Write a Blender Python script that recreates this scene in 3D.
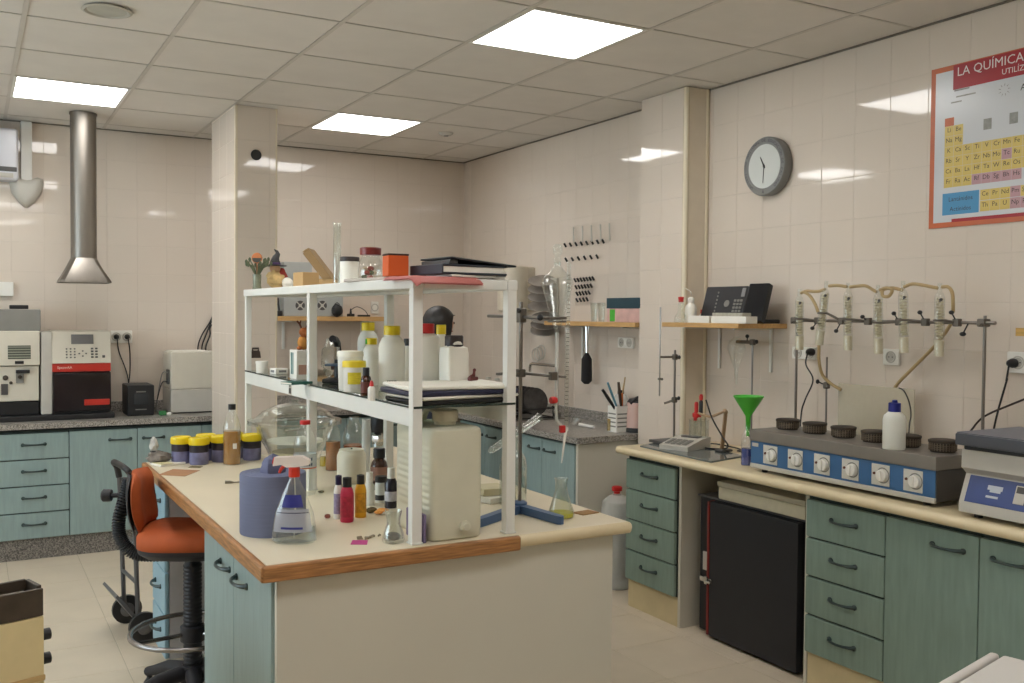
import bpy, bmesh, math, random
from mathutils import Vector, Matrix
random.seed(11)
for _o in list(bpy.data.objects):
    bpy.data.objects.remove(_o)
S = bpy.context.scene
COL = S.collection
PI = math.pi
R = math.radians

# ------------------------------------------------------------------ camera
F, YAW, PIT, ROLL, H = 965.55, 0.512469, -0.028433, 0.0079227, 1.55
FW = Vector((math.sin(YAW) * math.cos(PIT), math.cos(YAW) * math.cos(PIT), math.sin(PIT)))
_r = Vector((math.cos(YAW), -math.sin(YAW), 0))
_u = _r.cross(FW)
RT = _r * math.cos(ROLL) + _u * math.sin(ROLL)
UP = -_r * math.sin(ROLL) + _u * math.cos(ROLL)
cam_d = bpy.data.cameras.new('camera')
cam_d.sensor_fit = 'HORIZONTAL'
cam_d.sensor_width = 36.0
cam_d.lens = F * 36.0 / 1024.0
cam_d.clip_start = 0.02
cam = bpy.data.objects.new('camera', cam_d)
COL.objects.link(cam)
cam.matrix_world = Matrix(((RT.x, UP.x, -FW.x, 0), (RT.y, UP.y, -FW.y, 0), (RT.z, UP.z, -FW.z, H), (0, 0, 0, 1)))
S.camera = cam

# ------------------------------------------------------------------ world, exposure, light levels
W = bpy.data.worlds.new('world')
S.world = W
W.use_nodes = True
W.node_tree.nodes['Background'].inputs[0].default_value = (0.72, 0.86, 1, 1)
W.node_tree.nodes['Background'].inputs[1].default_value = 3.6
S.view_settings.view_transform = 'Standard'
S.view_settings.look = 'None'
S.view_settings.gamma = 1
S.view_settings.use_curve_mapping = False
S.view_settings.exposure = 1.33
PANEL_POWER = 5.2
PANEL_COLOR = (1.0, 0.98, 0.955)
CEIL = 2.80
# daylight: light portal filling the window of the left wall
_p = bpy.data.lights.new('window_portal', 'AREA')
_p.shape = 'RECTANGLE'
_p.size, _p.size_y = 3.2, 1.3
_p.cycles.is_portal = True
_po = bpy.data.objects.new('window_portal', _p)
COL.objects.link(_po)
_po.location = (-3.05, 4.2, 1.75)
_po.rotation_euler = (0, R(-90), 0)


# ------------------------------------------------------------------ pixel -> place
def at(px, py, x=None, y=None, z=None):
    d = FW + RT * ((px - 512) / F) - UP * ((py - 341.5) / F)
    if x is not None:
        k = x / d.x
    elif y is not None:
        k = y / d.y
    else:
        k = (z - H) / d.z
    return Vector((d.x * k, d.y * k, H + d.z * k))


def mpp(v):
    return (Vector(v) - Vector((0, 0, H))).dot(FW) / F


# ------------------------------------------------------------------ materials
def lin(c):
    out = []
    for v in c[:3]:
        v = v / 255.0
        out.append(v / 12.92 if v <= 0.04045 else ((v + 0.055) / 1.055) ** 2.4)
    return out


MATS = {}


def mat(name, col=(200, 200, 200), rough=0.5, metal=0.0, var=0.08, scale=14.0, stretch=(1, 1, 1), bump=0.0,
        bscale=None, spec=0.5, coat=0.0, trans=0.0, detail=3.0, speck=None, sub=0.0, alpha=1.0):
    if name in MATS:
        return MATS[name]
    m = bpy.data.materials.new(name)
    m.use_nodes = True
    nt = m.node_tree
    b = nt.nodes['Principled BSDF']
    c = lin(col)
    b.inputs['Roughness'].default_value = rough
    b.inputs['Metallic'].default_value = metal
    b.inputs['Specular IOR Level'].default_value = spec
    b.inputs['Coat Weight'].default_value = coat
    b.inputs['Coat Roughness'].default_value = 0.08
    b.inputs['Transmission Weight'].default_value = trans
    b.inputs['Alpha'].default_value = alpha
    if sub:
        b.inputs['Subsurface Weight'].default_value = sub
        b.inputs['Subsurface Radius'].default_value = (0.02, 0.018, 0.014)
    tc = nt.nodes.new('ShaderNodeTexCoord')
    mp = nt.nodes.new('ShaderNodeMapping')
    mp.inputs['Scale'].default_value = stretch
    oi = nt.nodes.new('ShaderNodeObjectInfo')
    mu = nt.nodes.new('ShaderNodeMath')
    mu.operation = 'MULTIPLY'
    mu.inputs[1].default_value = 37.0
    nt.links.new(oi.outputs['Random'], mu.inputs[0])
    nt.links.new(mu.outputs[0], mp.inputs['Location'])
    nt.links.new(tc.outputs['Object'], mp.inputs['Vector'])
    no = nt.nodes.new('ShaderNodeTexNoise')
    no.inputs['Scale'].default_value = scale
    no.inputs['Detail'].default_value = detail
    nt.links.new(mp.outputs[0], no.inputs['Vector'])
    mx = nt.nodes.new('ShaderNodeMix')
    mx.data_type = 'RGBA'
    mx.inputs['A'].default_value = [max(0, v * (1 - var * 2)) for v in c] + [1]
    mx.inputs['B'].default_value = [min(1, v * (1 + var * 2)) for v in c] + [1]
    nt.links.new(no.outputs['Fac'], mx.inputs['Factor'])
    res = mx.outputs['Result']
    if speck:
        cols, sscale = speck
        vo = nt.nodes.new('ShaderNodeTexVoronoi')
        vo.inputs['Scale'].default_value = sscale
        nt.links.new(tc.outputs['Object'], vo.inputs['Vector'])
        rp = nt.nodes.new('ShaderNodeValToRGB')
        rp.color_ramp.interpolation = 'CONSTANT'
        e = rp.color_ramp.elements
        e[0].position = 0
        e[0].color = lin(cols[0]) + [1]
        e[1].position = 1.0 / len(cols)
        e[1].color = lin(cols[1]) + [1]
        for i, cc in enumerate(cols[2:]):
            q = e.new((i + 2.0) / len(cols))
            q.color = lin(cc) + [1]
        sp = nt.nodes.new('ShaderNodeSeparateColor')
        nt.links.new(vo.outputs['Color'], sp.inputs[0])
        nt.links.new(sp.outputs[0], rp.inputs[0])
        m2 = nt.nodes.new('ShaderNodeMix')
        m2.data_type = 'RGBA'
        m2.inputs['Factor'].default_value = 0.75
        nt.links.new(res, m2.inputs['A'])
        nt.links.new(rp.outputs[0], m2.inputs['B'])
        res = m2.outputs['Result']
    nt.links.new(res, b.inputs['Base Color'])
    if bump:
        bp = nt.nodes.new('ShaderNodeBump')
        bp.inputs['Strength'].default_value = bump
        bp.inputs['Distance'].default_value = 0.002
        n2 = nt.nodes.new('ShaderNodeTexNoise')
        n2.inputs['Scale'].default_value = bscale or scale * 3
        nt.links.new(mp.outputs[0], n2.inputs['Vector'])
        nt.links.new(n2.outputs['Fac'], bp.inputs['Height'])
        nt.links.new(bp.outputs[0], b.inputs['Normal'])
    MATS[name] = m
    return m


def glass(name, tint=(250, 252, 250), base=0.10, rough=0.03, body=0.0, bodycol=(230, 230, 225)):
    """thin-walled clear glass or film: transparent with a fresnel gloss and a little haze"""
    if name in MATS:
        return MATS[name]
    m = bpy.data.materials.new(name)
    m.use_nodes = True
    nt = m.node_tree
    nt.nodes.remove(nt.nodes['Principled BSDF'])
    out = nt.nodes['Material Output']
    tr = nt.nodes.new('ShaderNodeBsdfTransparent')
    tr.inputs[0].default_value = lin(tint) + [1]
    gl = nt.nodes.new('ShaderNodeBsdfGlossy')
    gl.inputs['Roughness'].default_value = rough
    gl.inputs[0].default_value = (0.9, 0.9, 0.9, 1)
    df = nt.nodes.new('ShaderNodeBsdfDiffuse')
    no = nt.nodes.new('ShaderNodeTexNoise')
    no.inputs['Scale'].default_value = 20
    mxc = nt.nodes.new('ShaderNodeMix')
    mxc.data_type = 'RGBA'
    mxc.inputs['A'].default_value = [v * 0.9 for v in lin(bodycol)] + [1]
    mxc.inputs['B'].default_value = lin(bodycol) + [1]
    nt.links.new(no.outputs['Fac'], mxc.inputs['Factor'])
    nt.links.new(mxc.outputs['Result'], df.inputs[0])
    lw = nt.nodes.new('ShaderNodeLayerWeight')
    lw.inputs[0].default_value = 0.5
    pw = nt.nodes.new('ShaderNodeMath')
    pw.operation = 'POWER'
    pw.inputs[1].default_value = 3.5
    nt.links.new(lw.outputs['Facing'], pw.inputs[0])
    ad = nt.nodes.new('ShaderNodeMath')
    ad.operation = 'MULTIPLY_ADD'
    ad.use_clamp = True
    ad.inputs[1].default_value = 0.85
    ad.inputs[2].default_value = base * 0.6
    nt.links.new(pw.outputs[0], ad.inputs[0])
    m0 = nt.nodes.new('ShaderNodeMixShader')
    m0.inputs[0].default_value = body
    nt.links.new(tr.outputs[0], m0.inputs[1])
    nt.links.new(df.outputs[0], m0.inputs[2])
    m1 = nt.nodes.new('ShaderNodeMixShader')
    nt.links.new(ad.outputs[0], m1.inputs[0])
    nt.links.new(m0.outputs[0], m1.inputs[1])
    nt.links.new(gl.outputs[0], m1.inputs[2])
    nt.links.new(m1.outputs[0], out.inputs[0])
    MATS[name] = m
    return m


def emit(name, col, strength):
    m = bpy.data.materials.new(name)
    m.use_nodes = True
    nt = m.node_tree
    nt.nodes.remove(nt.nodes['Principled BSDF'])
    e = nt.nodes.new('ShaderNodeEmission')
    e.inputs[0].default_value = (*col, 1)
    e.inputs[1].default_value = strength
    nt.links.new(e.outputs[0], nt.nodes['Material Output'].inputs[0])
    MATS[name] = m
    return m


# ------------------------------------------------------------------ mesh builder
def weigh(me):
    """area-weighted corner normals, so bevelled boxes keep flat faces"""
    sharp = set()
    at_ = me.attributes.get('sharp_edge')
    if at_:
        sharp = {tuple(sorted(e.vertices)) for e, a in zip(me.edges, at_.data) if a.value}
    vf = [[] for _ in me.vertices]
    for p in me.polygons:
        vs = list(p.vertices)
        n = len(vs)
        for i in range(n):
            vf[vs[i]].append((p.index, p.loop_indices[i], vs[i - 1], vs[(i + 1) % n]))
    nr = [Vector((0, 0, 1))] * len(me.loops)
    wn = [p.normal * p.area for p in me.polygons]
    for v, fs in enumerate(vf):
        par = list(range(len(fs)))

        def find(i):
            while par[i] != i:
                i = par[i]
            return i
        ed = {}
        for i, (_, _, a, b) in enumerate(fs):
            for q in (a, b):
                if tuple(sorted((v, q))) in sharp:
                    continue
                if q in ed:
                    par[find(i)] = find(ed[q])
                else:
                    ed[q] = i
        acc = {}
        for i, (f, l, a, b) in enumerate(fs):
            k = find(i)
            acc[k] = acc.get(k, Vector((0, 0, 0))) + wn[f]
        for i, (f, l, a, b) in enumerate(fs):
            nr[l] = acc[find(i)].normalized()
    me.normals_split_custom_set(nr)


class MB:
    def __init__(self):
        self.v, self.f = [], []
        self.w = False

    def add(self, vs, fs, M=None):
        n = len(self.v)
        self.v += [tuple(M @ Vector(p)) if M is not None else tuple(p) for p in vs]
        self.f += [tuple(i + n for i in f) for f in fs]
        return self

    def box(self, a, b, M=None):
        x0, y0, z0 = a
        x1, y1, z1 = b
        v = [(x0, y0, z0), (x1, y0, z0), (x1, y1, z0), (x0, y1, z0), (x0, y0, z1), (x1, y0, z1), (x1, y1, z1), (x0, y1, z1)]
        f = [(0, 3, 2, 1), (4, 5, 6, 7), (0, 1, 5, 4), (1, 2, 6, 5), (2, 3, 7, 6), (3, 0, 4, 7)]
        return self.add(v, f, M)

    def rbox(self, a, b, r=0.005, seg=2, M=None):
        self.w = True
        bm = bmesh.new()
        bmesh.ops.create_cube(bm, size=1.0)
        s = [b[i] - a[i] for i in range(3)]
        c = [(b[i] + a[i]) / 2 for i in range(3)]
        for v in bm.verts:
            v.co = Vector([v.co[i] * s[i] + c[i] for i in range(3)])
        r = min(r, min(abs(q) for q in s) * 0.49)
        bmesh.ops.bevel(bm, geom=list(bm.edges), offset=r, segments=seg, profile=0.5, affect='EDGES')
        bm.verts.index_update()
        vs = [v.co.copy() for v in bm.verts]
        fs = [[v.index for v in f.verts] for f in bm.faces]
        bm.free()
        return self.add(vs, fs, M)

    def lathe(self, prof, n=24, c=(0, 0, 0), M=None, sq=None):
        """prof: (r, z); sq=(sx, sy) turns circles into rounded rectangles / ellipses"""
        vs, fs, rings = [], [], []
        for r, z in prof:
            if r <= 1e-6:
                rings.append([len(vs)])
                vs.append((c[0], c[1], c[2] + z))
            else:
                ring = []
                for i in range(n):
                    a = 2 * PI * i / n
                    ca, sa = math.cos(a), math.sin(a)
                    if sq:
                        p = sq[2] if len(sq) > 2 else 2.0
                        ca = math.copysign(abs(ca) ** (2 / p), ca) * sq[0]
                        sa = math.copysign(abs(sa) ** (2 / p), sa) * sq[1]
                    ring.append(len(vs))
                    vs.append((c[0] + r * ca, c[1] + r * sa, c[2] + z))
                rings.append(ring)
        for a, b in zip(rings, rings[1:]):
            if len(a) == 1 and len(b) == 1:
                continue
            for i in range(n):
                j = (i + 1) % n
                if len(a) == 1:
                    fs.append((a[0], b[i], b[j])[::-1])
                elif len(b) == 1:
                    fs.append((a[i], a[j], b[0]))
                else:
                    fs.append((a[i], a[j], b[j], b[i]))
        return self.add(vs, fs, M)

    def tube(self, pts, r=0.01, n=8, closed=False, M=None, cap=True):
        pts = [Vector(p) for p in pts]
        k = len(pts)
        rs = r if isinstance(r, (list, tuple)) else [r] * k
        vs, fs, rings = [], [], []
        ref = None
        for i in range(k):
            if closed:
                t = pts[(i + 1) % k] - pts[i - 1]
            else:
                t = pts[min(i + 1, k - 1)] - pts[max(i - 1, 0)]
            t.normalize()
            if ref is None:
                ref = Vector((0, 0, 1)) if abs(t.z) < 0.9 else Vector((1, 0, 0))
            a = (ref - t * ref.dot(t))
            if a.length < 1e-5:
                a = t.orthogonal()
            a.normalize()
            ref = a
            b = t.cross(a)
            ring = []
            for j in range(n):
                q = 2 * PI * j / n
                ring.append(len(vs))
                vs.append(pts[i] + (a * math.cos(q) + b * math.sin(q)) * rs[i])
            rings.append(ring)
        m = k if closed else k - 1
        for i in range(m):
            a, b = rings[i], rings[(i + 1) % k]
            for j in range(n):
                jj = (j + 1) % n
                fs.append((a[j], a[jj], b[jj], b[j]))
        if not closed and cap:
            fs.append(tuple(rings[0][::-1]))
            fs.append(tuple(rings[-1]))
        return self.add(vs, fs, M)

    def prism(self, poly, h0, h1, M=None):
        n = len(poly)
        vs = [(p[0], p[1], h0) for p in poly] + [(p[0], p[1], h1) for p in poly]
        fs = [tuple(range(n))[::-1], tuple(range(n, 2 * n))]
        for i in range(n):
            j = (i + 1) % n
            fs.append((i, j, n + j, n + i))
        return self.add(vs, fs, M)

    def ball(self, c, r, n=14, m=8, M=None):
        rr = r if isinstance(r, (tuple, list)) else (r, r, r)
        prof = [(math.sin(PI * i / m), -math.cos(PI * i / m)) for i in range(m + 1)]
        T = Matrix.Translation(c) @ Matrix.Diagonal((rr[0], rr[1], rr[2], 1))
        if M is not None:
            T = M @ T
        return self.lathe([(max(0, a if 0 < i < m else 0), b) for i, (a, b) in enumerate(prof)], n, M=T)

    def quad(self, a, b, c, d):
        return self.add([a, b, c, d], [(0, 1, 2, 3)])

    def mesh(self, name, m, ang=38):
        me = bpy.data.meshes.new(name)
        me.from_pydata(self.v, [], self.f)
        me.validate()
        bm = bmesh.new()
        bm.from_mesh(me)
        bmesh.ops.recalc_face_normals(bm, faces=bm.faces)
        bm.to_mesh(me)
        bm.free()
        for p in me.polygons:
            p.use_smooth = True
        me.set_sharp_from_angle(angle=R(ang))
        if self.w:
            weigh(me)
        if m is not None:
            me.materials.append(m)
        return me

    def build(self, name, m, parent=None, loc=(0, 0, 0), rz=0.0, ang=38):
        return inst(name, self.mesh(name, m, ang), parent, loc, rz)


def inst(name, me, parent=None, loc=(0, 0, 0), rz=0.0, rot=None):
    o = bpy.data.objects.new(name, me)
    COL.objects.link(o)
    o.location = loc
    o.rotation_euler = rot if rot else (0, 0, rz)
    if parent:
        o.parent = parent
    return o


def tag(o, label=None, cat=None, group=None, kind=None):
    if label:
        o['label'] = label
    if cat:
        o['category'] = cat
    if group:
        o['group'] = group
    if kind:
        o['kind'] = kind
    return o


def thing(name, label, cat, loc=(0, 0, 0), rz=0.0, group=None):
    o = bpy.data.objects.new(name, None)
    o.empty_display_size = 0.05
    COL.objects.link(o)
    o.location = loc
    o.rotation_euler = (0, 0, rz)
    return tag(o, label, cat, group)


def copy_tree(o, parent=None):
    c = o.copy()
    COL.objects.link(c)
    c.parent = parent
    for ch in list(o.children):
        copy_tree(ch, c)
    return c


def text(name, s, size, m, parent, M, align='CENTER', depth=0.0003):
    cu = bpy.data.curves.new(name, 'FONT')
    cu.body = s
    cu.size = size
    cu.align_x = align
    cu.align_y = 'CENTER'
    cu.extrude = depth
    cu.resolution_u = 2
    t = bpy.data.objects.new(name, cu)
    COL.objects.link(t)
    dg = bpy.context.evaluated_depsgraph_get()
    me = bpy.data.meshes.new_from_object(t.evaluated_get(dg))
    bpy.data.objects.remove(t)
    me.materials.clear()
    me.materials.append(m)
    o = bpy.data.objects.new(name, me)
    COL.objects.link(o)
    o.parent = parent
    o.matrix_local = M
    return o


def frame(origin, xdir, ydir):
    """local x/y plane placed in the world: columns xdir, ydir, normal"""
    x = Vector(xdir).normalized()
    y = Vector(ydir).normalized()
    n = x.cross(y)
    M = Matrix(((x.x, y.x, n.x, 0), (x.y, y.y, n.y, 0), (x.z, y.z, n.z, 0), (0, 0, 0, 1)))
    return Matrix.Translation(origin) @ M


def arc(c, r, a0, a1, n, plane='xz'):
    out = []
    for i in range(n + 1):
        a = a0 + (a1 - a0) * i / n
        p, q = r * math.cos(a), r * math.sin(a)
        if plane == 'xz':
            out.append((c[0] + p, c[1], c[2] + q))
        elif plane == 'yz':
            out.append((c[0], c[1] + p, c[2] + q))
        else:
            out.append((c[0] + p, c[1] + q, c[2]))
    return out


def spline(pts, n=6):
    pts = [Vector(p) for p in pts]
    P = [pts[0] * 2 - pts[1]] + pts + [pts[-1] * 2 - pts[-2]]
    out = []
    for i in range(1, len(P) - 2):
        for k in range(n):
            t = k / n
            a, b, c, d = P[i - 1], P[i], P[i + 1], P[i + 2]
            out.append(0.5 * ((2 * b) + (c - a) * t + (2 * a - 5 * b + 4 * c - d) * t * t + (3 * b - a - 3 * c + d) * t ** 3))
    out.append(pts[-1])
    return out


# ------------------------------------------------------------------ shared materials
M_TILE = mat('cream_wall_tile', (216, 204, 190), 0.05, var=0.012, scale=3, spec=0.5)
M_GROUT = mat('tile_grout', (210, 198, 184), 0.8, var=0.05)
M_PAINT = mat('cream_paint', (205, 192, 172), 0.6, var=0.02)
M_CTILE = mat('ceiling_board', (222, 217, 210), 0.9, var=0.03, scale=6, bump=0.15, bscale=260)
M_CBAR = mat('ceiling_grid_metal', (204, 198, 190), 0.6, var=0.03)
M_DGAP = mat('dark_gap', (70, 64, 56), 0.9)
M_FTILE = mat('beige_floor_tile', (204, 190, 168), 0.32, var=0.06, scale=5, detail=6)
M_FGROUT = mat('floor_grout', (180, 170, 150), 0.8)
M_TEAL = mat('teal_stained_wood', (122, 142, 131), 0.5, var=0.11, scale=9, stretch=(6, 6, 0.7), detail=5)
M_TEALB = mat('blue_teal_stained_wood', (138, 158, 156), 0.5, var=0.10, scale=9, stretch=(6, 6, 0.7), detail=5)
M_BLUE = mat('pale_blue_laminate', (140, 172, 186), 0.45, var=0.04)
M_HANDLE = mat('dark_green_handle', (34, 52, 50), 0.35, var=0.1)
M_GAPD = mat('cabinet_gap_shadow_board', (48, 60, 56), 0.8)
M_CREAM = mat('cream_laminate', (222, 210, 184), 0.35, var=0.03, scale=5)
M_CREAMP = mat('cream_panel', (202, 198, 184), 0.5, var=0.02, scale=3)
M_TOPR = mat('cream_worktop', (216, 200, 164), 0.35, var=0.04, scale=6)
M_OAK = mat('oak_edging', (160, 112, 66), 0.45, var=0.22, scale=16, stretch=(1.2, 1.2, 12), detail=6)
M_PINE = mat('pine_board', (198, 158, 102), 0.5, var=0.16, scale=10, stretch=(8, 1.0, 8), detail=5)
M_GRANITE = mat('grey_granite', (150, 144, 136), 0.28, var=0.1, scale=60, speck=(((70, 66, 62), (150, 146, 140), (186, 180, 170), (110, 105, 100), (164, 158, 150)), 210))
M_PLINTH = mat('granite_plinth', (120, 114, 108), 0.5, var=0.1, scale=60, speck=(((60, 58, 55), (128, 122, 116), (150, 144, 136), (92, 88, 84)), 180))
M_WMET = mat('white_powder_coat', (226, 226, 220), 0.4, var=0.02)
M_STEEL = mat('brushed_steel', (138, 132, 124), 0.42, 1.0, var=0.06, scale=30, stretch=(1, 1, 0.1))
M_CHROME = mat('chrome', (190, 188, 184), 0.14, 1.0, var=0.03)
M_ROD = mat('steel_rod', (138, 132, 126), 0.3, 0.9, var=0.05)
M_CAST = mat('cast_clamp_metal', (112, 106, 98), 0.45, 0.7, var=0.15)
M_BLACK = mat('black_plastic', (26, 26, 28), 0.45, var=0.15)
M_BLACKM = mat('black_metal', (34, 34, 37), 0.4, 0.2, var=0.1)
M_DGREY = mat('dark_grey', (74, 72, 70), 0.5, var=0.08)
M_GREY = mat('mid_grey_plastic', (128, 126, 120), 0.5, var=0.05)
M_LGREY = mat('light_grey_plastic', (188, 184, 174), 0.45, var=0.04)
M_WHITE = mat('white_plastic', (232, 230, 222), 0.4, var=0.02)
M_HDPE = mat('milky_plastic', (238, 235, 224), 0.42, var=0.03, sub=0.1)
M_HDPEB = mat('grey_milky_plastic', (216, 217, 208), 0.42, var=0.03, sub=0.1)
M_PAPER = mat('white_paper', (232, 228, 216), 0.8, var=0.03)
M_YELLOW = mat('yellow_cap', (232, 206, 28), 0.4, var=0.05)
M_RED = mat('red_plastic', (196, 36, 34), 0.4, var=0.06)
M_GREEN = mat('green_plastic', (70, 178, 52), 0.4, var=0.06)
M_BROWN = mat('brown_glass', (62, 32, 18), 0.12, var=0.1, spec=0.7)
M_AMBERL = mat('amber_liquid', (160, 108, 22), 0.15, var=0.1)
M_CARD = mat('cardboard', (186, 152, 104), 0.8, var=0.07, scale=8)
M_CARDD = mat('cardboard_inside', (150, 122, 84), 0.85, var=0.07)
M_GLASS = glass('clear_glass')
M_GLASS2 = glass('clear_glass_thick', base=0.16, body=0.03)
M_FILM = glass('clear_plastic', base=0.12, body=0.05, rough=0.10)
M_FROST = glass('frosted_plastic', base=0.08, body=0.55, rough=0.3)
M_RUBBER = mat('latex_tubing', (176, 152, 108), 0.6, var=0.08)
M_ORANGE = mat('orange_fabric', (176, 82, 34), 0.75, var=0.10, scale=18, bump=0.2, bscale=200)
M_NAVY = mat('navy_cover', (34, 36, 62), 0.45, var=0.1)
M_WATER = glass('water', tint=(238, 244, 246), base=0.08, body=0.05)
M_EMIT = emit('light_panel_diffuser', PANEL_COLOR, PANEL_POWER)

# ================================================================== ROOM SHELL
XW, YB, XL, YF = 3.59, 7.22, -3.0, -2.0
TP = 0.1966
floor = tag(MB().box((XL, YF, -0.12), (XW + 0.1, YB + 0.1, -0.002)).build('floor', M_FGROUT), kind='structure')
ft = MB().rbox((-0.1985, -0.1985, -0.012), (0.1985, 0.1985, 0), 0.0012, 1).mesh('floor_tile', M_FTILE)
rest = MB()
for i in range(17):
    for j in range(24):
        cx, cy = XL + 0.19 + 0.4 * i, 7.02 - 0.4 * j
        if cx > XW + 0.15 or cy < YF:
            continue
        if -0.9 < cx and 1.7 < cy:
            inst('floor_tile', ft, floor, (cx, cy, random.uniform(-0.0004, 0)))
        else:
            rest.rbox((cx - 0.1985, cy - 0.1985, -0.012), (cx + 0.1985, cy + 0.1985, 0), 0.0012, 1)
tag(rest.build('floor_tile_field', M_FTILE, floor), kind='stuff')

tile_v = MB().rbox((-0.0976, -0.004, -0.0976), (0.0976, 0, 0.0976), 0.0016, 2).mesh('wall_tile', M_TILE)   # faces -Y after turn
ZR = [1.611 + TP * k for k in range(-5, 6)]          # lower joints of the tile rows


def tiles(parent, axis, plane, start, end, limit=None, zlow=0):
    """tiles on a wall plane; axis 'x' faces -Y, axis 'y' faces -X; joints start from `start`"""
    d = 1 if end > start else -1
    n = int(abs(end - start) / TP + 1e-3)
    far = MB()
    cnt = 0
    for k in range(n + 1):
        a, b = start + d * k * TP, start + d * (k + 1) * TP
        if k == n:
            b = end
        w = abs(b - a) - 0.0014
        if w < 0.02:
            continue
        c = (a + b) / 2
        for z in ZR:
            zc = z + TP / 2
            if zc < zlow:
                continue
            tw = (random.gauss(0, 0.0013), random.gauss(0, 0.0013))
            if limit is None or (limit(c, zc)):
                o = bpy.data.objects.new('wall_tile', tile_v)
                COL.objects.link(o)
                o.parent = parent
                s = w / 0.1952
                if axis == 'x':
                    o.location = (c, plane + 0.004, zc)
                    o.rotation_euler = (tw[0], 0, tw[1])
                else:
                    o.location = (plane + 0.004, c, zc)
                    o.rotation_euler = (0, tw[0], -PI / 2 + tw[1])
                o.scale = (s, 1, 1)
            else:
                if axis == 'x':
                    far.rbox((c - w / 2, plane, z + 0.001), (c + w / 2, plane + 0.004, z + TP - 0.001), 0.0016, 1)
                else:
                    far.rbox((plane, c - w / 2, z + 0.001), (plane + 0.004, c + w / 2, z + TP - 0.001), 0.0016, 1)
    if far.v:
        tag(far.build('wall_tile_field', M_TILE, parent), kind='stuff')


wr = tag(MB().box((XW + 0.0015, YF, 0), (XW + 0.12, YB + 0.12, CEIL + 0.1)).build('wall_right', M_GROUT), kind='structure')
tiles(wr, 'y', XW, 2.955 + TP * 21, YF, lambda c, z: c > 2.2)
wb = tag(MB().box((XL - 0.1, YB + 0.0015, 0), (XW + 0.0015, YB + 0.12, CEIL + 0.1)).build('wall_back', M_GROUT), kind='structure')
tiles(wb, 'x', YB, XW, XL, lambda c, z: c > -0.5)
wl = MB().box((XL - 0.12, YF, 0), (XL, 2.6, CEIL + 0.1)).box((XL - 0.12, 5.8, 0), (XL, YB, CEIL + 0.1)).box((XL - 0.12, 2.6, 0), (XL, 5.8, 1.1)).box((XL - 0.12, 2.6, 2.4), (XL, 5.8, CEIL + .1))
tag(wl.build('wall_left', M_PAINT), kind='structure')
wn = MB()
for k in range(5):
    y = 2.6 + .8 * k
    wn.box((XL - .09, max(2.6, y - .025), 1.1), (XL - .03, min(5.8, y + .025), 2.4))
wn.box((XL - .09, 2.6, 1.1), (XL - .03, 5.8, 1.15)).box((XL - .09, 2.6, 2.35), (XL - .03, 5.8, 2.4))
wno = tag(wn.build('window_1', M_WMET), kind='structure')
for k in range(4):
    MB().box((XL - .064, 2.62 + .8 * k, 1.14), (XL - .058, 3.38 + .8 * k, 2.36)).build('window_pane', M_GLASS, wno)
tag(MB().box((XL - 0.12, YF - 0.12, 0), (XW + 0.12, YF, CEIL + 0.1)).build('wall_front', M_PAINT), kind='structure')


def pillar(name, x0, x1, y0, y1, smooth=False, br=.011):
    p = tag(MB().box((x0 + 0.0015, y0 + 0.0015, 0), (x1 - 0.0015, y1 - 0.0015, CEIL)).build(name, M_GROUT), kind='structure')
    if smooth:
        MB().rbox((x0 + .012, y0 - .001, 0), (x1 - .01, y0 + .01, CEIL), .002, 1).build('face_panel', mat('pillar_face', (222, 210, 190), .18, var=.03), p)
    else:
        tiles(p, 'x', y0, x0 + 0.014, x1 - 0.012)
    tiles(p, 'y', x0, y0 + 0.014, y1)
    q = MB()
    q.lathe([(0, 0), (br, 0), (br, CEIL), (0, CEIL)], 12, c=(x0 + 0.010, y0 + 0.010, 0))
    q.build('corner_trim', mat('cream_corner_bead', (224, 212, 186), 0.25, var=0.02), p)
    MB().lathe([(0, 0), (br, 0), (br, CEIL), (0, CEIL)], 12, c=(x1 - 0.010, y0 + 0.010, 0)).build('corner_trim', MATS['cream_corner_bead'], p)
    return p


pl = pillar('wall_pillar_left', 1.407, 1.668, 5.93, 6.57)
pr = pillar('wall_pillar_right', 3.425, 3.588, 4.165, 4.57, True, .017)
MB().box((1.405, 5.928, 0), (1.67, 6.572, 0.626)).build('pillar_base', M_PAINT, pl)
MB().box((3.423, 4.163, 0), (3.588, 4.572, 0.626)).build('pillar_base', M_PAINT, pr)
# dark round conduit hole on the left pillar
c = at(256, 155, y=5.926)
MB().lathe([(0, 0), (0.030, 0), (0.033, 0.004), (0.024, 0.006), (0, 0.006)], 18, M=Matrix.Translation(c) @ Matrix.Rotation(R(90), 4, 'X')).build('conduit_hole', M_BLACK, pl)

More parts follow.
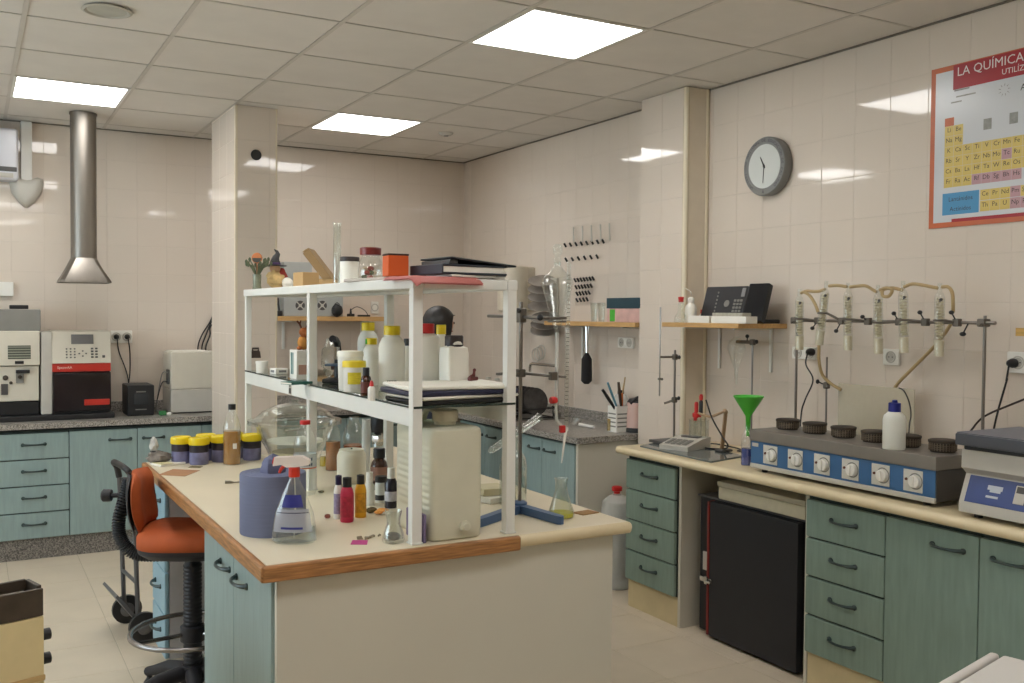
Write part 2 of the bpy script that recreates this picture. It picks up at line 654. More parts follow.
# ------------------------------------------------------------------ suspended ceiling
ce = tag(MB().box((XL, YF, CEIL + 0.03), (XW + 0.1, YB + 0.1, CEIL + 0.15)).build('ceiling', M_DGAP), kind='structure')
GX, GY = 0.214, 4.034
LIGHTS = [(gx, gy) for gx in (-3, 0, 3) for gy in (-9, -5, -1, 3) if not (gy == -9 and gx != 0)]
ctm = MB().rbox((-0.291, -0.291, 0), (0.291, 0.291, 0.016), 0.002, 1).mesh('ceiling_tile', M_CTILE)
restc = MB()
for i in range(-6, 6):
    for j in range(-11, 6):
        if (i, j) in LIGHTS:
            continue
        x0, y0 = GX + 0.6 * i, GY + 0.6 * j
        x1, y1 = min(x0 + 0.6, XW), min(y0 + 0.6, YB)
        x0 = max(x0, XL)
        y0 = max(y0, YF)
        if x1 - x0 < 0.05 or y1 - y0 < 0.05:
            continue
        if x1 - x0 > 0.59 and y1 - y0 > 0.59:
            if j >= -5 and i >= -2:
                inst('ceiling_tile', ctm, ce, ((x0 + x1) / 2, (y0 + y1) / 2, CEIL + 0.004))
            else:
                restc.box((x0 + .009, y0 + .009, CEIL + .004), (x1 - .009, y1 - .009, CEIL + .02))
        else:
            MB().box((x0 + .009, y0 + .009, CEIL + .004), (x1 - .009, y1 - .009, CEIL + .02)).build('ceiling_tile', M_CTILE, ce)
tag(restc.build('ceiling_tile_field', M_CTILE, ce), kind='stuff')
for i in range(-5, 6):
    x = GX + 0.6 * i
    MB().box((x - .010, YF, CEIL + .001), (x + .010, YB, CEIL + .003)).box((x - .002, YF, CEIL + .003), (x + .002, YB, CEIL + .03)).build('grid_bar', M_CBAR, ce)
for j in range(-10, 6):
    y = GY + 0.6 * j
    MB().box((XL, y - .006, CEIL + .0025), (XW, y + .006, CEIL + .0035)).box((XL, y - .002, CEIL + .0035), (XW, y + .002, CEIL + .03)).build('grid_bar', M_CBAR, ce)
tr = MB()
tr.box((XW - .010, YF, CEIL - .004), (XW, YB, CEIL + .003)).box((XL, YB - .010, CEIL - .004), (XW, YB, CEIL + .003))
tag(tr.build('trim_1', mat('perimeter_trim', (120, 112, 100), .7, var=.25, scale=9)), kind='structure')

lab = {(3, -1): 'square white ceiling light panel largest in view, near the wall clock side',
       (3, 3): 'square ceiling light panel in the middle, just right of the tiled pillar top',
       (0, 3): 'ceiling light panel at left, directly above the steel exhaust pipe',
       (0, -1): 'ceiling light panel cut by the top edge of the photo, beside the round ceiling fitting'}
LBX = {(0, -9): 'square ceiling light panel furthest behind the camera', (3, -5): 'square ceiling light panel above the right bench, mirrored in the wall tiles beside the clock',
       (0, -5): 'square ceiling light panel straight above the camera', (-3, -5): 'square ceiling light panel left of the camera, out of view', (-3, -1): 'square ceiling light panel in the window row, middle, out of view',
       (-3, 3): 'square ceiling light panel in the window row nearest the back wall, out of view'}
for (i, j) in LIGHTS:
    x, y = GX + 0.6 * i + .3, GY + 0.6 * j + .3
    if y < YF or x < XL:
        continue
    t = thing('ceiling_light', lab.get((i, j), LBX.get((i, j), 'square ceiling light panel')), 'ceiling light', (x, y, CEIL), 0, 'recessed ceiling light panels')
    fr = MB()
    for a, b in (((-.295, -.295), (.295, -.278)), ((-.295, .278), (.295, .295)), ((-.295, -.278), (-.278, .278)), ((.278, -.278), (.295, .278))):
        fr.box((a[0], a[1], 0.0006), (b[0], b[1], .018))
    fr.build('frame', M_WMET, t)
    MB().box((-.278, -.278, .004), (.278, .278, .012)).build('diffuser', M_EMIT, t)

t = thing('ceiling_vent', 'round white ceiling fitting at the upper left, near the top edge', 'ceiling vent', at(107, 10, z=CEIL))
MB().lathe([(.093, 0), (.1, -.006), (.088, -.010), (.078, -.004), (.076, 0)], 32).build('ring', M_LGREY, t)
MB().lathe([(0, -.003), (.078, -.005), (.078, 0), (0, 0)], 32).build('disc', mat('vent_disc', (178, 178, 168), 0.5), t)
t = thing('smoke_detector', 'small round ceiling disc right of the middle light panel', 'smoke detector', at(446, 133, z=CEIL))
MB().lathe([(0, -.02), (.035, -.018), (.05, -.006), (.052, 0), (0, 0)], 24).build('cover', M_LGREY, t)
MB().lathe([(0, -.024), (.016, -.023), (.018, -.018), (0, -.018)], 16).build('sensor', M_GREY, t)

# ================================================================== CABINETS
hm = MB()
pts, rr = [], []
for k in range(13):
    s = k / 12.0
    pts.append((-0.062 + 0.124 * s, -0.004 - 0.026 * math.sin(PI * s) ** 0.55, 0.006 * math.cos(PI * s) * 0))
    rr.append(0.0085 if k in (0, 12) else 0.0052 + 0.003 * abs(2 * s - 1) ** 3)
hm.tube(pts, rr, 8)
for sx in (-.062, .062):
    hm.lathe([(0, -.001), (.011, -.001), (.011, .004), (.007, .008), (0, .009)], 12, M=Matrix.Translation((sx, 0, 0)) @ Matrix.Rotation(R(90), 4, 'X'))
HANDLE = hm.mesh('handle', M_HANDLE)


def handle(parent, x, z, y=-0.02, vert=False):
    o = inst('handle', HANDLE, parent, (x, y, z))
    if vert:
        o.rotation_euler = (0, R(90), 0)
    return o


def cabinet(kind, label, loc, rz, w, m, depth=.52, z0=.145, z1=.80, hx=None, group=None, body=None, hz=None, n=4):
    """front at local y=0 facing -y, x from 0 to w"""
    t = thing('drawer_cabinet' if kind == 'drawers' else 'base_cabinet', label, 'cabinet', loc, rz, group)
    MB().box((.002, .0, z0), (w - .002, depth, z1 + .012)).build('body', body or M_GAPD, t)
    if kind == 'drawers':
        hh = (z1 - z0) / n
        for k in range(n):
            d = MB().rbox((.002, -.021, z0 + hh * k + .0025), (w - .002, -.001, z0 + hh * (k + 1) - .0035), .006, 2).build('drawer', m, t)
            handle(d, w * .5, z0 + hh * (k + .57), -.021)
    else:
        nd = 2 if kind == 'doors' else 1
        for k in range(nd):
            ww = w / nd
            d = MB().rbox((.0015 + ww * k, -.021, z0 + .002), (ww * (k + 1) - .0015, -.001, z1 - .002), .005, 2).build('door', m, t)
            x = hx if hx is not None else (ww * .75 if k == 0 else ww * 1.25)
            handle(d, x, hz or z1 - .065, -.021)
    return t


# --- back run (fronts at Y=6.66)
YC = 6.66
cabinet('drawers', 'grey-green four-drawer cabinet under the atomic absorption instrument at far left', (.145, YC, 0), 0, .40, M_TEALB, group='cabinets along the back wall', z0=.13, z1=.79)
cabinet('door', 'grey-green cabinet door under the back bench, right next to the four-drawer cabinet', (.545, YC, 0), 0, .404, M_TEALB, hx=.30, group='cabinets along the back wall', z0=.13, z1=.79)
cabinet('door', 'grey-green cabinet door under the small black power unit, behind the orange stool', (.949, YC, 0), 0, .404, M_TEALB, hx=.10, group='cabinets along the back wall', z0=.13, z1=.79)
cabinet('door', 'grey-green cabinet under the back bench hidden behind the tiled pillar', (1.353, YC, 0), 0, .40, M_TEALB, hx=.30, group='cabinets along the back wall', z0=.13, z1=.79)
cabinet('doors', 'grey-green double cabinet under the back bench behind the bottle rack', (1.753, YC, 0), 0, .62, M_TEALB, group='cabinets along the back wall', z0=.13, z1=.79)
cabinet('doors', 'grey-green double cabinet in the far corner of the back bench', (2.373, YC, 0), 0, .655, M_TEALB, group='cabinets along the back wall', z0=.13, z1=.79)
cabinet('doors', 'grey-green double cabinet left of the four-drawer cabinet, mostly outside the photo', (-.66, YC, 0), 0, .803, M_TEALB, group='cabinets along the back wall', z0=.13, z1=.79)
tag(MB().box((-.7, YC + .005, 0), (3.0, YC + .03, .128)).build('granite_plinth', M_PLINTH), 'speckled dark granite kick plinth below the back wall cabinets', 'plinth')
# --- sink run along the right wall (fronts at X=3.03)
XC = 3.035
cabinet('doors', 'blue-green double door cabinet under the sink worktop, nearest to the camera', (XC, 5.34, 0), -PI / 2, .72, M_TEALB, z0=.13, z1=.80, group='sink cabinets')
cabinet('doors', 'blue-green double cabinet under the sink, behind the rack posts', (XC, 6.10, 0), -PI / 2, .76, M_TEALB, z0=.13, z1=.80, group='sink cabinets')
tag(MB().rbox((XC - .012, 4.595, 0), (XW - .004, 4.618, .812), .003).build('cabinet_end_panel', M_CREAMP), 'white end panel closing the sink cabinets, behind the plastic carboy', 'panel')
tag(MB().box((XC + .03, 4.62, 0), (XC + .05, 6.66, .128)).build('granite_plinth', M_PLINTH), 'speckled granite kick plinth below the sink cabinets', 'plinth')
gw = MB()
zt = .85
poly = [(-.72, YC - .035), (XC - .04, YC - .035), (XC - .04, 4.585), (XC - .03, 4.575), (XW - .003, 4.575), (XW - .003, YB - .003), (-.72, YB - .003)]
gw.prism(poly, .815, zt)
gt = thing('granite_worktop', 'grey speckled granite worktop running along the back wall and the sink', 'worktop', (0, 0, 0))
gw.build('slab', M_GRANITE, gt)
MB().rbox((-.72, YB - .022, zt), (XW - .004, YB - .004, zt + .07), .003).build('upstand', M_GRANITE, gt)
MB().rbox((XW - .022, 4.58, zt), (XW - .004, YB - .03, zt + .07), .003).build('upstand', M_GRANITE, gt)
sk = MB()
sk.box((3.10, 5.45, zt), (3.48, 6.15, zt + .004))
sk.build('sink_rim', M_STEEL, gt)
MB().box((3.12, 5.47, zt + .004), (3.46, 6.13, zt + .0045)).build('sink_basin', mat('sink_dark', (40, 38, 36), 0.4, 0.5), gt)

# --- right run (fronts at X=3.05)
XR = 3.055
GR = 'cabinets along the right wall'
cabinet('drawers', 'green four-drawer cabinet at the left end of the right bench, beside the black safe', (XR, 4.15, 0), -PI / 2, .41, M_TEAL, z0=.15, z1=.795, group=GR)
cabinet('drawers', 'green four-drawer cabinet right of the black safe, under the hotplate bank', (XR, 2.885, 0), -PI / 2, .40, M_TEAL, z0=.15, z1=.795, group=GR)
cabinet('door', 'tall green cabinet door between the drawers and the right-most door', (XR, 2.485, 0), -PI / 2, .392, M_TEAL, hx=.27, z0=.15, z1=.795, group=GR)
cabinet('door', 'green cabinet door at the right edge of the photo, under the blue-panelled instrument', (XR, 2.093, 0), -PI / 2, .40, M_TEAL, hx=.115, z0=.15, z1=.795, group=GR)
cabinet('doors', 'green double cabinet continuing the right bench outside the photo', (XR, 1.69, 0), -PI / 2, .80, M_TEAL, z0=.15, z1=.795, group=GR)
for (a, b, l) in ((4.15, 3.738, 'cream kick plinth under the drawer cabinet beside the black safe'), (2.887, .9, 'cream kick plinth under the cabinets right of the black safe')):
    tag(MB().rbox((XR + .004, b, 0), (XR + .022, a, .147), .002).build('kick_plinth', mat('tan_plinth', (206, 190, 150), .5, var=.05)), l, 'plinth')
tag(MB().rbox((XR + .001, 3.716, 0), (XW - .006, 3.736, .81), .002).build('partition_panel', M_CREAMP), 'white side panel between the green drawers and the black safe', 'panel')
tag(MB().rbox((XR + .001, 2.889, 0), (XW - .006, 2.906, .81), .002).build('partition_panel', M_CREAMP), 'white side panel on the right of the black safe', 'panel')
rw = MB()
prof = [(XW - .004, .815), (XW - .004, .855), (3.004, .855)]
for k in range(7):
    a = R(90 + 30 * k)
    prof.append((3.004 + .02 * math.cos(a), .835 + .02 * math.sin(a)))
rw.prism([(p[0], p[1]) for p in prof], -4.175, -.9, M=Matrix(((1, 0, 0, 0), (0, 0, -1, 0), (0, 1, 0, 0), (0, 0, 0, 1))))
tag(rw.build('bench_worktop', M_TOPR), 'cream worktop with a rounded front edge along the right wall', 'worktop')

# ------------------------------------------------------------------ island
XI, IZ = .735, .87
GI = 'island cabinets'
cabinet('doors', 'green double door cabinet of the island, at its near left corner', (XI, 3.46, 0), -PI / 2, .86, M_TEALB, depth=.5, z0=.06, z1=.815, group=GI, hz=.735)
cabinet('drawers', 'pale blue drawer unit of the island, behind the orange stool', (XI, 4.56, 0), -PI / 2, .31, M_BLUE, depth=.5, z0=.07, z1=.815, group=GI, body=mat('grey_side', (186, 184, 184), .5), n=4)
tag(MB().rbox((XI - .012, 2.580, 0), (1.838, 2.600, .828), .003).build('island_end_panel', M_CREAMP), 'large plain cream panel closing the near end of the island', 'panel')
tag(MB().rbox((1.24, 2.602, 0), (1.26, 4.54, .828), .003).build('island_back_panel', M_CREAMP), 'cream inner panel of the island behind the knee space of the orange stool', 'panel')
cabinet('doors', 'cabinet on the far long side of the island, facing the sink', (1.83, 2.61, 0), PI / 2, .95, M_TEALB, depth=.5, z0=.06, z1=.815, group=GI)
cabinet('doors', 'second cabinet on the far long side of the island', (1.83, 3.57, 0), PI / 2, .95, M_TEALB, depth=.5, z0=.06, z1=.815, group=GI)
t = thing('island_worktop', 'cream island worktop with brown oak edging', 'worktop', (0, 0, 0))
sl = [(XI - .045, .83), (XI - .045, .87)]
top = MB()
yb0, yb1 = 2.545, 4.58
top.prism([(.692, .832), (1.885, .832)] + [(1.885 + .019 * math.cos(R(-90 + 30 * k)), .851 + .019 * math.sin(R(-90 + 30 * k))) for k in range(7)] + [(.692, .87)],
          -yb1, -(yb0 + .02), M=Matrix(((1, 0, 0, 0), (0, 0, -1, 0), (0, 1, 0, 0), (0, 0, 0, 1))))
top.build('slab', M_CREAM, t)
nose = MB()
nose.prism([(yb0 + .02, .832)] + [(yb0 + .02 + .019 * math.cos(R(-90 - 30 * k)), .851 + .019 * math.sin(R(-90 - 30 * k))) for k in range(7)],
           1.47, 1.888, M=Matrix(((0, 0, 1, 0), (1, 0, 0, 0), (0, 1, 0, 0), (0, 0, 0, 1))))
nose.build('rounded_edge', M_TOPR, t)


def oakstrip(a, b, length_axis):
    return MB().rbox(a, b, .007, 3).build('edge_strip', M_OAK if length_axis == 'z' else mat('oak_edging_' + length_axis, (160, 112, 66), .45, var=.48, scale=14, stretch=((1, 14, 14) if length_axis == 'x' else (14, 1, 14)), detail=6), t)


oakstrip((.672, 2.545, .826), (.694, 4.582, .8705), 'y')
oakstrip((.676, 2.543, .826), (1.47, 2.566, .8705), 'x')

# ------------------------------------------------------------------ white rack on the island
X0, X1, Y0, Y1 = 1.142, 1.457, 2.605, 4.555
PW = .016
rk = thing('bench_rack', 'white metal two-tier rack standing on the island worktop', 'rack', (0, 0, 0))
for x in (X0, X1):
    for y in (Y0, 3.59, Y1):
        w = PW if y < 4 else .013
        MB().rbox((x - w, y - w, IZ + .001), (x + w, y + w, 1.624), .003).rbox((x - w - .003, y - w - .003, IZ + .0005), (x + w + .003, y + w + .003, IZ + .006), .001, 1).build('post', M_WMET, rk)
for x in (X0, X1):
    MB().rbox((x - .018, Y0 - .018, 1.622), (x + .018, Y1 + .018, 1.654), .004).build('top_rail', M_WMET, rk)
    MB().rbox((x - .015, Y0 + .016, 1.216), (x + .011, Y1 - .014, 1.2695), .003).build('shelf_rail', M_WMET, rk)
for y in (Y0, Y1):
    MB().rbox((X0 + .0185, y - .018, 1.622), (X1 - .0185, y + .018, 1.654), .004).build('top_rail', M_WMET, rk)
MB().box((X0 + .01, Y0 + .01, 1.632), (X1 - .01, Y1 - .01, 1.6535)).build('top_shelf', M_WMET, rk)
gs = MB().rbox((X0 - .012, Y0 - .016, 1.2700), (X1 + .012, Y1 + .01, 1.2775), .001, 1).build('glass_shelf', glass('shelf_glass', tint=(214, 224, 218), base=.16, rough=.02), rk)
MB().rbox((X0 - .013, Y0 - .018, 1.2703), (X1 + .013, Y0 - .0163, 1.2772), .0005, 1).rbox((X0 - .0135, Y0 - .016, 1.2703), (X0 - .0122, Y1 + .01, 1.2772), .0005, 1).build('glass_edge', mat('dark_glass_edge', (40, 54, 50), .15, var=.1), gs)
c = at(290, 389, x=X0 - .0155)
MB().box((c.x, c.y - .02, c.z - .022), (c.x + .0006, c.y + .02, c.z + .022)).build('label_sticker', M_LGREY, rk)
lb = MB()
lb.lathe([(0, 0), (.007, 0), (.007, .0005), (0, .0005)], 12, M=Matrix.Translation((c.x - .0002, c.y, c.z + .013)) @ Matrix.Rotation(R(-90), 4, 'Y'))
lb.box((c.x - .0006, c.y - .013, c.z - .018), (c.x, c.y + .013, c.z + .004))
lb.build('label_icon', M_BLACK, rk)

# ================================================================== small builders
def bot(name, label, cat, base, w, h, parts, group=None, rz=0.0):
    """turned vessel; parts = (part name, profile in units of half width / height, material[, sides[, square]])"""
    t = thing(name, label, cat, base, rz, group)
    prev = None
    for p in parts:
        pn, prof, m = p[0], p[1], p[2]
        n = p[3] if len(p) > 3 else 24
        sq = p[4] if len(p) > 4 else None
        o = MB().lathe([(r * w / 2, z * h) for r, z in prof], n, sq=sq).build(pn, m, t)
    return t


def pbase(px, py, z, wpx, hpx):
    """position on a surface and size in metres from pixel width and height"""
    b = at(px, py, z=z)
    k = mpp(b)
    return b, wpx * k, hpx * k


def xbase(px, X, z, wpx, hpx, py=300):
    b = at(px, py, x=X)
    k = mpp(b)
    b.z = z
    return b, wpx * k, hpx * k


def cyl(r0, z0, r1, z1):
    return [(0, z0), (r0, z0), (r1, z1), (0, z1)]


def text_into(mb, s, size, M, align='CENTER'):
    cu = bpy.data.curves.new('t', 'FONT')
    cu.body = s
    cu.size = size
    cu.align_x = align
    cu.align_y = 'CENTER'
    cu.extrude = 0.0
    cu.resolution_u = 2
    t = bpy.data.objects.new('t', cu)
    COL.objects.link(t)
    me = bpy.data.meshes.new_from_object(t.evaluated_get(bpy.context.evaluated_depsgraph_get()))
    bpy.data.objects.remove(t)
    mb.add([v.co.copy() for v in me.vertices], [list(p.vertices) for p in me.polygons], M)
    bpy.data.meshes.remove(me)


def chain(name, label, cat, pts, r, m, n=8, k=6, group=None):
    return tag(MB().tube(spline(pts, k), r, n).build(name, m), label, cat, group)


def clamp(parent, p, q, knob=None, r=.006):
    """laboratory clamp arm from the boss head at p to the jaws at q"""
    p, q = Vector(p), Vector(q)
    o = MB().tube([p, q], r, 8)
    o.rbox((p.x - .013, p.y - .013, p.z - .015), (p.x + .013, p.y + .013, p.z + .015), .004, 1)
    o = o.build('clamp', M_CAST, parent)
    kn = Vector(knob) if knob is not None else p + Vector((-.022, -.015, .012))
    MB().ball(kn, (.009, .009, .011), 10, 6).tube([p, kn], .0035, 6).build('knob', M_BLACK, o)
    return o


# ================================================================== RIGHT WALL: clock, poster, sockets
ck = thing('wall_clock', 'round grey wall clock with lettered rim on the right wall', 'clock', at(771, 167, x=3.586))
CM = Matrix.Rotation(R(-90), 4, 'Y')            # lathe axis -> -X


def cm(m4=None):
    return CM if m4 is None else CM @ m4


MB().lathe([(0, 0), (.148, 0), (.150, .010), (.150, .040), (.144, .050), (.120, .052), (.112, .046), (0, .046)], 56, M=CM).build('case', mat('grey_clock_case', (128, 128, 126), .4, var=.03), ck)
MB().lathe([(0, .0462), (.1118, .0462), (.1118, .0475), (0, .0475)], 48, M=CM).build('dial', mat('clock_dial', (206, 210, 206), .25, var=.01), ck)
tm = MB()
ring = 'UNIVERSIDAD NACIONAL DE EDUCACIÓN DE CALIDAD'
for i, chh in enumerate(ring):
    a = R(232 - 284 * i / (len(ring) - 1))       # clockwise as seen from the room
    # seen from -X side: screen right is -Y, up is +Z
    y, z = -math.cos(a) * .131, math.sin(a) * .131
    up = Vector((0, -math.cos(a), math.sin(a)))
    rt = Vector((0, -math.sin(a), -math.cos(a)))
    if chh != ' ':
        text_into(tm, chh, .021, frame((-.0528, y, z), rt, up))
text_into(tm, 'A', .024, frame((-.0528, 0, -.131), (0, -1, 0), (0, 0, 1)))
tag(tm.build('rim_lettering', mat('clock_lettering', (58, 58, 66), .5), ck), kind='stuff')


def hand(name, ang, l, w):
    d = Vector((0, -math.sin(ang), math.cos(ang)))
    s = Vector((0, d.z, -d.y)) * w
    b = MB()
    o = Vector((-.049, 0, 0))
    p = [o - d * .012 - s, o - d * .012 + s, o + d * l + s * .5, o + d * l - s * .5]
    b.add(p + [v + Vector((-.001, 0, 0)) for v in p], [(0, 1, 2, 3), (7, 6, 5, 4), (0, 4, 5, 1), (1, 5, 6, 2), (2, 6, 7, 3), (3, 7, 4, 0)])
    return b.build(name, M_BLACK, ck)


hand('hour_hand', R(-28), .055, .0045)
hand('minute_hand', R(184), .085, .0028)
MB().lathe([(0, .046), (.006, .046), (.006, .0525), (0, .0525)], 12, M=CM).build('hub', M_BLACK, ck)

ps = thing('periodic_table_poster', 'orange-edged periodic table poster with red title banner on the right wall', 'poster', (3.5865, 2.742, 2.603))


def PU(px):
    return 2.742 - at(px, 150, x=3.585).y


def PZ(py, px=949):
    return at(px, py, x=3.585).z - 2.603


def flat(b, u0, u1, v0, v1, lift):
    x = -.0012 - lift
    b.add([(x, -u0, v1), (x, -u1, v1), (x, -u1, v0), (x, -u0, v0)], [(0, 1, 2, 3)])
    return b


def pf(lift):
    return lambda u, v: frame((-.0012 - lift, -u, v), (0, -1, 0), (0, 0, 1))


PWd, PHt = .90, .675
MB().box((-.0011, -PWd, -PHt), (0, 0, 0)).build('sheet', mat('poster_paper', (204, 206, 208), .22, var=.03, scale=3), ps)
M_PO = mat('poster_orange', (190, 96, 52), .35, var=.1)
b = MB()
for q in ((0, .022, -PHt, 0), (PWd - .022, PWd, -PHt, 0), (.022, PWd - .022, -PHt, -PHt + .022), (.022, PWd - .022, -.022, 0)):
    flat(b, *q, .0002)
b.build('border', M_PO, ps)
b = flat(MB(), .105, PWd - .022, -.105, -.004, .0004)
flat(b, .11, PWd - .022, -PHt + .02, -PHt + .034, .0004)
tag(b.build('banner', mat('poster_red', (158, 22, 34), .35, var=.04), ps), kind='stuff')
u0 = PU(948.9)
du = (PU(1017) - u0) / 7.0
v0 = PZ(131.4)
dv = (PZ(182.6) - v0) / 5.0
TABLE = ['Li Be . . . . . . . . . . B C N O F Ne', 'Na Mg . . . . . . . . . . Al Si P S Cl Ar',
         'K Ca Sc Ti V Cr Mn Fe Co Ni Cu Zn Ga Ge As Se Br Kr', 'Rb Sr Y Zr Nb Mo Tc Ru Rh Pd Ag Cd In Sn Sb Te I Xe',
         'Cs Ba La Hf Ta W Re Os Ir Pt Au Hg Tl Pb Bi Po At Rn', 'Fr Ra Ac Rf Db Sg Bh Hs . . . . . . . . . .']
LAN = ['Ce Pr Nd Pm Sm Eu Gd Tb Dy Ho Er Tm Yb Lu', 'Th Pa U Np Pu Am Cm Bk Cf Es Fm Md No Lr']
cy, cp, ct = MB(), MB(), MB()
flat(cp, 0, 0, 0, 0, 0)
cp.v, cp.f = [], []
for r_, row in enumerate(TABLE):
    for c_, s_ in enumerate(row.split()):
        if s_ == '.':
            continue
        u, v = u0 + du * c_, v0 + dv * r_
        if u + du / 2 > PWd - .03:
            continue
        pink = s_ in ('Tc', 'Rf', 'Db', 'Sg', 'Bh', 'Hs')
        flat(cp if pink else cy, u - du * .49, u + du * .49, v + dv * .49, v - dv * .49, .0004)
        text_into(ct, s_, .026, pf(.0006)(u, v + .004))
vl = PZ(194.5, 986)
for r_, row in enumerate(LAN):
    for c_, s_ in enumerate(row.split()):
        u, v = PU(986) + du * c_, vl + dv * r_ * 1.05
        if u + du / 2 > PWd - .03:
            continue
        pink = s_ in ('Pm', 'Np', 'Pu')
        flat(cp if pink else cy, u - du * .49, u + du * .49, v + dv * .5, v - dv * .5, .0004)
        text_into(ct, s_, .026, pf(.0006)(u, v + .004))
tag(cy.build('yellow_cells', mat('poster_yellow', (208, 182, 96), .35, var=.05), ps), kind='stuff')
tag(cp.build('pink_cells', mat('poster_pink', (184, 142, 146), .35, var=.05), ps), kind='stuff')
b = flat(MB(), PU(943.5), PU(980), PZ(214, 960), PZ(192, 960), .0004)
b.build('blue_cell', mat('poster_blue', (70, 142, 186), .35, var=.03), ps)
flat(MB(), u0 - du * .5, u0 + du * .5, v0 - dv * .5, v0 - dv * 1.3, .0004).build('orange_cell', M_PO, ps)
text_into(ct, 'Lantánidos', .026, pf(.0006)(PU(961.5), PZ(198.5, 960)))
text_into(ct, 'Actínidos', .026, pf(.0006)(PU(961.5), PZ(208.5, 960)))
text_into(ct, 'Agr', .036, pf(.0006)(PU(1019), PZ(88, 1019)), 'LEFT')
g2 = MB()
for px, py in ((987, 124), (1013, 118)):
    flat(g2, PU(px) - .018, PU(px) + .018, PZ(py, px) - .022, PZ(py, px) + .022, .0004)
for k in range(9):
    a = k * 2 * PI / 9
    ctr = (PU(1003), PZ(90, 1003))
    g2.prism([(0, 0), (0, 0.004), (.012, .002)], 0, .0001, M=pf(.0005)(ctr[0] + .016 * math.cos(a), ctr[1] + .016 * math.sin(a)) @ Matrix.Rotation(a, 4, 'Z'))
for px, py, l in ((953, 92, .07), (955, 98, .09), (950, 104, .05)):
    flat(g2, PU(px), PU(px) + l, PZ(py, px), PZ(py, px) + .006, .0004)
tag(g2.build('grey_print', mat('poster_grey', (140, 140, 134), .4, var=.2, scale=60), ps), kind='stuff')
tag(ct.build('black_lettering', mat('poster_ink', (52, 46, 40), .4), ps), kind='stuff')
cw = MB()
text_into(cw, 'LA QUÍMICA ES', .052, pf(.0008)(.122, -.036), 'LEFT')
text_into(cw, 'UTILÍZALA', .032, pf(.0008)(PU(1000), -.078), 'LEFT')
tag(cw.build('white_lettering', mat('poster_white_ink', (226, 214, 210), .4), ps), kind='stuff')


def socket(label, px0, px1, py0, py1, n=1, X=XW, group='wall sockets'):
    a, b = at(px0, (py0 + py1) / 2, x=X), at(px1, (py0 + py1) / 2, x=X)
    zc = (a.z + b.z) / 2
    hh = abs(at(px0, py0, x=X).z - at(px0, py1, x=X).z) / 2
    yc, wd = (a.y + b.y) / 2, abs(a.y - b.y) / 2
    t = thing('wall_socket', label, 'socket', (X - .001, yc, zc), 0, group)
    MB().rbox((-.014, -wd, -hh), (0, wd, hh), .004).build('plate', M_WHITE, t)
    for k in range(n):
        y = wd * (1 - (2 * k + 1) / n)
        f = MB().lathe([(.020, .013), (.022, .0165), (.026, .0165), (.027, .013)], 20, M=Matrix.Translation((0, y, 0)) @ CM)
        f.lathe([(0, .0142), (.019, .0142)], 16, M=Matrix.Translation((0, y, 0)) @ CM)
        f = f.build('socket_face', M_LGREY, t)
        q = MB()
        for s in (-.009, .009):
            q.lathe([(0, .0144), (.003, .0144), (.003, .0150), (0, .0150)], 8, M=Matrix.Translation((0, y + s, 0)) @ CM)
        q.build('pin_hole', M_BLACK, f)
    return t


socket('double white wall socket behind the left-most glass condenser', 794, 818, 347, 359, 2)
socket('single round white wall socket below the glass condensers', 885, 901, 349, 365, 1)
socket('white wall socket at the right edge with a black plug', 1009, 1032, 352, 373, 1)


def plug(label, p, n=(-1, 0, 0)):
    n = Vector(n)
    M = Matrix.Translation(p) @ n.to_track_quat('Z', 'Y').to_matrix().to_4x4()
    t = thing('power_plug', label, 'plug', (0, 0, 0), 0, 'black power plugs')
    MB().lathe([(0, .017), (.018, .017), (.019, .03), (.013, .05), (.006, .056), (0, .056)], 16, M=M).build('plug_body', M_BLACK, t)
    return t


p = at(1017, 363, x=XW)
plug('black plug in the socket at the right edge', p)
chain('power_cable', 'black cable hanging from the right-edge plug down behind the blue-panelled instrument', 'cable',
      [(XW - .05, p.y, p.z - .004), (XW - .058, p.y + .005, p.z - .07), (XW - .05, p.y + .01, 1.3), (XW - .06, p.y + .05, 1.12), (XW - .05, p.y + .09, .875)], .0038, M_BLACK)
chain('power_cable', 'dark cable curving across the wall above the blue-panelled instrument', 'cable',
      [at(1040, 393, x=3.53), at(1010, 405, x=3.53), at(985, 416, x=3.53), at(973, 428, x=3.52), at(968, 440, x=3.5), (3.48, at(968, 440, x=3.5).y, .862)], .0042, mat('brown_cable', (48, 34, 28), .5))
p = at(815, 352, x=XW)
plug('black plug in the double socket beside the condensers', p)
chain('power_cable', 'thin black cable from the double socket down to the hotplate bank', 'cable',
      [(XW - .05, p.y, p.z - .004), (XW - .06, p.y, p.z - .06), at(813, 380, x=3.52), at(805, 400, x=3.49), at(801, 416, x=3.46), (3.43, at(801, 416, x=3.44).y, .86)], .0036, M_BLACK)
chain('power_cable', 'thin dark cable behind the wash bottle at the acrylic sheet', 'cable',
      [at(899, 388, x=3.50), at(904, 391, x=3.49), at(909, 402, x=3.47), at(911, 415, x=3.45), at(909, 430, x=3.42), (3.40, at(909, 430, x=3.41).y, .86)], .003, M_BLACK)
p = at(1021, 332, x=XW)
tag(MB().box((p.x - .0008, p.y - .05, p.z - .016), (p.x, p.y + .022, p.z + .016)).build('wall_sticker', mat('yellow_sticker', (206, 166, 92), .5, var=.2, scale=3, stretch=(1, 1, 30))), 'small yellow sticker on the wall above the right-edge socket', 'sticker')

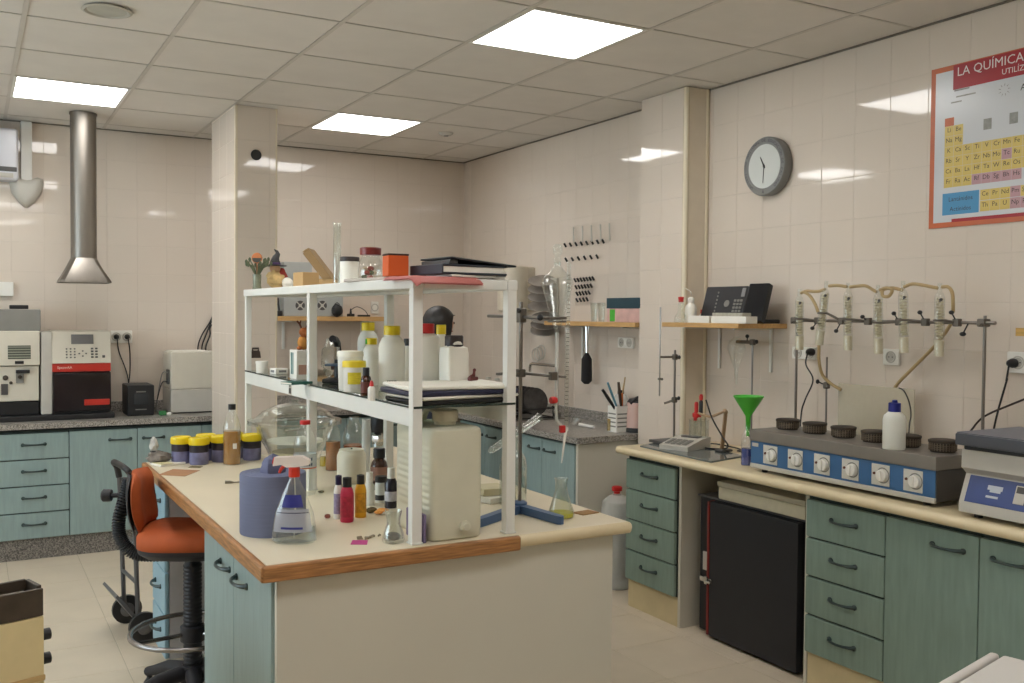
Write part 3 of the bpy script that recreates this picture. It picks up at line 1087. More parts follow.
# ================================================================== WALL SHELF (right wall)
SZ = 1.512
sh = thing('wall_shelf', 'pine wall shelf carrying the black phone, beside the pillar', 'shelf', (0, 0, 0))
MB().rbox((3.262, 3.555, SZ - .024), (3.42, 4.15, SZ), .002, 1).rbox((3.42, 3.555, SZ - .024), (XW - .002, 4.15, SZ), .002, 1).build('board', M_PINE, sh)
for y in (3.66, 4.05):
    MB().box((3.33, y - .008, SZ - .032), (XW - .003, y + .008, SZ - .0245)).box((XW - .012, y - .008, SZ - .25), (XW - .003, y + .008, SZ - .03)).build('bracket', M_WMET, sh)
# phone / answering console
a = at(706, 318, x=3.30)
ph = thing('desk_phone', 'black desk phone console propped up on the pine shelf', 'phone', (3.40, 3.80, SZ), -PI / 2 + R(4))
ph.scale = (1.2, 1.0, 1.2)
TL = Matrix.Rotation(R(-20), 4, 'X')
MB().rbox((-.20, .02, .0), (.20, .14, .018), .006).build('foot', M_BLACK, ph)
MB().rbox((-.165, 0, .008), (.085, .03, .172), .008, M=TL).build('body', M_BLACKM, ph)
MB().rbox((.088, -.004, .008), (.20, .028, .180), .006, M=TL).build('side_screen', mat('phone_screen', (20, 22, 28), .15, var=.05), ph)
kp = MB()
for r_ in range(4):
    for c_ in range(3):
        kp.rbox((.02 + c_ * .018, -.003, .05 + r_ * .016), (.033 + c_ * .018, .001, .06 + r_ * .016), .001, 1, M=TL)
for r_ in range(7):
    kp.rbox((-.085, -.003, .035 + r_ * .017), (-.078, .001, .043 + r_ * .017), .001, 1, M=TL)
kp.build('keypad', M_GREY, ph)
MB().lathe([(0, 0), (.016, 0), (.013, .003), (0, .003)], 18, M=TL @ Matrix.Translation((-.02, -.0, .09)) @ Matrix.Rotation(R(90), 4, 'X')).build('dial_ring', M_GREY, ph)
MB().rbox((.055, -.004, .12), (.075, .001, .16), .003, M=TL).build('display', mat('phone_display', (150, 150, 150), .1), ph)


def wbox(name, label, px0, px1, X, z, hpx, dep, m, cat='box', rz=0, group=None):
    a_, b_ = at(px0, 320, x=X), at(px1, 320, x=X)
    k = mpp(a_)
    o = MB().rbox((0, b_.y, 0), (dep, a_.y, hpx * k), .002, 1).build(name, m, None, (X, 0, z))
    return tag(o, label, cat, group)


wbox('small_box', 'flat white box at the left on the pine shelf, under the wash bottle', 688, 709, 3.275, SZ, 7, .07, M_WHITE)
wbox('small_box', 'long white box in front of the phone on the pine shelf', 711, 746, 3.272, SZ, 7, .075, M_WHITE)
wbox('small_box', 'grey speckled carton lying on top of the long white box', 712, 742, 3.280, SZ + .0272, 5, .06, mat('grey_carton', (170, 166, 150), .6, var=.2, scale=60))
b_, w_, h_ = xbase(691, 3.37, SZ, 12, 26)
wsh = bot('wash_bottle', 'white wash bottle with bent spout on the pine shelf', 'bottle', b_, w_, h_,
          [('body', [(0, 0), (.95, 0), (1, .04), (1, .55), (.85, .66), (.5, .74), (.5, .78), (0, .78)], M_HDPE), ('cap', [(0, .78), (.55, .78), (.55, .92), (.2, .98), (0, .98)], M_WHITE)])
MB().tube(spline([(0, 0, h_ * .97), (.0, .0, h_ * 1.15), (.006, .02, h_ * 1.22), (.02, .075, h_ * 1.34)], 5), .002, 6).build('spout', M_FROST, wsh)
b_, w_, h_ = xbase(681, 3.31, SZ, 10, 26)
bot('glass_flask', 'small glass flask with red stopper at the left end of the pine shelf', 'flask', b_, w_ * 1.3, h_,
    [('body', [(0, 0), (.9, 0), (1, .08), (.9, .22), (.42, .42), (.40, .78), (.45, .80), (.45, .82)], M_GLASS2), ('stopper', [(0, .78), (.38, .78), (.46, .98), (0, 1.0)], M_RED)])
b_, w_, h_ = xbase(703, 3.45, SZ, 7, 13)
bot('small_bottle', 'tiny bottle with red cap between the wash bottle and the phone', 'bottle', b_, w_, h_,
    [('body', [(0, 0), (1, 0), (1, .6), (.6, .7), (0, .7)], M_WHITE), ('cap', cyl(.7, .7, .7, 1), M_RED)])

# ================================================================== CONDENSERS over the hotplates
XK = 3.44
fr = thing('condenser_frame', 'steel rod frame with clamps carrying six glass condensers on the right wall', 'stand', (0, 0, 0))
yl, yr_ = at(797, 322, x=XK + .03).y, at(985, 320, x=XK + .03).y
zl = at(880, 321.5, x=XK + .03).z
for y, zt_ in ((yl, zl + .03), (yr_, zl + .028)):
    MB().tube([(XK + .03, y, .856), (XK + .03, y, zt_)], .0065, 10).build('upright', M_ROD, fr)
    MB().rbox((XK - .05, y - .06, .855), (XK + .11, y + .06, .868), .004).build('foot', M_DGREY, fr)
MB().tube([(XK + .015, yl + .02, zl), (XK + .015, yr_ - .055, zl)], .007, 10).build('cross_bar', M_ROD, fr)
for y in (yl, yr_):
    MB().rbox((XK + .0, y - .016, zl - .016), (XK + .045, y + .016, zl + .016), .005).tube([(XK + .02, y, zl), (XK - .02, y - .012, zl - .012)], .004, 6).build('boss_head', M_CAST, fr)
specs = [(799.5, 289, 799.5, 350, 'left-most'), (826.5, 281, 819, 345, 'tilted second'), (848, 283, 848, 350.5, 'third'), (878, 285, 878.5, 354, 'fourth'), (903, 281, 904, 353, 'fifth'), (940, 283, 939, 356.5, 'right-most')]
ctops = []
for i, (xa, ya, xb, yb, nm) in enumerate(specs):
    A, B = at(xa, ya, x=XK - .035), at(xb, yb, x=XK - .035)
    L = (A - B).length
    ax = (A - B).normalized()
    M = Matrix.Translation(B) @ ax.to_track_quat('Z', 'Y').to_matrix().to_4x4()
    t = thing('glass_condenser', f'{nm} glass coil condenser of the row, seen from the left' if nm != 'tilted second' else 'second glass coil condenser of the row, tilted', 'condenser', (0, 0, 0), 0, 'glass condensers in a row')
    r = .0200
    MB().lathe([(.010, 0), (r * .95, .002), (r, .07), (r * .9, .078), (r, .086), (r, L * .80), (r * .7, L * .86), (.009, L * .88), (.008, L), (.0065, L)], 20, M=M).build('jacket', M_FILM, t)
    hel = [(.0125 * math.cos(k * .9), .0125 * math.sin(k * .9), .075 + (L * .80 - .075) * k / 90.0) for k in range(91)]
    MB().tube(hel, .0040, 5, M=M).build('coil', mat('milky_glass_coil', (206, 196, 166), .25, var=.05), t)
    MB().lathe([(.018, .001), (.019, .066)], 18, M=M).build('ground_joint', mat('ground_glass', (214, 204, 178), .5, var=.05), t)
    nip = M @ Vector((0, 0, L * .76))
    MB().tube([nip, nip + Vector((-.012, -.014, .004))], .006, 8).ball(nip + Vector((-.014, -.017, .004)), .006, 8, 6).build('nipple', M_DGREY, t)
    ctops.append(A)
    mid = B + (A - B) * (.50 if i != 1 else .62)
    mid.z = zl + (.035 if i == 1 else (-.004 if i == 3 else .008))
    f = (mid.z - B.z) / (A.z - B.z)
    mid = B + (A - B) * f
    boss = Vector((XK + .005, mid.y - .075 if i < 5 else mid.y - .05, zl))
    co = MB().tube([boss, Vector((XK - .03, mid.y - .02, mid.z))], .0055, 8)
    ringp = [mid + Vector((.021 * math.cos(a), .021 * math.sin(a), 0)) for a in [R(20 * k) for k in range(18)]]
    co.tube(ringp, .0045, 6, closed=True)
    co.rbox((boss.x - .012, boss.y - .014, boss.z - .016), (boss.x + .014, boss.y + .014, boss.z + .016), .004)
    co = co.build('clamp', M_CAST, fr)
    kz = [(.0, -.035), (-.02, -.045), (.0, .02), (.0, .035), (.0, .04), (.0, .04)][i]
    kp_ = boss + Vector((-.03, .004, kz[1]))
    MB().tube([boss, kp_], .003, 6).ball(kp_, (.010, .011, .009), 10, 6).build('knob', M_BLACK, co)
kp_ = Vector((XK - .02, yr_ + .06, zl - .045))
MB().tube([(XK + .015, yr_ + .06, zl), kp_], .003, 6).ball(kp_, (.010, .014, .009), 10, 6).build('knob', M_BLACK, fr)


def hose(label, pts, X=XK - .035):
    return chain('rubber_hose', label, 'hose', [at(a, b, x=X + (c[0] if c else 0)) for a, b, *c in pts], .0072, M_RUBBER, 8, 6, 'latex hoses of the condensers')


hose('latex hose bridging the first and second condenser', [(801, 293), (807, 291), (814, 291.5), (820, 291), (825, 289)])
hose('latex hose hanging down between the first and second condenser', [(804, 292, -.02), (810, 296, -.02), (815, 304, -.02), (818, 312, -.02)])
hose('latex hose bridging the second and third condenser', [(829, 286), (836, 285.5), (842, 286), (847, 287)])
hose('latex hose bridging the third and fourth condenser', [(850, 287), (858, 286), (866, 286), (873, 290), (877, 292)])
hose('looped latex hose bridging the fourth and fifth condenser', [(880, 290, .01), (886, 288, 0), (892, 290, -.02), (889, 296, -.02), (883, 296, -.01), (883, 290, .01), (892, 288, .02), (902, 290, 0)])
hose('latex hose bridging the fifth and right-most condenser', [(904, 287), (912, 284), (922, 285), (932, 287), (938, 288)])
hose('latex hose bent down beside the right-most condenser', [(942, 287), (948, 287), (952, 292), (953, 303), (953, 312, .02)])
hose('straight latex hose running diagonally down from the right-most condenser', [(952, 322, .09), (945, 333, .10), (932, 349, .11), (915, 366, .12), (900, 381, .12), (893, 390, .12)])
hose('latex hose leaving the bottom of the tilted condenser', [(819, 345, 0), (819, 360, .01), (822, 374, .04), (830, 383, .06), (841, 390, .08)])
rs = at(827, 357, x=3.47)
stq = thing('support_stand', 'short thin support rod with clamp under the tilted condenser', 'stand', (3.47, rs.y, .855))
MB().tube([(0, 0, .010), (0, 0, rs.z - .855)], .0045, 8).build('rod', M_ROD, stq)
MB().rbox((-.05, -.04, 0), (.05, .04, .012), .003).build('foot', M_DGREY, stq)
clamp(stq, (0, 0, .375), (-.02, -.03, .37), (-.01, .045, .39))
# clear acrylic splash sheet behind the burners
a_, b_ = at(838, 400, x=3.50), at(914, 405, x=3.50)
tag(MB().rbox((3.500, b_.y, .8555), (3.506, a_.y, at(875, 386, x=3.5).z), .001, 1).build('splash_sheet', glass('milky_sheet', base=.05, body=.5, rough=.3, bodycol=(216, 206, 184))), 'pale translucent sheet standing behind the hotplate bank', 'sheet')

# ================================================================== HOTPLATE BANK
HX, HY0, HY1 = 3.062, 3.245, 2.288
hp = thing('hotplate_bank', 'six-place hotplate with blue front panel on the right bench', 'hotplate', (HX, 0, .855))
MB().rbox((.004, HY1, .02), (.27, HY0, .186), .003).build('body', M_DGREY, hp)
MB().rbox((-.008, HY1 - .004, .137), (.275, HY0 + .002, .188), .004).build('top_plate', mat('hotplate_top', (132, 126, 118), .4, .3, var=.05), hp)
MB().rbox((-.001, HY1 + .004, .036), (.003, HY0 - .003, .136), .001, 1).build('front_panel', mat('hotplate_blue', (62, 104, 148), .4, var=.05), hp)
MB().rbox((-.006, HY1 + .002, .016), (.010, HY0 - .002, .036), .002, 1).build('base_strip', M_LGREY, hp)
for y in (HY0 - .06, HY1 + .06):
    for x in (.03, .24):
        MB().lathe([(0, 0), (.013, 0), (.015, .019), (0, .019)], 12, c=(x, y, .0003)).build('foot', M_BLACK, hp)
wm = MB().rbox((-.0028, -.042, -.041), (0, .042, .041), .004, 2).mesh('control_plate', mat('control_plate', (204, 202, 192), .45, var=.06, scale=60))
kn = MB().lathe([(0, .004), (.024, .004), (.023, .017), (.019, .019), (0, .019)], 20, M=CM).rbox((-.026, -.005, -.02), (-.016, .005, .02), .002, 1).mesh('knob', M_WHITE)
dk = MB().lathe([(.026, .003), (.031, .0034)], 28, M=CM).mesh('scale_ring', M_GREY)
lp = MB().lathe([(0, .003), (.0055, .003), (.005, .007), (0, .008)], 10, M=CM).mesh('indicator', mat('indicator_brown', (96, 50, 34), .4))
bur = MB().lathe([(.0, 0), (.044, 0), (.044, .004), (.047, .006), (.047, .034), (.0525, .036), (.0525, .044), (.044, .047), (.0, .044)], 28).mesh('burner', mat('burner_cast', (66, 58, 50), .6, .4, var=.2, scale=40))
bars = MB()
for k in range(28):
    a = 2 * PI * k / 28
    bars.box((-.0016, -.0016, .006), (.0016, .0016, .035), M=Matrix.Translation((.0485 * math.cos(a), .0485 * math.sin(a), 0)) @ Matrix.Rotation(a, 4, 'Z'))
for z in (.013, .020, .027):
    bars.tube([(.0492 * math.cos(2 * PI * k / 28), .0492 * math.sin(2 * PI * k / 28), z) for k in range(28)], .0014, 4, closed=True)
bars = bars.mesh('burner_mesh', mat('burner_mesh_metal', (120, 108, 92), .5, .5))
for k in range(6):
    y = HY0 - .085 - .1585 * k
    o = inst('burner', bur, hp, (.140, y, .1885))
    inst('burner_mesh', bars, o, (0, 0, 0))
    c_ = inst('control_plate', wm, hp, (-.0012, HY0 - .125 - .147 * k, .086))
    inst('knob', kn, c_, (0, -.012, 0))
    inst('scale_ring', dk, c_, (0, -.012, 0))
    inst('indicator', lp, c_, (0, .028, .004))
MB().rbox((-.0022, HY0 - .05, .112), (-.001, HY0 - .012, .128), .001, 1).build('badge', M_LGREY, hp)
# wash bottle with blue cap standing on the hotplate bank
b_ = at(894, 452, z=1.043)
b_.x = max(b_.x, HX + .035)
b_ = at(894, 440, x=HX + .033)
b_.z = 1.0435
k = mpp(b_)
bot('wash_bottle', 'round white bottle with dark blue cap standing on the hotplate bank', 'bottle', b_, 22 * k, 49 * k,
    [('body', [(0, 0), (.96, 0), (1, .03), (1, .60), (.92, .68), (.6, .75), (.5, .77), (.5, .80), (0, .80)], M_HDPEB), ('cap', [(0, .76), (.54, .76), (.54, .94), (.25, .95), (.22, 1.0), (0, 1.0)], mat('blue_cap', (24, 34, 120), .4))])

# ================================================================== BLUE-PANELLED INSTRUMENT at the right edge
ins = thing('heated_shaker', 'grey bench instrument with blue control panel at the right edge', 'instrument', (3.02, 2.165, .855))
prof = [(0, .018), (0, .052), (.038, .150), (.010, .172), (.012, .236), (.33, .236), (.33, .018)]
XZ = Matrix(((1, 0, 0, 0), (0, 0, -1, 0), (0, 1, 0, 0), (0, 0, 0, 1)))
MB().prism(prof, 0, .55, M=XZ).build('housing', M_LGREY, ins)
sl = Vector((.038, 0, .098)).normalized()
PM = frame((.0, -.02, .052), (0, -1, 0), sl)
pnl = MB().rbox((.0, .004, 0), (.50, .100, .0025), .001, 1, M=PM).build('control_panel', mat('panel_blue', (44, 66, 124), .35, var=.05), ins)
MB().rbox((.085, .050, .0025), (.125, .066, .004), .001, 1, M=PM).rbox((.075, .058, .0025), (.13, .074, .0035), .003, 1, M=PM).rbox((.075, .03, .0025), (.12, .038, .0035), .001, 1, M=PM).build('printed_symbol', mat('panel_print', (180, 186, 196), .5), pnl)
for u in (.175, .225, .285, .34):
    d_ = MB().rbox((u, .025, .0025), (u + .038, .088, .005), .002, 1, M=PM).build('display_block', M_LGREY, pnl)
    MB().rbox((u + .005, .062, .005), (u + .033, .084, .006), .001, 1, M=PM).build('display', M_DGREY, d_)
MB().rbox((.004, -.52, .236), (.32, -.012, .252), .004).build('gap_collar', M_BLACK, ins)
MB().rbox((-.02, -.56, .252), (.34, .006, .292), .004).build('platform', mat('platform_dark', (78, 80, 86), .35, .2, var=.05), ins)
MB().rbox((-.018, -.555, .2925), (.336, .002, .297), .002).build('platform_mat', mat('platform_mat', (104, 106, 116), .4, var=.04), ins)
for y in (-.05, -.5):
    for x in (.04, .29):
        MB().lathe([(0, 0.0004), (.014, .0004), (.016, .018), (0, .018)], 12, c=(x, y, 0)).build('foot', M_BLACK, ins)

# ================================================================== pH CORNER
gp = [at(640, 447, z=.8555), at(711, 463, z=.8555), at(744, 457, z=.8555), at(672, 440.5, z=.8555)]
gp[0].x = max(gp[0].x, 3.02)
gp[1].x = max(gp[1].x, 3.02)
tag(MB().prism([(p.x, p.y) for p in gp], .8552, .8632).build('glass_plate', mat('grey_glass_plate', (96, 104, 104), .06, var=.08, spec=.8)), 'grey polished glass plate lying on the left end of the right bench', 'plate')
b0 = at(662, 440, z=.8635)
ss = thing('support_stand', 'steel support stand with two clamps at the pillar end of the right bench', 'stand', (3.30, 4.02, .8637))
MB().rbox((-.10, -.07, 0), (.09, .09, .016), .004).build('base', M_DGREY, ss)
rz_ = at(675, 350, x=3.30)
ss.location.y = rz_.y
MB().tube([(0, 0, .016), (0, 0, rz_.z - .8637)], .006, 10).build('rod', M_ROD, ss)
th_y = at(660, 350, x=3.22).y - rz_.y
c1z = at(675, 357, x=3.30).z - .8637
c2z = at(675, 400, x=3.30).z - .8637
clamp(ss, (0, 0, c1z), (-.08, th_y + .0, c1z), (.0, -.035, c1z))
clamp(ss, (0, 0, c2z), (-.045, .03, c2z - .02), (.0, -.035, c2z + .012))
th = thing('glass_thermometer', 'long thin glass rod hanging in the clamp beside the pillar', 'thermometer', (3.22, rz_.y + th_y, 0))
za, zb = at(660, 307, x=3.22).z, at(660, 396, x=3.22).z
MB().tube([(0, 0, zb), (0, 0, za)], .004, 8).build('stem', mat('thermo_glass', (160, 156, 148), .15, .3), th)
zk = at(660, 379, x=3.22).z
MB().rbox((-.008, -.008, zk - .006), (.008, .008, zk + .006), .002).ball((0, -.02, zk), .007, 8, 6).build('collar', M_CAST, th)
# meter
b0 = at(690, 445, z=.864)
mt = thing('bench_meter', 'light grey bench meter with sloped keypad on the glass plate', 'meter', (3.10, 3.77, .8637), R(-72))
b0 = at(690, 447, z=.8637)
mt.location = (b0.x - .05, b0.y - .02, .8637)
MB().prism([(-.11, 0), (.11, 0), (.11, .022), (-.03, .05), (-.11, .055)], -.085, .085, M=Matrix(((0, 0, 1, 0), (-1, 0, 0, 0), (0, 1, 0, 0), (0, 0, 0, 1)))).build('housing', M_LGREY, mt)
kb = MB()
tilt = frame((-.07, -.095, .0275), (1, 0, 0), Vector((0, .14, .028)))
for r_ in range(4):
    for c_ in range(4):
        kb.rbox((.005 + c_ * .034, .006 + r_ * .021, 0), (.031 + c_ * .034, .020 + r_ * .021, .004), .001, 1, M=tilt)
kb.build('keypad', M_GREY, mt)
MB().rbox((-.05, .038, .050), (.05, .085, .058), .002, 1).build('display', M_DGREY, mt)
# beaker, electrodes and arm
bx = 3.32
byy = at(699, 425, x=bx).y
k = mpp((bx, byy, .9))
beaker = bot('glass_beaker', 'clear beaker under the red pH electrodes', 'beaker', (bx, byy, .8637), 20 * k, 27 * k,
             [('wall', [(0, .01), (.97, .01), (1, .05), (1, 1), (1.04, 1.01), (.97, 1.0), (.96, .05), (0, .03)], M_GLASS2)])
arm = thing('electrode_stand', 'jointed electrode arm with red electrodes and black cable', 'electrode holder', (bx, byy, .8637))
ky = at(725, 402, x=bx).y - byy
MB().rbox((-.03, ky - .02, 0), (.04, ky + .04, .012), .004).build('base', M_DGREY, arm)
MB().tube([(.0, ky + .025, .012), (0, ky, .205)], .006, 8).tube([(.012, ky + .025, .012), (.012, ky, .205)], .006, 8).build('lower_arm', mat('arm_tan', (166, 138, 106), .5), arm)
MB().tube([(0, ky, .205), (0, ky * .45, .165), (0, .01, .175)], .007, 8).ball((0, ky, .205), .013, 10, 6).build('upper_arm', mat('arm_tan', (166, 138, 106), .5), arm)
k = mpp((bx, byy, 1.0))
for (dx, dy, z0_, z1_, mm, nm) in ((0.0, .030, .135, .180, M_RED, 'electrode_cap'), (.012, .0, .165, .245, M_BLACK, 'electrode'), (.012, .0, .2455, .275, M_RED, 'electrode_cap'), (-.006, .016, .150, .235, M_RED, 'electrode')):
    MB().lathe([(0, z0_), (.010, z0_), (.0105, z1_ - .01), (.007, z1_), (0, z1_)], 14, c=(dx, dy, 0)).build(nm, mm, arm)
MB().lathe([(0, .155), (.023, .155), (.023, .175), (0, .175)], 16, c=(0, .018, 0)).build('holder_plate', M_RED, arm)
for dx, dy in ((0, .03), (.012, 0)):
    MB().lathe([(0, .03), (.003, .034), (.0045, .155), (0, .155)], 10, c=(dx, dy, 0)).build('glass_stem', M_GLASS2, arm)
chain('electrode_cable', 'black cable falling from the red electrodes and looping on the glass plate', 'cable',
      [at(706, 400, x=bx - .01), at(712, 418, x=bx - .02), at(722, 436, x=bx - .05), at(728, 446, x=bx - .10), at(722, 449, z=.868), at(706, 448, z=.868), at(704, 444.5, z=.868), at(716, 444, z=.868), at(736, 448, z=.868), at(742, 450, z=.868)], .004, M_BLACK)
# bottle with green funnel
b_, w_, h_ = pbase(747.5, 465, .855, 13.5, 40)
bt = bot('glass_bottle', 'small clear bottle of blue liquid under the green funnel', 'bottle', b_, w_, h_,
         [('body', [(0, 0), (.95, 0), (1, .03), (1, .62), (.85, .75), (.5, .86), (.42, .90), (.42, 1.0)], M_GLASS2),
          ('liquid', [(0, .01), (.92, .01), (.92, .42), (0, .42)], mat('blue_liquid', (70, 82, 160), .2, var=.15, scale=30))])
fb = Vector((b_.x, b_.y, b_.z + h_ * .72))
k = mpp(fb)
fu = bot('green_funnel', 'bright green plastic funnel standing in the small bottle', 'funnel', fb, 29 * k, (at(750, 396, x=b_.x).z - fb.z),
         [('cone', [(.12, 0), (.19, .50), (1.0, .96), (1.04, .97), (1.04, 1.0), (.98, 1.0), (.16, .52), (.10, 0)], M_GREEN)])
# flask hanging from a clamp under the shelf
fy = at(738, 352, x=3.46)
st3 = thing('support_stand', 'thin stand rod with clamp behind the green funnel', 'stand', (3.47, at(752, 380, x=3.47).y, .855))
MB().rbox((-.05, -.05, 0), (.06, .05, .010), .003).build('base', M_DGREY, st3)
zr = at(752, 345, x=3.47).z - .855
MB().tube([(0, 0, .01), (0, 0, zr + .01)], .005, 8).build('rod', M_ROD, st3)
dy = fy.y - st3.location.y
cz = at(745, 342, x=3.46).z - .855
clamp(st3, (0, 0, cz), (-.02, dy - .0, cz), (-.02, -.05, cz + .004), .009)
MB().ball((-.01, dy * .3, cz + .03), .010, 8, 6).tube([(-.01, dy * .3, cz), (-.01, dy * .3, cz + .03)], .003, 6).build('knob', M_BLACK, st3)
bot('hanging_flask', 'clear round flask hanging in a clamp below the pine shelf', 'flask', (3.45, fy.y, fy.z - .17), .10, .25,
    [('bulb', [(.10, 0), (.13, .1), (.25, .35), (.75, .62), (.95, .75), (.75, .9), (.33, .97), (.3, 1.0)], M_GLASS2)])
rz2 = at(749, 395.5, x=3.2)

# ================================================================== BLACK SAFE, foam box, carboy
sf = thing('safety_cabinet', 'black metal cabinet with red trim and silver latch under the right bench', 'safe', (3.115, 0, 0))
fy0, fy1, fz = 3.655, 2.975, .668
MB().rbox((.012, fy1 + .002, .012), (.44, fy0, fz), .004).build('body', M_BLACKM, sf)
MB().rbox((-.03, fy1, .014), (.010, 3.540, fz - .006), .004).build('door', mat('black_door', (30, 31, 36), .5, var=.08), sf)
MB().rbox((-.032, 3.541, .016), (.011, 3.555, fz - .008), .002).build('red_trim', mat('red_trim', (122, 30, 24), .45, var=.1), sf)
MB().rbox((.004, 3.585, .31), (.0118, 3.625, .40), .002).build('label_plate', M_LGREY, sf)
MB().rbox((-.038, 3.515, .268), (-.030, 3.600, .292), .003).rbox((-.048, 3.535, .262), (-.038, 3.556, .300), .003).rbox((-.055, 3.505, .272), (-.046, 3.54, .284), .003).build('latch', M_CHROME, sf)
MB().rbox((.002, fy1 - .016, fz - .001), (.42, fy0 + .01, fz + .008), .003).build('top_edge', M_DGREY, sf)
for y in (fy1 + .05, fy0 - .05):
    for x in (.04, .4):
        MB().lathe([(0, 0), (.018, 0), (.018, .0125), (0, .0125)], 12, c=(x, y, 0)).build('foot', M_DGREY, sf)
fm = thing('foam_box', 'low beige foam box lying on top of the black safe', 'box', (3.10, 0, .677))
MB().rbox((.01, 2.96, 0), (.38, 3.51, .060), .006).build('tray', mat('beige_foam', (196, 188, 162), .85, var=.05, scale=40), fm)
MB().rbox((.005, 2.955, .0605), (.385, 3.515, .086), .006).build('lid', mat('beige_foam_lid', (188, 180, 156), .85, var=.05, scale=40), fm)
cbp = at(616, 592, z=0)
cbp = Vector((2.93, at(620, 560, x=2.93).y, 0))
cbp = at(616, 583, y=4.475)
cbp.z = 0
k = mpp(cbp)
cz_ = at(614, 497, y=cbp.y).z
cb = bot('plastic_carboy', 'translucent plastic carboy with red cap on the floor beside the green drawers', 'carboy', cbp, .18, cz_ + .03,
         [('body', [(0, 0), (.93, 0), (1, .02), (1, .08), (.96, .10), (1, .12), (1, .80), (.9, .90), (.5, .955), (.30, .965), (.30, .98), (0, .98)], M_FROST, 28),
          ('liquid', [(0, .012), (.9, .012), (.95, .03), (.95, .62), (0, .62)], glass('carboy_water', base=.05, body=.35, bodycol=(200, 210, 212)), 28),
          ('cap', [(0, .965), (.20, .965), (.20, 1.0), (.33, 1.01), (.34, 1.045), (.25, 1.055), (0, 1.055)], M_RED)])

# ================================================================== ISLAND AND RACK: things
def crumple(mb, c, r, seed, amp=.28, n=12, m=8):
    rnd = random.Random(seed)
    rr = r if isinstance(r, (tuple, list)) else (r, r, r)
    vs, fs = [], []
    for i in range(m + 1):
        t = PI * i / m
        for j in range(n):
            a = 2 * PI * j / n
            k = 1 - amp * rnd.random()
            vs.append((c[0] + rr[0] * k * math.sin(t) * math.cos(a), c[1] + rr[1] * k * math.sin(t) * math.sin(a), c[2] - rr[2] * (1 if i in (0, m) else k) * math.cos(t)))
    for i in range(m):
        for j in range(n):
            q = (j + 1) % n
            fs.append((i * n + j, i * n + q, (i + 1) * n + q, (i + 1) * n + j))
    return mb.add(vs, fs)


def slab(name, label, cat, cx, cy, z, sx, sy, h, m, rz=0, group=None, r=.002):
    return tag(MB().rbox((-sx / 2, -sy / 2, 0), (sx / 2, sy / 2, h), r, 1).build(name, m, None, (cx, cy, z), rz), label, cat, group)


B_HDPE = [(0, 0), (.96, 0), (1, .02), (1, .66), (.95, .73), (.75, .81), (.54, .85), (.54, .88), (0, .88)]
C_CAP = [(0, .862), (.62, .862), (.62, .99), (.58, 1.0), (0, 1.0)]
RT_Z = 1.6544
# ---- top of the rack
b_, w_, h_ = xbase(257, 1.165, RT_Z, 12, 40)
t = thing('artificial_plant', 'small bunch of grey-green twigs with a round pumpkin pick on the rack top', 'plant', b_)
MB().lathe([(0, 0), (.022, 0), (.018, .02), (.020, .07), (.017, .07), (.014, .03), (0, .01)], 16).build('vase', mat('smoky_glass', (116, 120, 100), .15, var=.3, scale=40), t)
tw = MB()
rnd = random.Random(4)
for k in range(16):
    a = rnd.uniform(0, 2 * PI)
    l = rnd.uniform(.03, .06)
    p1 = Vector((l * .5 * math.cos(a), l * .5 * math.sin(a), .09 + rnd.uniform(0, .02)))
    p2 = Vector((l * 1.15 * math.cos(a), l * 1.15 * math.sin(a), .11 + rnd.uniform(0, .035)))
    tw.tube([(0, 0, .05), p1, p2], [.003, .004, .002], 5)
    tw.ball(p2, (.007, .007, .011), 6, 4)
tag(tw.build('twigs', mat('twig_green', (84, 92, 66), .7, var=.3, scale=60), t), kind='stuff')
zp = at(256, 258, y=b_.y).z - RT_Z
fc = Vector((-.49, -.87, 0))
pk = MB().tube([(0, 0, .06), (0, 0, zp)], .002, 5).lathe([(0, -.004), (.023, -.004), (.025, 0), (.023, .004), (0, .004)], 20, M=Matrix.Translation((0, 0, zp)) @ fc.to_track_quat('Z', 'Y').to_matrix().to_4x4()).build('pumpkin_pick', mat('pumpkin_orange', (182, 112, 66), .6, var=.2), t)
MB().prism([(.021 * math.cos(R(a)), .021 * math.sin(R(a))) for a in range(180, 361, 15)], .004, .005, M=Matrix.Translation((0, 0, zp)) @ frame((0, 0, 0), (.87, -.49, 0), (0, 0, 1)) ).build('dark_half', mat('pick_dark', (60, 62, 58), .6), pk)
b_, w_, h_ = xbase(275, 1.26, RT_Z, 24, 40)
t = thing('witch_doll', 'straw doll with a bent black witch hat on the rack top', 'doll', b_)
t.scale = (1.1, 1.1, 1.0)
st = mat('straw', (206, 176, 120), .8, var=.25, scale=40, bump=.4)
crumple(MB(), (0, -.006, .048), (.046, .042, .050), 3, .3).build('straw_body', st, t, ang=20)
crumple(MB(), (.030, .004, .062), (.028, .026, .045), 5, .2).build('red_dress', mat('red_cloth', (156, 52, 40), .8, var=.15), t, ang=20)
crumple(MB(), (.045, -.03, .032), (.028, .025, .028), 8, .2).build('white_bow', M_PAPER, t, ang=20)
MB().ball((0, 0, .102), (.024, .022, .024)).build('head', mat('doll_face', (206, 168, 132), .7), t)
hat = MB().lathe([(.0, .114), (.048, .112), (.050, .116), (.024, .120), (.020, .138)], 18)
hat.tube([(0, 0, .136), (.004, 0, .155), (.012, 0, .170), (.008, 0, .182), (-.004, 0, .192)], [.020, .015, .011, .007, .002], 10)
hat = hat.build('witch_hat', M_BLACK, t)
MB().lathe([(.0245, .120), (.0225, .130)], 18).build('hat_band', mat('purple_band', (70, 44, 92), .6), hat)
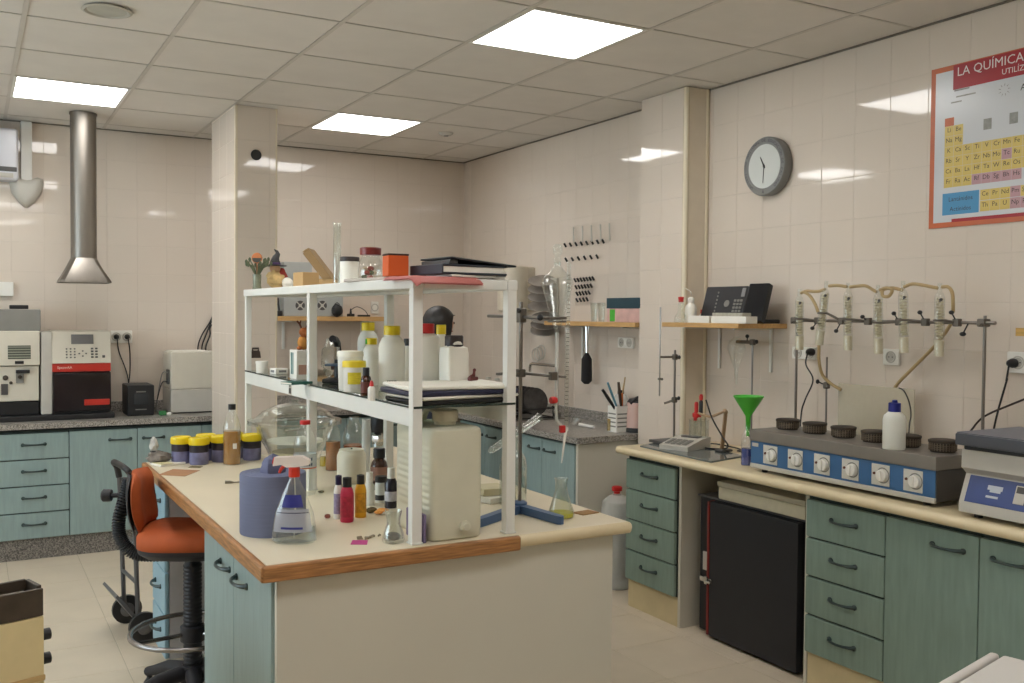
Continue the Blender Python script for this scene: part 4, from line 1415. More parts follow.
# cardboard boxes
b_, w_, h_ = xbase(306, 1.20, RT_Z, 22, 15)
t = thing('cardboard_box', 'small closed tan cardboard box on the rack top beside the doll', 'box', b_, R(8))
MB().rbox((-.036, -.045, 0), (.036, .045, .058), .0015, 1).build('carton', M_CARD, t)
MB().box((-.0363, -.006, .0585), (.0363, .006, .0588)).build('tape', mat('tape', (190, 164, 120), .35), t)
b_, w_, h_ = xbase(322, 1.33, RT_Z, 30, 38)
t = thing('cardboard_box', 'open cardboard mailer box with its lid raised on the rack top', 'box', b_, R(-119))
t.scale = (1.25, 1.1, 1.1)
tb = MB()
for q in (((-.055, -.05, 0), (.055, .05, .002)), ((-.055, -.05, .002), (-.053, .05, .035)), ((.053, -.05, .002), (.055, .05, .035)), ((-.053, -.05, .002), (.053, -.048, .035)), ((-.053, .048, .002), (.053, .05, .035))):
    tb.box(*q)
tb.build('tray', M_CARD, t)
LM = Matrix.Translation((0, .05, .036)) @ Matrix.Rotation(R(128), 4, 'X')
ld = MB().box((-.055, 0, 0), (.055, .150, .002), M=LM)
ld.box((-.055, .01, 0), (-.053, .145, .030), M=LM).box((.053, .01, 0), (.055, .145, .030), M=LM)
ld = ld.build('lid', M_CARDD, t)
fl = [(-.05, 0), (.05, 0), (.05, .014), (.034, .030), (.016, .026), (0, .034), (-.016, .026), (-.034, .030), (-.05, .014)]
MB().prism(fl, 0, .002, M=LM @ Matrix.Translation((0, .150, 0)) @ Matrix.Rotation(R(80), 4, 'X')).build('tuck_flap', M_CARD, ld)
b_, w_, h_ = xbase(337, 1.36, RT_Z, 9, 65)
bot('glass_cylinder', 'tall narrow clear glass cylinder on the rack top', 'measuring cylinder', b_, .036, h_,
    [('wall', [(0, .0), (1.5, 0), (1.5, .012), (.9, .03), (.9, .97), (1.15, .995), (1.1, 1.0), (.84, .97), (.84, .04), (0, .035)], M_GLASS2, 18)])
b_, w_, h_ = xbase(349.5, 1.30, RT_Z, 19, 29)
bot('plastic_jar', 'white jar with dark flat lid on the rack top', 'jar', b_, w_, h_,
    [('body', [(0, 0), (.95, 0), (1, .03), (1, .84), (0, .84)], M_HDPE), ('lid', [(0, .84), (1.03, .84), (1.03, .98), (.98, 1.0), (0, 1.0)], mat('dark_lid', (52, 44, 42), .45))])
b_, w_, h_ = xbase(370.5, 1.30, RT_Z, 25, 37)
t = bot('candy_jar', 'round glass jar with dark red lid, half full, on the rack top', 'jar', b_, w_, h_,
        [('jar', [(0, 0), (.8, 0), (.95, .1), (1, .35), (.92, .6), (.7, .74), (.7, .80)], M_GLASS2), ('lid', [(0, .80), (.84, .80), (.86, .98), (.8, 1.0), (0, 1.0)], mat('maroon_lid', (112, 34, 28), .35))])
rnd = random.Random(9)
cc = [mat('sweet_green', (74, 84, 54), .6), mat('sweet_red', (150, 66, 52), .6), mat('sweet_cream', (196, 180, 150), .6)]
for k in range(14):
    a, r_ = rnd.uniform(0, 6.28), rnd.uniform(0, .55) * w_ / 2
    MB().ball((r_ * math.cos(a), r_ * math.sin(a), .012 + .016 * (k % 4)), (.013, .010, .009), 8, 5).build('sweet', cc[k % 3], t)
# papers under the jars, orange box, folders, binder, tablet
slab('paper_pile', 'loose grey paper pile under the orange box on the rack top', 'papers', 1.23, 2.98, RT_Z, .20, .36, .010, mat('old_paper', (196, 186, 176), .8, var=.1), R(6))
b_ = at(395.5, 270, x=1.165)
k = mpp(b_)
t = thing('orange_box', 'bright orange cube carton with a dark top on the rack top', 'box', (1.165, b_.y, RT_Z + .0103), R(-4))
MB().rbox((-.033, -.030, 0), (.033, .030, .064), .0015, 1).build('carton', mat('orange_card', (216, 92, 30), .5, var=.05), t)
MB().rbox((-.034, -.031, .0641), (.034, .031, .070), .0015, 1).build('lid', mat('dark_brown_card', (64, 40, 30), .6), t)
pk_ = MB()
nx, ny = 14, 14
gv, gf = [], []
for i in range(nx + 1):
    for j in range(ny + 1):
        x, y = 1.105 + .235 * i / nx, 2.545 + .21 * j / ny
        dz = 0
        if y < 2.587:
            dz -= (2.587 - y) ** 1.5 * 2.4
        if x < 1.116:
            dz -= (1.116 - x) * .8
        gv.append((x + (y - 2.6) * -.10, y + (x - 1.2) * .16, RT_Z + .0012 + dz))
for i in range(nx):
    for j in range(ny):
        a = i * (ny + 1) + j
        gf.append((a, a + ny + 1, a + ny + 2, a + 1))
gv2 = [(x, y, z + .004) for x, y, z in gv]
n_ = len(gv)
pk_.add(gv + gv2, gf + [tuple(n_ + q for q in f[::-1]) for f in gf])
tag(pk_.build('pink_folder', mat('pink_card', (196, 118, 112), .7, var=.08)), 'pink card folder hanging slightly over the near end of the rack top', 'folder')
slab('white_folder', 'white paper sheaf between the pink folder and the dark binder', 'papers', 1.33, 2.69, RT_Z + .0056, .17, .14, .008, M_PAPER, R(10))
t = thing('ring_binder', 'dark navy ring binder lying on the rack top', 'binder', (1.335, 2.715, RT_Z + .0140), R(5))
MB().rbox((-.115, -.10, 0), (.115, .10, .006), .002, 1).rbox((-.115, -.10, .024), (.115, .10, .030), .002, 1).rbox((-.119, -.10, 0), (-.113, .10, .030), .002, 1).build('cover', mat('binder_navy', (44, 50, 60), .45), t)
MB().box((-.11, -.095, .0065), (.105, .095, .0235)).build('pages', M_PAPER, t)
t = thing('tablet_cover', 'thin dark board with pale edge leaning on the binder at the rack top', 'board', (1.335, 2.715, RT_Z + .0445), R(4))
MB().rbox((-.085, -.10, 0), (.15, .10, .005), .002, 1, M=Matrix.Rotation(R(5), 4, 'Y') @ Matrix.Translation((0, 0, .0095))).build('board', mat('dark_board', (52, 56, 62), .4), t)
MB().rbox((-.084, -.099, .0052), (.148, .099, .0065), .0005, 1, M=Matrix.Rotation(R(5), 4, 'Y') @ Matrix.Translation((0, 0, .0095))).build('board_face', mat('board_face', (176, 172, 160), .5), t)
MB().rbox((-.085, -.09, 0), (-.055, .09, .0135), .002, 1).build('spacer', M_DGREY, t)
t = thing('card_block', 'small white card block at the near right corner of the rack top', 'box', (1.45, 2.69, RT_Z))
MB().rbox((-.022, -.03, 0), (.022, .03, .030), .002, 1).build('cards', M_PAPER, t)
MB().rbox((-.0225, -.031, .012), (.0225, -.0301, .020), .0002, 1).build('band', M_GREY, t)

# ---- lower (glass) shelf
LS = 1.2779
b_, w_, h_ = pbase(262, 373, LS, 12, 12)
bot('small_tub', 'small white tub with flat lid at the far end of the glass shelf', 'tub', b_, w_, h_,
    [('tub', [(0, 0), (.9, 0), (.96, .05), (.98, .78), (0, .78)], M_WHITE), ('lid', cyl(1.04, .78, 1.03, 1), M_WHITE)])
b_, w_, h_ = pbase(279, 374, LS, 17, 7)
t = thing('small_box', 'low white printed packet next to the small tub on the glass shelf', 'box', b_, R(10))
MB().rbox((-.03, -.03, 0), (.03, .03, .026), .004).build('packet', M_WHITE, t)
MB().box((-.0303, -.015, .008), (-.0301, .02, .018)).box((-.015, -.0303, .008), (.02, -.0301, .018)).build('print', mat('grey_print', (120, 120, 120), .6), t)
b_, w_, h_ = pbase(294, 379, LS, 20, 29)
t = thing('carton', 'white and green upright carton behind the rack post on the glass shelf', 'box', (b_.x + .04, b_.y, LS), R(3))
MB().rbox((-.045, -.04, 0), (.045, .04, h_), .002, 1).build('carton', M_WHITE, t)
MB().box((-.0455, -.005, .02), (-.0452, .006, h_ - .01)).box((-.0455, .012, .02), (-.0452, .026, h_ - .01)).build('stripe', mat('teal_stripe', (40, 110, 110), .5), t)
MB().box((-.036, -.0405, .02), (.03, -.0402, h_ * .5)).build('label', mat('pink_label', (190, 150, 132), .6), t)
zc = LS + h_ + .0004
t = thing('plush_reindeer', 'orange-brown toy reindeer sitting on the white carton', 'toy', (b_.x + .04, b_.y, zc))
pm = mat('reindeer_brown', (150, 84, 38), .9, var=.2, scale=60)
MB().ball((0, 0, .03), (.026, .022, .030)).build('body', mat('reindeer_tan', (186, 128, 60), .9, var=.2), t)
MB().ball((0, -.008, .072), (.021, .021, .020)).ball((0, -.026, .068), (.011, .012, .010)).build('head', pm, t)
for s in (-1, 1):
    MB().tube([(.010 * s, 0, .088), (.016 * s, 0, .105), (.028 * s, 0, .118)], .004, 6).tube([(.016 * s, 0, .105), (.012 * s, 0, .120)], .003, 6).build('antler', mat('antler', (96, 50, 30), .8), t)
    MB().ball((.022 * s, -.012, .008), (.011, .018, .008), 8, 5).build('leg', pm, t)
b_, w_, h_ = pbase(306, 379, LS, 14, 46)
cr = MB()
crumple(cr, (0, 0, h_ * .45), (.035, .045, h_ * .45), 21, .4, 12, 9)
tag(cr.build('plastic_bag', M_FILM, None, (b_.x + .10, b_.y + .02, LS), 0, 20), 'crumpled clear plastic bag behind the second rack post', 'bag')
t = thing('thin_book', 'flat green booklet lying at the edge of the glass shelf', 'book', tuple(at(297, 384, z=LS)), R(20))
MB().rbox((-.05, -.035, 0), (.05, .035, .010), .001, 1).build('cover', mat('green_cover', (40, 96, 86), .5), t)
MB().box((-.0505, -.033, .002), (-.05, .033, .008)).build('pages', M_PAPER, t)
# microscope
b_ = at(323, 384, z=LS)
t = thing('microscope', 'black compact microscope with a raised tube on the glass shelf', 'microscope', (b_.x + .07, b_.y + .05, LS), R(-30))
MB().rbox((-.045, -.06, 0), (.045, .055, .018), .006).build('base', M_BLACK, t)
MB().tube([(0, .04, .018), (0, .045, .09), (0, .02, .15)], [.018, .016, .013], 12).build('arm', M_BLACK, t)
MB().rbox((-.038, -.045, .066), (.038, .03, .074), .003).build('stage', mat('scope_blue', (70, 92, 120), .4), t)
MB().tube([(0, .02, .15), (0, -.02, .168), (0, -.075, .172)], [.014, .013, .014], 12).build('tube', M_BLACK, t)
MB().lathe([(0, .09), (.010, .09), (.014, .14), (0, .14)], 12, c=(0, -.005, 0)).build('objective', M_CHROME, t)
for s in (-1, 1):
    MB().lathe([(0, 0), (.013, 0), (.013, .012), (0, .012)], 14, M=Matrix.Translation((.016 * s, .045, .06)) @ Matrix.Rotation(R(90 * s), 4, 'Y')).build('focus_knob', mat('knob_brown', (86, 60, 48), .5), t)
# tubs and bottles
b_, w_, h_ = pbase(342, 391, LS, 25, 38)
bot('white_bucket', 'wide white plastic tub without print in the row on the glass shelf', 'tub', (b_.x + .055, b_.y + .07, LS), w_ * 1.03, h_ * 1.03,
    [('tub', [(0, 0), (.88, 0), (.92, .02), (1, .88), (0, .88)], M_WHITE, 28), ('lid', [(0, .86), (1.05, .86), (1.05, .97), (1.0, 1.0), (0, 1.0)], M_HDPE, 28)])
b_, w_, h_ = pbase(352.5, 392, LS, 23, 31)
t = bot('yellow_lid_tub', 'white tub with yellow lid and yellow label on the glass shelf', 'tub', (b_.x + .01, b_.y + .012, LS), w_, h_,
        [('tub', [(0, 0), (.86, 0), (.9, .02), (.97, .82), (0, .82)], M_WHITE, 28), ('lid', [(0, .80), (1.03, .80), (1.04, .97), (.98, 1.0), (0, 1.0)], M_YELLOW, 28)])
lbm = MB()
la = [R(a) for a in range(215, 290, 9)]
lv = [(w_ / 2 * .965 * math.cos(a), w_ / 2 * .965 * math.sin(a), h_ * zz) for zz in (.26, .64) for a in la]
nn = len(la)
lbm.add(lv, [(i, i + 1, nn + i + 1, nn + i) for i in range(nn - 1)])
lbm.build('label', mat('yellow_label', (226, 204, 50), .5, var=.2, scale=60, stretch=(1, 1, 6)), t)
HB = 'white plastic bottles on the glass shelf'
b_, w_, h_ = pbase(366, 395.5, LS, 11, 28)
bot('brown_bottle', 'small brown bottle with black cap at the front of the glass shelf', 'bottle', b_, w_, h_,
    [('body', [(0, 0), (.95, 0), (1, .03), (1, .55), (.85, .66), (.5, .74), (0, .74)], M_BROWN), ('cap', [(0, .72), (.62, .72), (.62, .98), (.55, 1), (0, 1)], M_BLACK), ('label', [(1.01, .1), (1.01, .5)], mat('brown_label', (96, 46, 36), .5))])
b_, w_, h_ = pbase(371.5, 400.5, LS, 7.5, 20)
bot('dropper_bottle', 'tiny white bottle with red nozzle cap at the front of the glass shelf', 'bottle', b_, w_, h_,
    [('body', [(0, 0), (.95, 0), (1, .03), (1, .62), (.6, .72), (0, .72)], M_WHITE), ('cap', [(0, .70), (.62, .70), (.5, .9), (.2, 1), (0, 1)], M_RED)])


def hb(label, px, X, wpx, hpx, capm, z=LS, name='plastic_bottle', body=M_HDPE, prof=B_HDPE, cap=C_CAP, **kw):
    b, w, h = xbase(px, X, z, wpx, hpx, 350)
    return bot(name, label, 'bottle', b, w, h, [('body', prof, body, 28), ('cap', cap, capm, 20)], HB, **kw)


hb('white bottle with yellow cap standing furthest back on the glass shelf', 368, 1.40, 21, 58, M_YELLOW, body=M_HDPEB)
t = hb('white bottle with yellow and green cap on the glass shelf', 371.5, 1.325, 17.5, 47, M_YELLOW)
b_, w_, h_ = xbase(371.5, 1.325, LS, 17.5, 47, 350)
MB().box((-w_ * .34, -.006, h_ * .87), (-w_ * .30, .006, h_ * .98)).build('cap_tab', M_GREEN, t)
t = hb('large white bottle with yellow cap in the middle of the glass shelf', 392, 1.29, 26.5, 65, M_YELLOW)
b_, w_, h_ = xbase(392, 1.29, LS, 26.5, 65, 350)
pr_ = MB()
dv_ = Vector((-b_.x, -b_.y, 0)).normalized()
rt_ = Vector((-dv_.y, dv_.x, 0))
for k in range(6):
    c = dv_ * (w_ / 2 + .0004) + rt_ * (-.014 + .0055 * k)
    c.z = h_ * .155
    pr_.add([c - rt_ * .002 + Vector((0, 0, -.004)), c + rt_ * .002 + Vector((0, 0, -.004)), c + rt_ * .002 + Vector((0, 0, .004)), c - rt_ * .002 + Vector((0, 0, .004))], [(0, 1, 2, 3)])
tag(pr_.build('printed_mark', M_DGREY, t), kind='stuff')
hb('white bottle with black cap mostly hidden behind the near rack post', 408, 1.38, 14, 50, M_BLACK)
hb('tall white bottle with red cap right of the near rack post', 426, 1.335, 27, 71, M_RED, prof=[(0, 0), (.96, 0), (1, .02), (1, .78), (.95, .82), (.6, .86), (0, .88)])
hb('white bottle with yellow cap between the red-capped bottle and the black-capped can', 441, 1.412, 16, 68, M_YELLOW)
b_, w_, h_ = xbase(454, 1.39, LS, 30, 61, 350)
t = thing('jerrycan', 'small square milky can with wide black cap on the glass shelf', 'can', b_, 0, 'white plastic bottles on the glass shelf')
MB().lathe([(0, 0), (.95, 0), (1, .012), (1, h_ * .76 - .01), (.93, h_ * .80), (.6, h_ * .83), (0, h_ * .83)], 32, sq=(w_ * .40, w_ * .40, 7)).build('body', M_HDPE, t)
MB().lathe([(0, h_ * .82), (w_ * .31, h_ * .82), (w_ * .31, h_ * .98), (w_ * .28, h_), (0, h_)], 24).build('cap', mat('black_brown_cap', (46, 34, 32), .5), t)
MB().tube(spline([(-w_ * .30, 0, h_ * .80), (0, -w_ * .30, h_ * .88), (w_ * .33, 0, h_ * .80)], 6), .006, 8).build('handle', M_HDPE, t)
# books at the near end of the shelf
z = LS
for (nm, lb_, sx, sy, hh, mm, rz, dx, dy) in (
        ('document_folder', 'black document folder lowest in the pile at the near end of the glass shelf', .34, .24, .014, M_BLACK, 4, 0, 0),
        ('paper_sheaf', 'white papers between the black and navy folders on the glass shelf', .35, .235, .010, M_PAPER, 7, .004, 0),
        ('navy_folder', 'navy folder second from top in the pile at the near end of the glass shelf', .36, .25, .016, M_NAVY, 3, -.004, .006),
        ('paper_sheaf', 'wavy white papers topmost in the pile at the near end of the glass shelf', .345, .24, .014, M_PAPER, -3, -.008, .008)):
    slab(nm, lb_, 'papers', 1.315 + dx, 2.725 + dy, z, sx, sy, hh, mm, R(rz), 'paper pile on the glass shelf', .004)
    z += hh + .0004
b_ = at(478, 380, x=1.44)
t = thing('red_clip', 'small dark red toy figure on the right end of the paper pile', 'toy', (1.425, 2.79, z), R(30))
MB().rbox((-.022, -.008, 0), (.022, .008, .012), .003).build('base', mat('dark_red', (92, 34, 30), .5), t)
MB().tube([(.004, 0, .012), (.008, 0, .030)], [.006, .004], 8).ball((.009, 0, .033), .006, 8, 6).tube([(0, 0, .018), (-.02, 0, .012)], .004, 6).build('figure', mat('dark_red', (92, 34, 30), .5), t)

# ---- on the island worktop
IZT = IZ + .0004
b_ = at(295, 452, z=IZT)
b_.y = 4.36
b_.x = at(295, 430, y=4.36).x
k = mpp(b_)
w_ = 92 * k
hz_ = at(295, 399, y=b_.y).z - IZT
t = bot('desiccator', 'large clear glass desiccator with domed lid under the far end of the rack', 'desiccator', b_, w_, hz_,
        [('bowl', [(0, .0), (.5, 0), (.55, .05), (.62, .2), (.78, .42), (.85, .58), (1.0, .60), (1.0, .63), (.82, .63), (.76, .45), (.6, .25), (.5, .08), (0, .05)], M_GLASS2, 40),
         ('dome_lid', [(.82, .635), (1.0, .635), (1.0, .665), (.86, .68), (.70, .80), (.45, .89), (.15, .935), (0, .94)], M_GLASS2, 40),
         ('lid_knob', [(0, .93), (.07, .93), (.06, .96), (.09, .98), (.08, 1.0), (0, 1.0)], M_GLASS2, 16),
         ('ceramic_plate', [(0, .30), (.60, .30), (.60, .33), (0, .33)], M_WHITE, 32),
         ('desiccant', [(0, .06), (.46, .06), (.48, .14), (0, .16)], mat('desiccant', (206, 198, 160), .8, var=.2, scale=120), 28)])
# yellow-lidded jars at the far end
jr = None
JB = [(181, 4.49), (199, 4.42), (221, 4.455), (234, 4.53), (252, 4.45), (206, 4.535)]
JL = ['left-most yellow-lidded jar at the far edge of the island', 'yellow-lidded jar in front of the group, next to the left-most one', 'yellow-lidded jar in the middle of the group', 'yellow-lidded jar half behind the amber bottle',
      'yellow-lidded jar on its own right of the rack post', 'yellow-lidded jar in the back row, left', 'yellow-lidded jar in the back row, right']
for (px, py), lb_ in zip(JB, JL):
    row = py
    g_ = at(px, 440, y=row)
    x, y = g_.x, row
    if jr is None:
        jr = thing('spice_jar', lb_, 'jar', (x, y, IZT), 0, 'yellow-lidded jars')
        MB().lathe([(0, 0), (.038, 0), (.041, .004), (.041, .055), (0, .055)], 24).build('jar_base', mat('jar_label_blue', (108, 108, 140), .5, var=.8, scale=18), jr)
        MB().lathe([(0, .0552), (.0415, .0552), (.0415, .088), (0, .088)], 24).build('jar_body', mat('jar_dark', (46, 40, 48), .35, var=.3, scale=60), jr)
        l = MB().lathe([(0, .088), (.0440, .088), (.0440, .112), (.042, .118), (.036, .119), (.034, .115), (0, .115)], 30).build('lid', M_YELLOW, jr)
        gr = MB()
        for k in range(30):
            a = 2 * PI * k / 30
            gr.box((-.001, -.0015, .09), (.001, .0015, .11), M=Matrix.Translation((.0443 * math.cos(a), .0443 * math.sin(a), 0)) @ Matrix.Rotation(a, 4, 'Z'))
        tag(gr.build('lid_ribs', M_YELLOW, l), kind='stuff')
        first = jr
    else:
        o = copy_tree(first)
        o.location = (x, y, IZT)
        o['label'] = lb_
        o.rotation_euler.z = random.uniform(0, 3)
b_, w_, h_ = pbase(232, 464, IZT, 17.5, 60)
t = bot('amber_oil_bottle', 'tall clear plastic bottle of amber liquid with black cap on the island', 'bottle', b_, w_, h_,
        [('body', [(0, 0), (.95, 0), (1, .02), (1, .56), (.97, .62), (.75, .76), (.40, .86), (.36, .92), (0, .92)], M_FILM), ('liquid', [(0, .01), (.95, .01), (.95, .555), (0, .56)], M_AMBERL), ('cap', [(0, .91), (.42, .91), (.42, 1), (0, 1)], M_BLACK)])
q = MB()
k = w_ / 2 * 1.01
la = [R(a) for a in (262, 275, 288)]
q.add([(k * math.cos(a), k * math.sin(a), h_ * zz) for zz in (.27, .36) for a in la], [(0, 1, 4, 3), (1, 2, 5, 4)])
q.build('label', M_PAPER, t)
# plastic bag bundle and papers at the far left corner
b_ = at(152, 461, z=IZT)
t = thing('plastic_bag', 'crumpled grey plastic bag bundle at the far left corner of the island', 'bag', (.742, 4.50, IZT))
crumple(MB(), (-.01, 0, .03), (.065, .05, .032), 31, .35).build('bag', mat('grey_film', (120, 112, 104), .3, var=.4, scale=40), t, ang=15)
crumple(MB(), (-.03, 0, .085), (.022, .02, .040), 33, .4).build('twisted_neck', mat('clear_film', (196, 196, 192), .25, var=.3, scale=40), t, ang=15)
MB().lathe([(.012, .052), (.016, .056), (.012, .062)], 10, c=(-.03, 0, 0)).build('tie', M_BLACK, t)
p0 = at(168, 464.5, z=IZT)
t = thing('notebook', 'small white notepad near the far left corner of the island', 'notepad', (p0.x, p0.y, IZT), R(20))
MB().rbox((-.06, -.045, 0), (.06, .045, .010), .001, 1).build('pages', M_PAPER, t)
MB().rbox((-.06, -.046, .0101), (.0, .046, .013), .001, 1).build('cover', mat('cream_card', (214, 204, 160), .6), t)
q4 = [at(a, b, z=IZT) for a, b in ((158, 475), (185, 476.3), (200, 470.5), (173, 469.3))]
tag(MB().prism([(p.x, p.y) for p in q4], IZT, IZT + .0012).build('brown_paper', mat('brown_sheet', (168, 122, 84), .8, var=.06)), 'flat brown paper square on the island, left of the amber bottle', 'paper')
q4 = [at(a, b, z=IZT) for a, b in ((188, 467.5), (200, 468), (203, 466.6), (192, 466))]
tag(MB().prism([(p.x, p.y) for p in q4], IZT, IZT + .001).build('leaf_scrap', mat('olive_scrap', (110, 96, 56), .8)), 'small olive scrap on the island beside the brown paper', 'scrap')
b_, w_, h_ = pbase(206.5, 463.8, IZT, 3.4, 6.5)
bot('glass_vial', 'tiny glass vial standing alone on the island', 'vial', b_, w_, h_, [('vial', [(0, 0), (1, 0), (1, .7), (.6, .8), (.6, 1)], M_GLASS2, 12), ('content', cyl(.9, .02, .9, .35), M_DGREY, 12)])
p0, p1 = at(225, 482.6, z=IZT + .003), at(240, 482, z=IZT + .003)
tag(MB().tube([p0, p0.lerp(p1, .35), p0.lerp(p1, .6), p1], [.008, .007, .0025, .0025], 8).build('spatula', mat('spatula_metal', (120, 112, 96), .4, .7)), 'small metal spatula lying left of the blue paper roll', 'spatula')
# blue paper roll
c_ = at(273, 531, z=IZT)
k = mpp(c_)
rr_ = 32 * k
hh = at(273, 472, y=c_.y).z - IZT
t = thing('paper_roll', 'large blue paper towel roll standing on the near left corner of the island', 'paper roll', (c_.x, c_.y, IZT))
MB().lathe([(.035, 0), (rr_, 0), (rr_ + .001, .004), (rr_ + .001, hh - .004), (rr_ - .001, hh), (.036, hh), (.034, hh - .02), (.034, .02), (.035, 0)], 56).build('roll', mat('blue_paper', (110, 116, 142), .85, var=.05, scale=8, stretch=(1, 1, 20)), t)
rb = MB()
for i, q_ in enumerate((.05, .066, .082, .098, .112)):
    if q_ < rr_ - .004:
        rb.tube([(q_ * math.cos(2 * PI * j / 40), q_ * math.sin(2 * PI * j / 40), hh + .0002) for j in range(40)], .0008, 4, closed=True)
tag(rb.build('winding_rings', mat('blue_paper_dark', (96, 104, 138), .85), t), kind='stuff')
MB().lathe([(.030, .0), (.034, .0), (.034, hh - .01), (.030, hh - .01)], 20).build('core', M_CARDD, t)
crumple(MB(), (0, 0, hh + .012), (.042, .036, .046), 14, .25, 14, 8).build('paper_end', mat('blue_paper_end', (106, 110, 138), .85, var=.06), t, ang=25)
# spray bottle
b_ = at(291, 541.5, z=IZT)
k = mpp(b_)
b_ = Vector((b_.x + .006, b_.y - .012, IZT))
hs = at(291, 456, y=b_.y).z - IZT
t = thing('spray_bottle', 'clear spray bottle with red and white trigger beside the blue paper roll', 'spray bottle', b_, YAW * -1 + 0)
wv = 22.5 * k
MB().lathe([(0, 0), (.86, 0), (1.0, .03), (.98, .14), (.86, .34), (.55, .55), (.24, .72), (.20, .76), (.20, .78)], 32, M=Matrix.Diagonal((wv, wv * .55, hs, 1))).build('bottle', M_FILM, t)
MB().lathe([(0, .012), (.80, .012), (.95, .03), (.92, .14), (.90, .18), (0, .18)], 32, M=Matrix.Diagonal((wv, wv * .54, hs, 1))).build('liquid', M_WATER, t)


def face_patch(z0, z1, f, mat_, name, parent=t, squash=.56):
    mb = MB()
    pr = [(.0, .86), (.03, 1.0), (.14, .98), (.34, .86), (.55, .55), (.72, .24)]

    def rad(zz):
        for (za, ra), (zb, rb2) in zip(pr, pr[1:]):
            if za <= zz <= zb:
                return ra + (rb2 - ra) * (zz - za) / (zb - za)
        return .24
    zs = [z0 + (z1 - z0) * i / 4 for i in range(5)]
    an = [R(-90 + f * (j - 4) / 4) for j in range(9)]
    vs = [(rad(zz) * wv * 1.012 * math.cos(a), rad(zz) * wv * squash * 1.02 * math.sin(a), zz * hs) for zz in zs for a in an]
    mb.add(vs, [(i * 9 + j, i * 9 + j + 1, (i + 1) * 9 + j + 1, (i + 1) * 9 + j) for i in range(4) for j in range(8)])
    return mb.build(name, mat_, parent)


face_patch(.14, .40, 60, glass('label_film', base=.05, body=.55, bodycol=(196, 198, 212)), 'label')
face_patch(.42, .56, 40, mat('label_navy', (44, 48, 128), .4), 'brand_patch')
face_patch(.355, .365, 55, M_NAVY, 'label_line')
face_patch(.175, .20, 30, mat('label_navy', (44, 48, 128), .4), 'label_bar')
MB().lathe([(0, .76), (.030, .76), (.030, .865), (.026, .87), (0, .87)], 20, M=Matrix.Diagonal((.55, .55, hs, 1))).build('collar', mat('spray_red', (206, 52, 32), .4), t)
hd = MB().prism([(-.055, .885), (-.050, .985), (.030, 1.0), (.052, .955), (.050, .90), (.012, .875), (-.015, .872), (-.03, .90)], -.013, .013, M=Matrix.Translation((-.006, 0, 0)) @ Matrix(((1, 0, 0, 0), (0, 0, 1, 0), (0, hs, 0, 0), (0, 0, 0, 1))))
hd.build('trigger_head', mat('spray_white', (226, 214, 206), .4), t)
MB().tube([(-.048, 0, .93 * hs), (-.062, 0, .945 * hs)], [.013, .011], 10).build('nozzle', mat('spray_red', (206, 52, 32), .4), t)
MB().tube([(-.028, 0, .895 * hs), (-.040, 0, .84 * hs), (-.044, 0, .80 * hs)], [.006, .005, .004], 8).build('trigger', mat('spray_red', (206, 52, 32), .4), t)
MB().tube([(0, 0, .05 * hs), (.004, 0, .5 * hs), (0, 0, .8 * hs)], .002, 6).build('dip_tube', M_FROST, t)
# water bottle
b_, w_, h_ = pbase(305, 494, IZT, 22.5, 74)
rib = [(0, 0), (.9, 0), (.95, .02)]
for i in range(10):
    rib += [(1.0, .04 + .030 * i), (.93, .055 + .030 * i)]
rib += [(1.0, .36), (1.0, .56), (.97, .58), (1.0, .62), (.96, .72), (.72, .84), (.42, .93), (.40, .95)]
t = bot('water_bottle', 'clear ribbed plastic water bottle with red cap behind the spray bottle', 'bottle', b_, w_, h_,
        [('body', rib, M_FILM, 28), ('label', [(1.015, .375), (1.015, .555)], glass('wrap_label', base=.06, body=.75, bodycol=(206, 212, 214)), 28), ('cap', [(0, .945), (.46, .945), (.46, .995), (.42, 1), (0, 1)], M_RED), ('label_edge', [(1.02, .360), (1.02, .375)], mat('orange_line', (196, 92, 40), .5), 28)])
q = MB()
dv_ = Vector((-b_.x, -b_.y, 0)).normalized()
aa = math.atan2(dv_.y, dv_.x)
for k in range(7):
    a = aa + R(-38 + 12 * k)
    for zz in (.42, .49):
        rr2 = w_ / 2 * 1.022
        q.add([(rr2 * math.cos(a + s * R(4)), rr2 * math.sin(a + s * R(4)), h_ * (zz + v)) for s, v in ((-1, -.022), (1, -.018), (1, .022), (-1, .014))], [(0, 1, 2, 3)])
tag(q.build('label_print', mat('label_print_dark', (46, 60, 84), .5), t), kind='stuff')
# amber flasks behind, candle jar, cylinder, vials
ABP = [('body', [(0, 0), (.95, 0), (1, .03), (1, .62), (.85, .76), (.45, .88), (.42, 1.0)], M_FILM), ('liquid', [(0, .012), (.95, .012), (.95, .55), (0, .55)], mat('amber_dark', (150, 92, 34), .2, var=.15, scale=12))]
for (px, py, wp, hp_, lb_) in ((333, 470, 15, 52, 'clear bottle of amber liquid behind the white candle jar, left of the pair'), (354, 468, 22, 52, 'wider clear bottle of reddish-amber liquid behind the white candle jar')):
    b_, w_, h_ = pbase(px, py, IZT, wp, hp_)
    prt = ABP if px < 340 else [ABP[0], ('liquid', [(0, .012), (.95, .012), (.95, .45), (0, .45)], mat('amber_red', (146, 78, 44), .2, var=.15, scale=12))]
    bot('amber_bottle', lb_, 'bottle', b_, w_, h_, prt, 'amber bottles on the island')
b_, w_, h_ = pbase(351.5, 482, IZT, 29, 33)
t = bot('candle_jar', 'wide white jar with a small hole in its lid on the island', 'jar', b_, w_, h_,
        [('jar', [(0, 0), (.96, 0), (1, .04), (1, .82), (.9, .93), (.86, .95), (.86, 1.0), (0, 1.0)], mat('cream_jar', (220, 214, 194), .45, var=.04))])
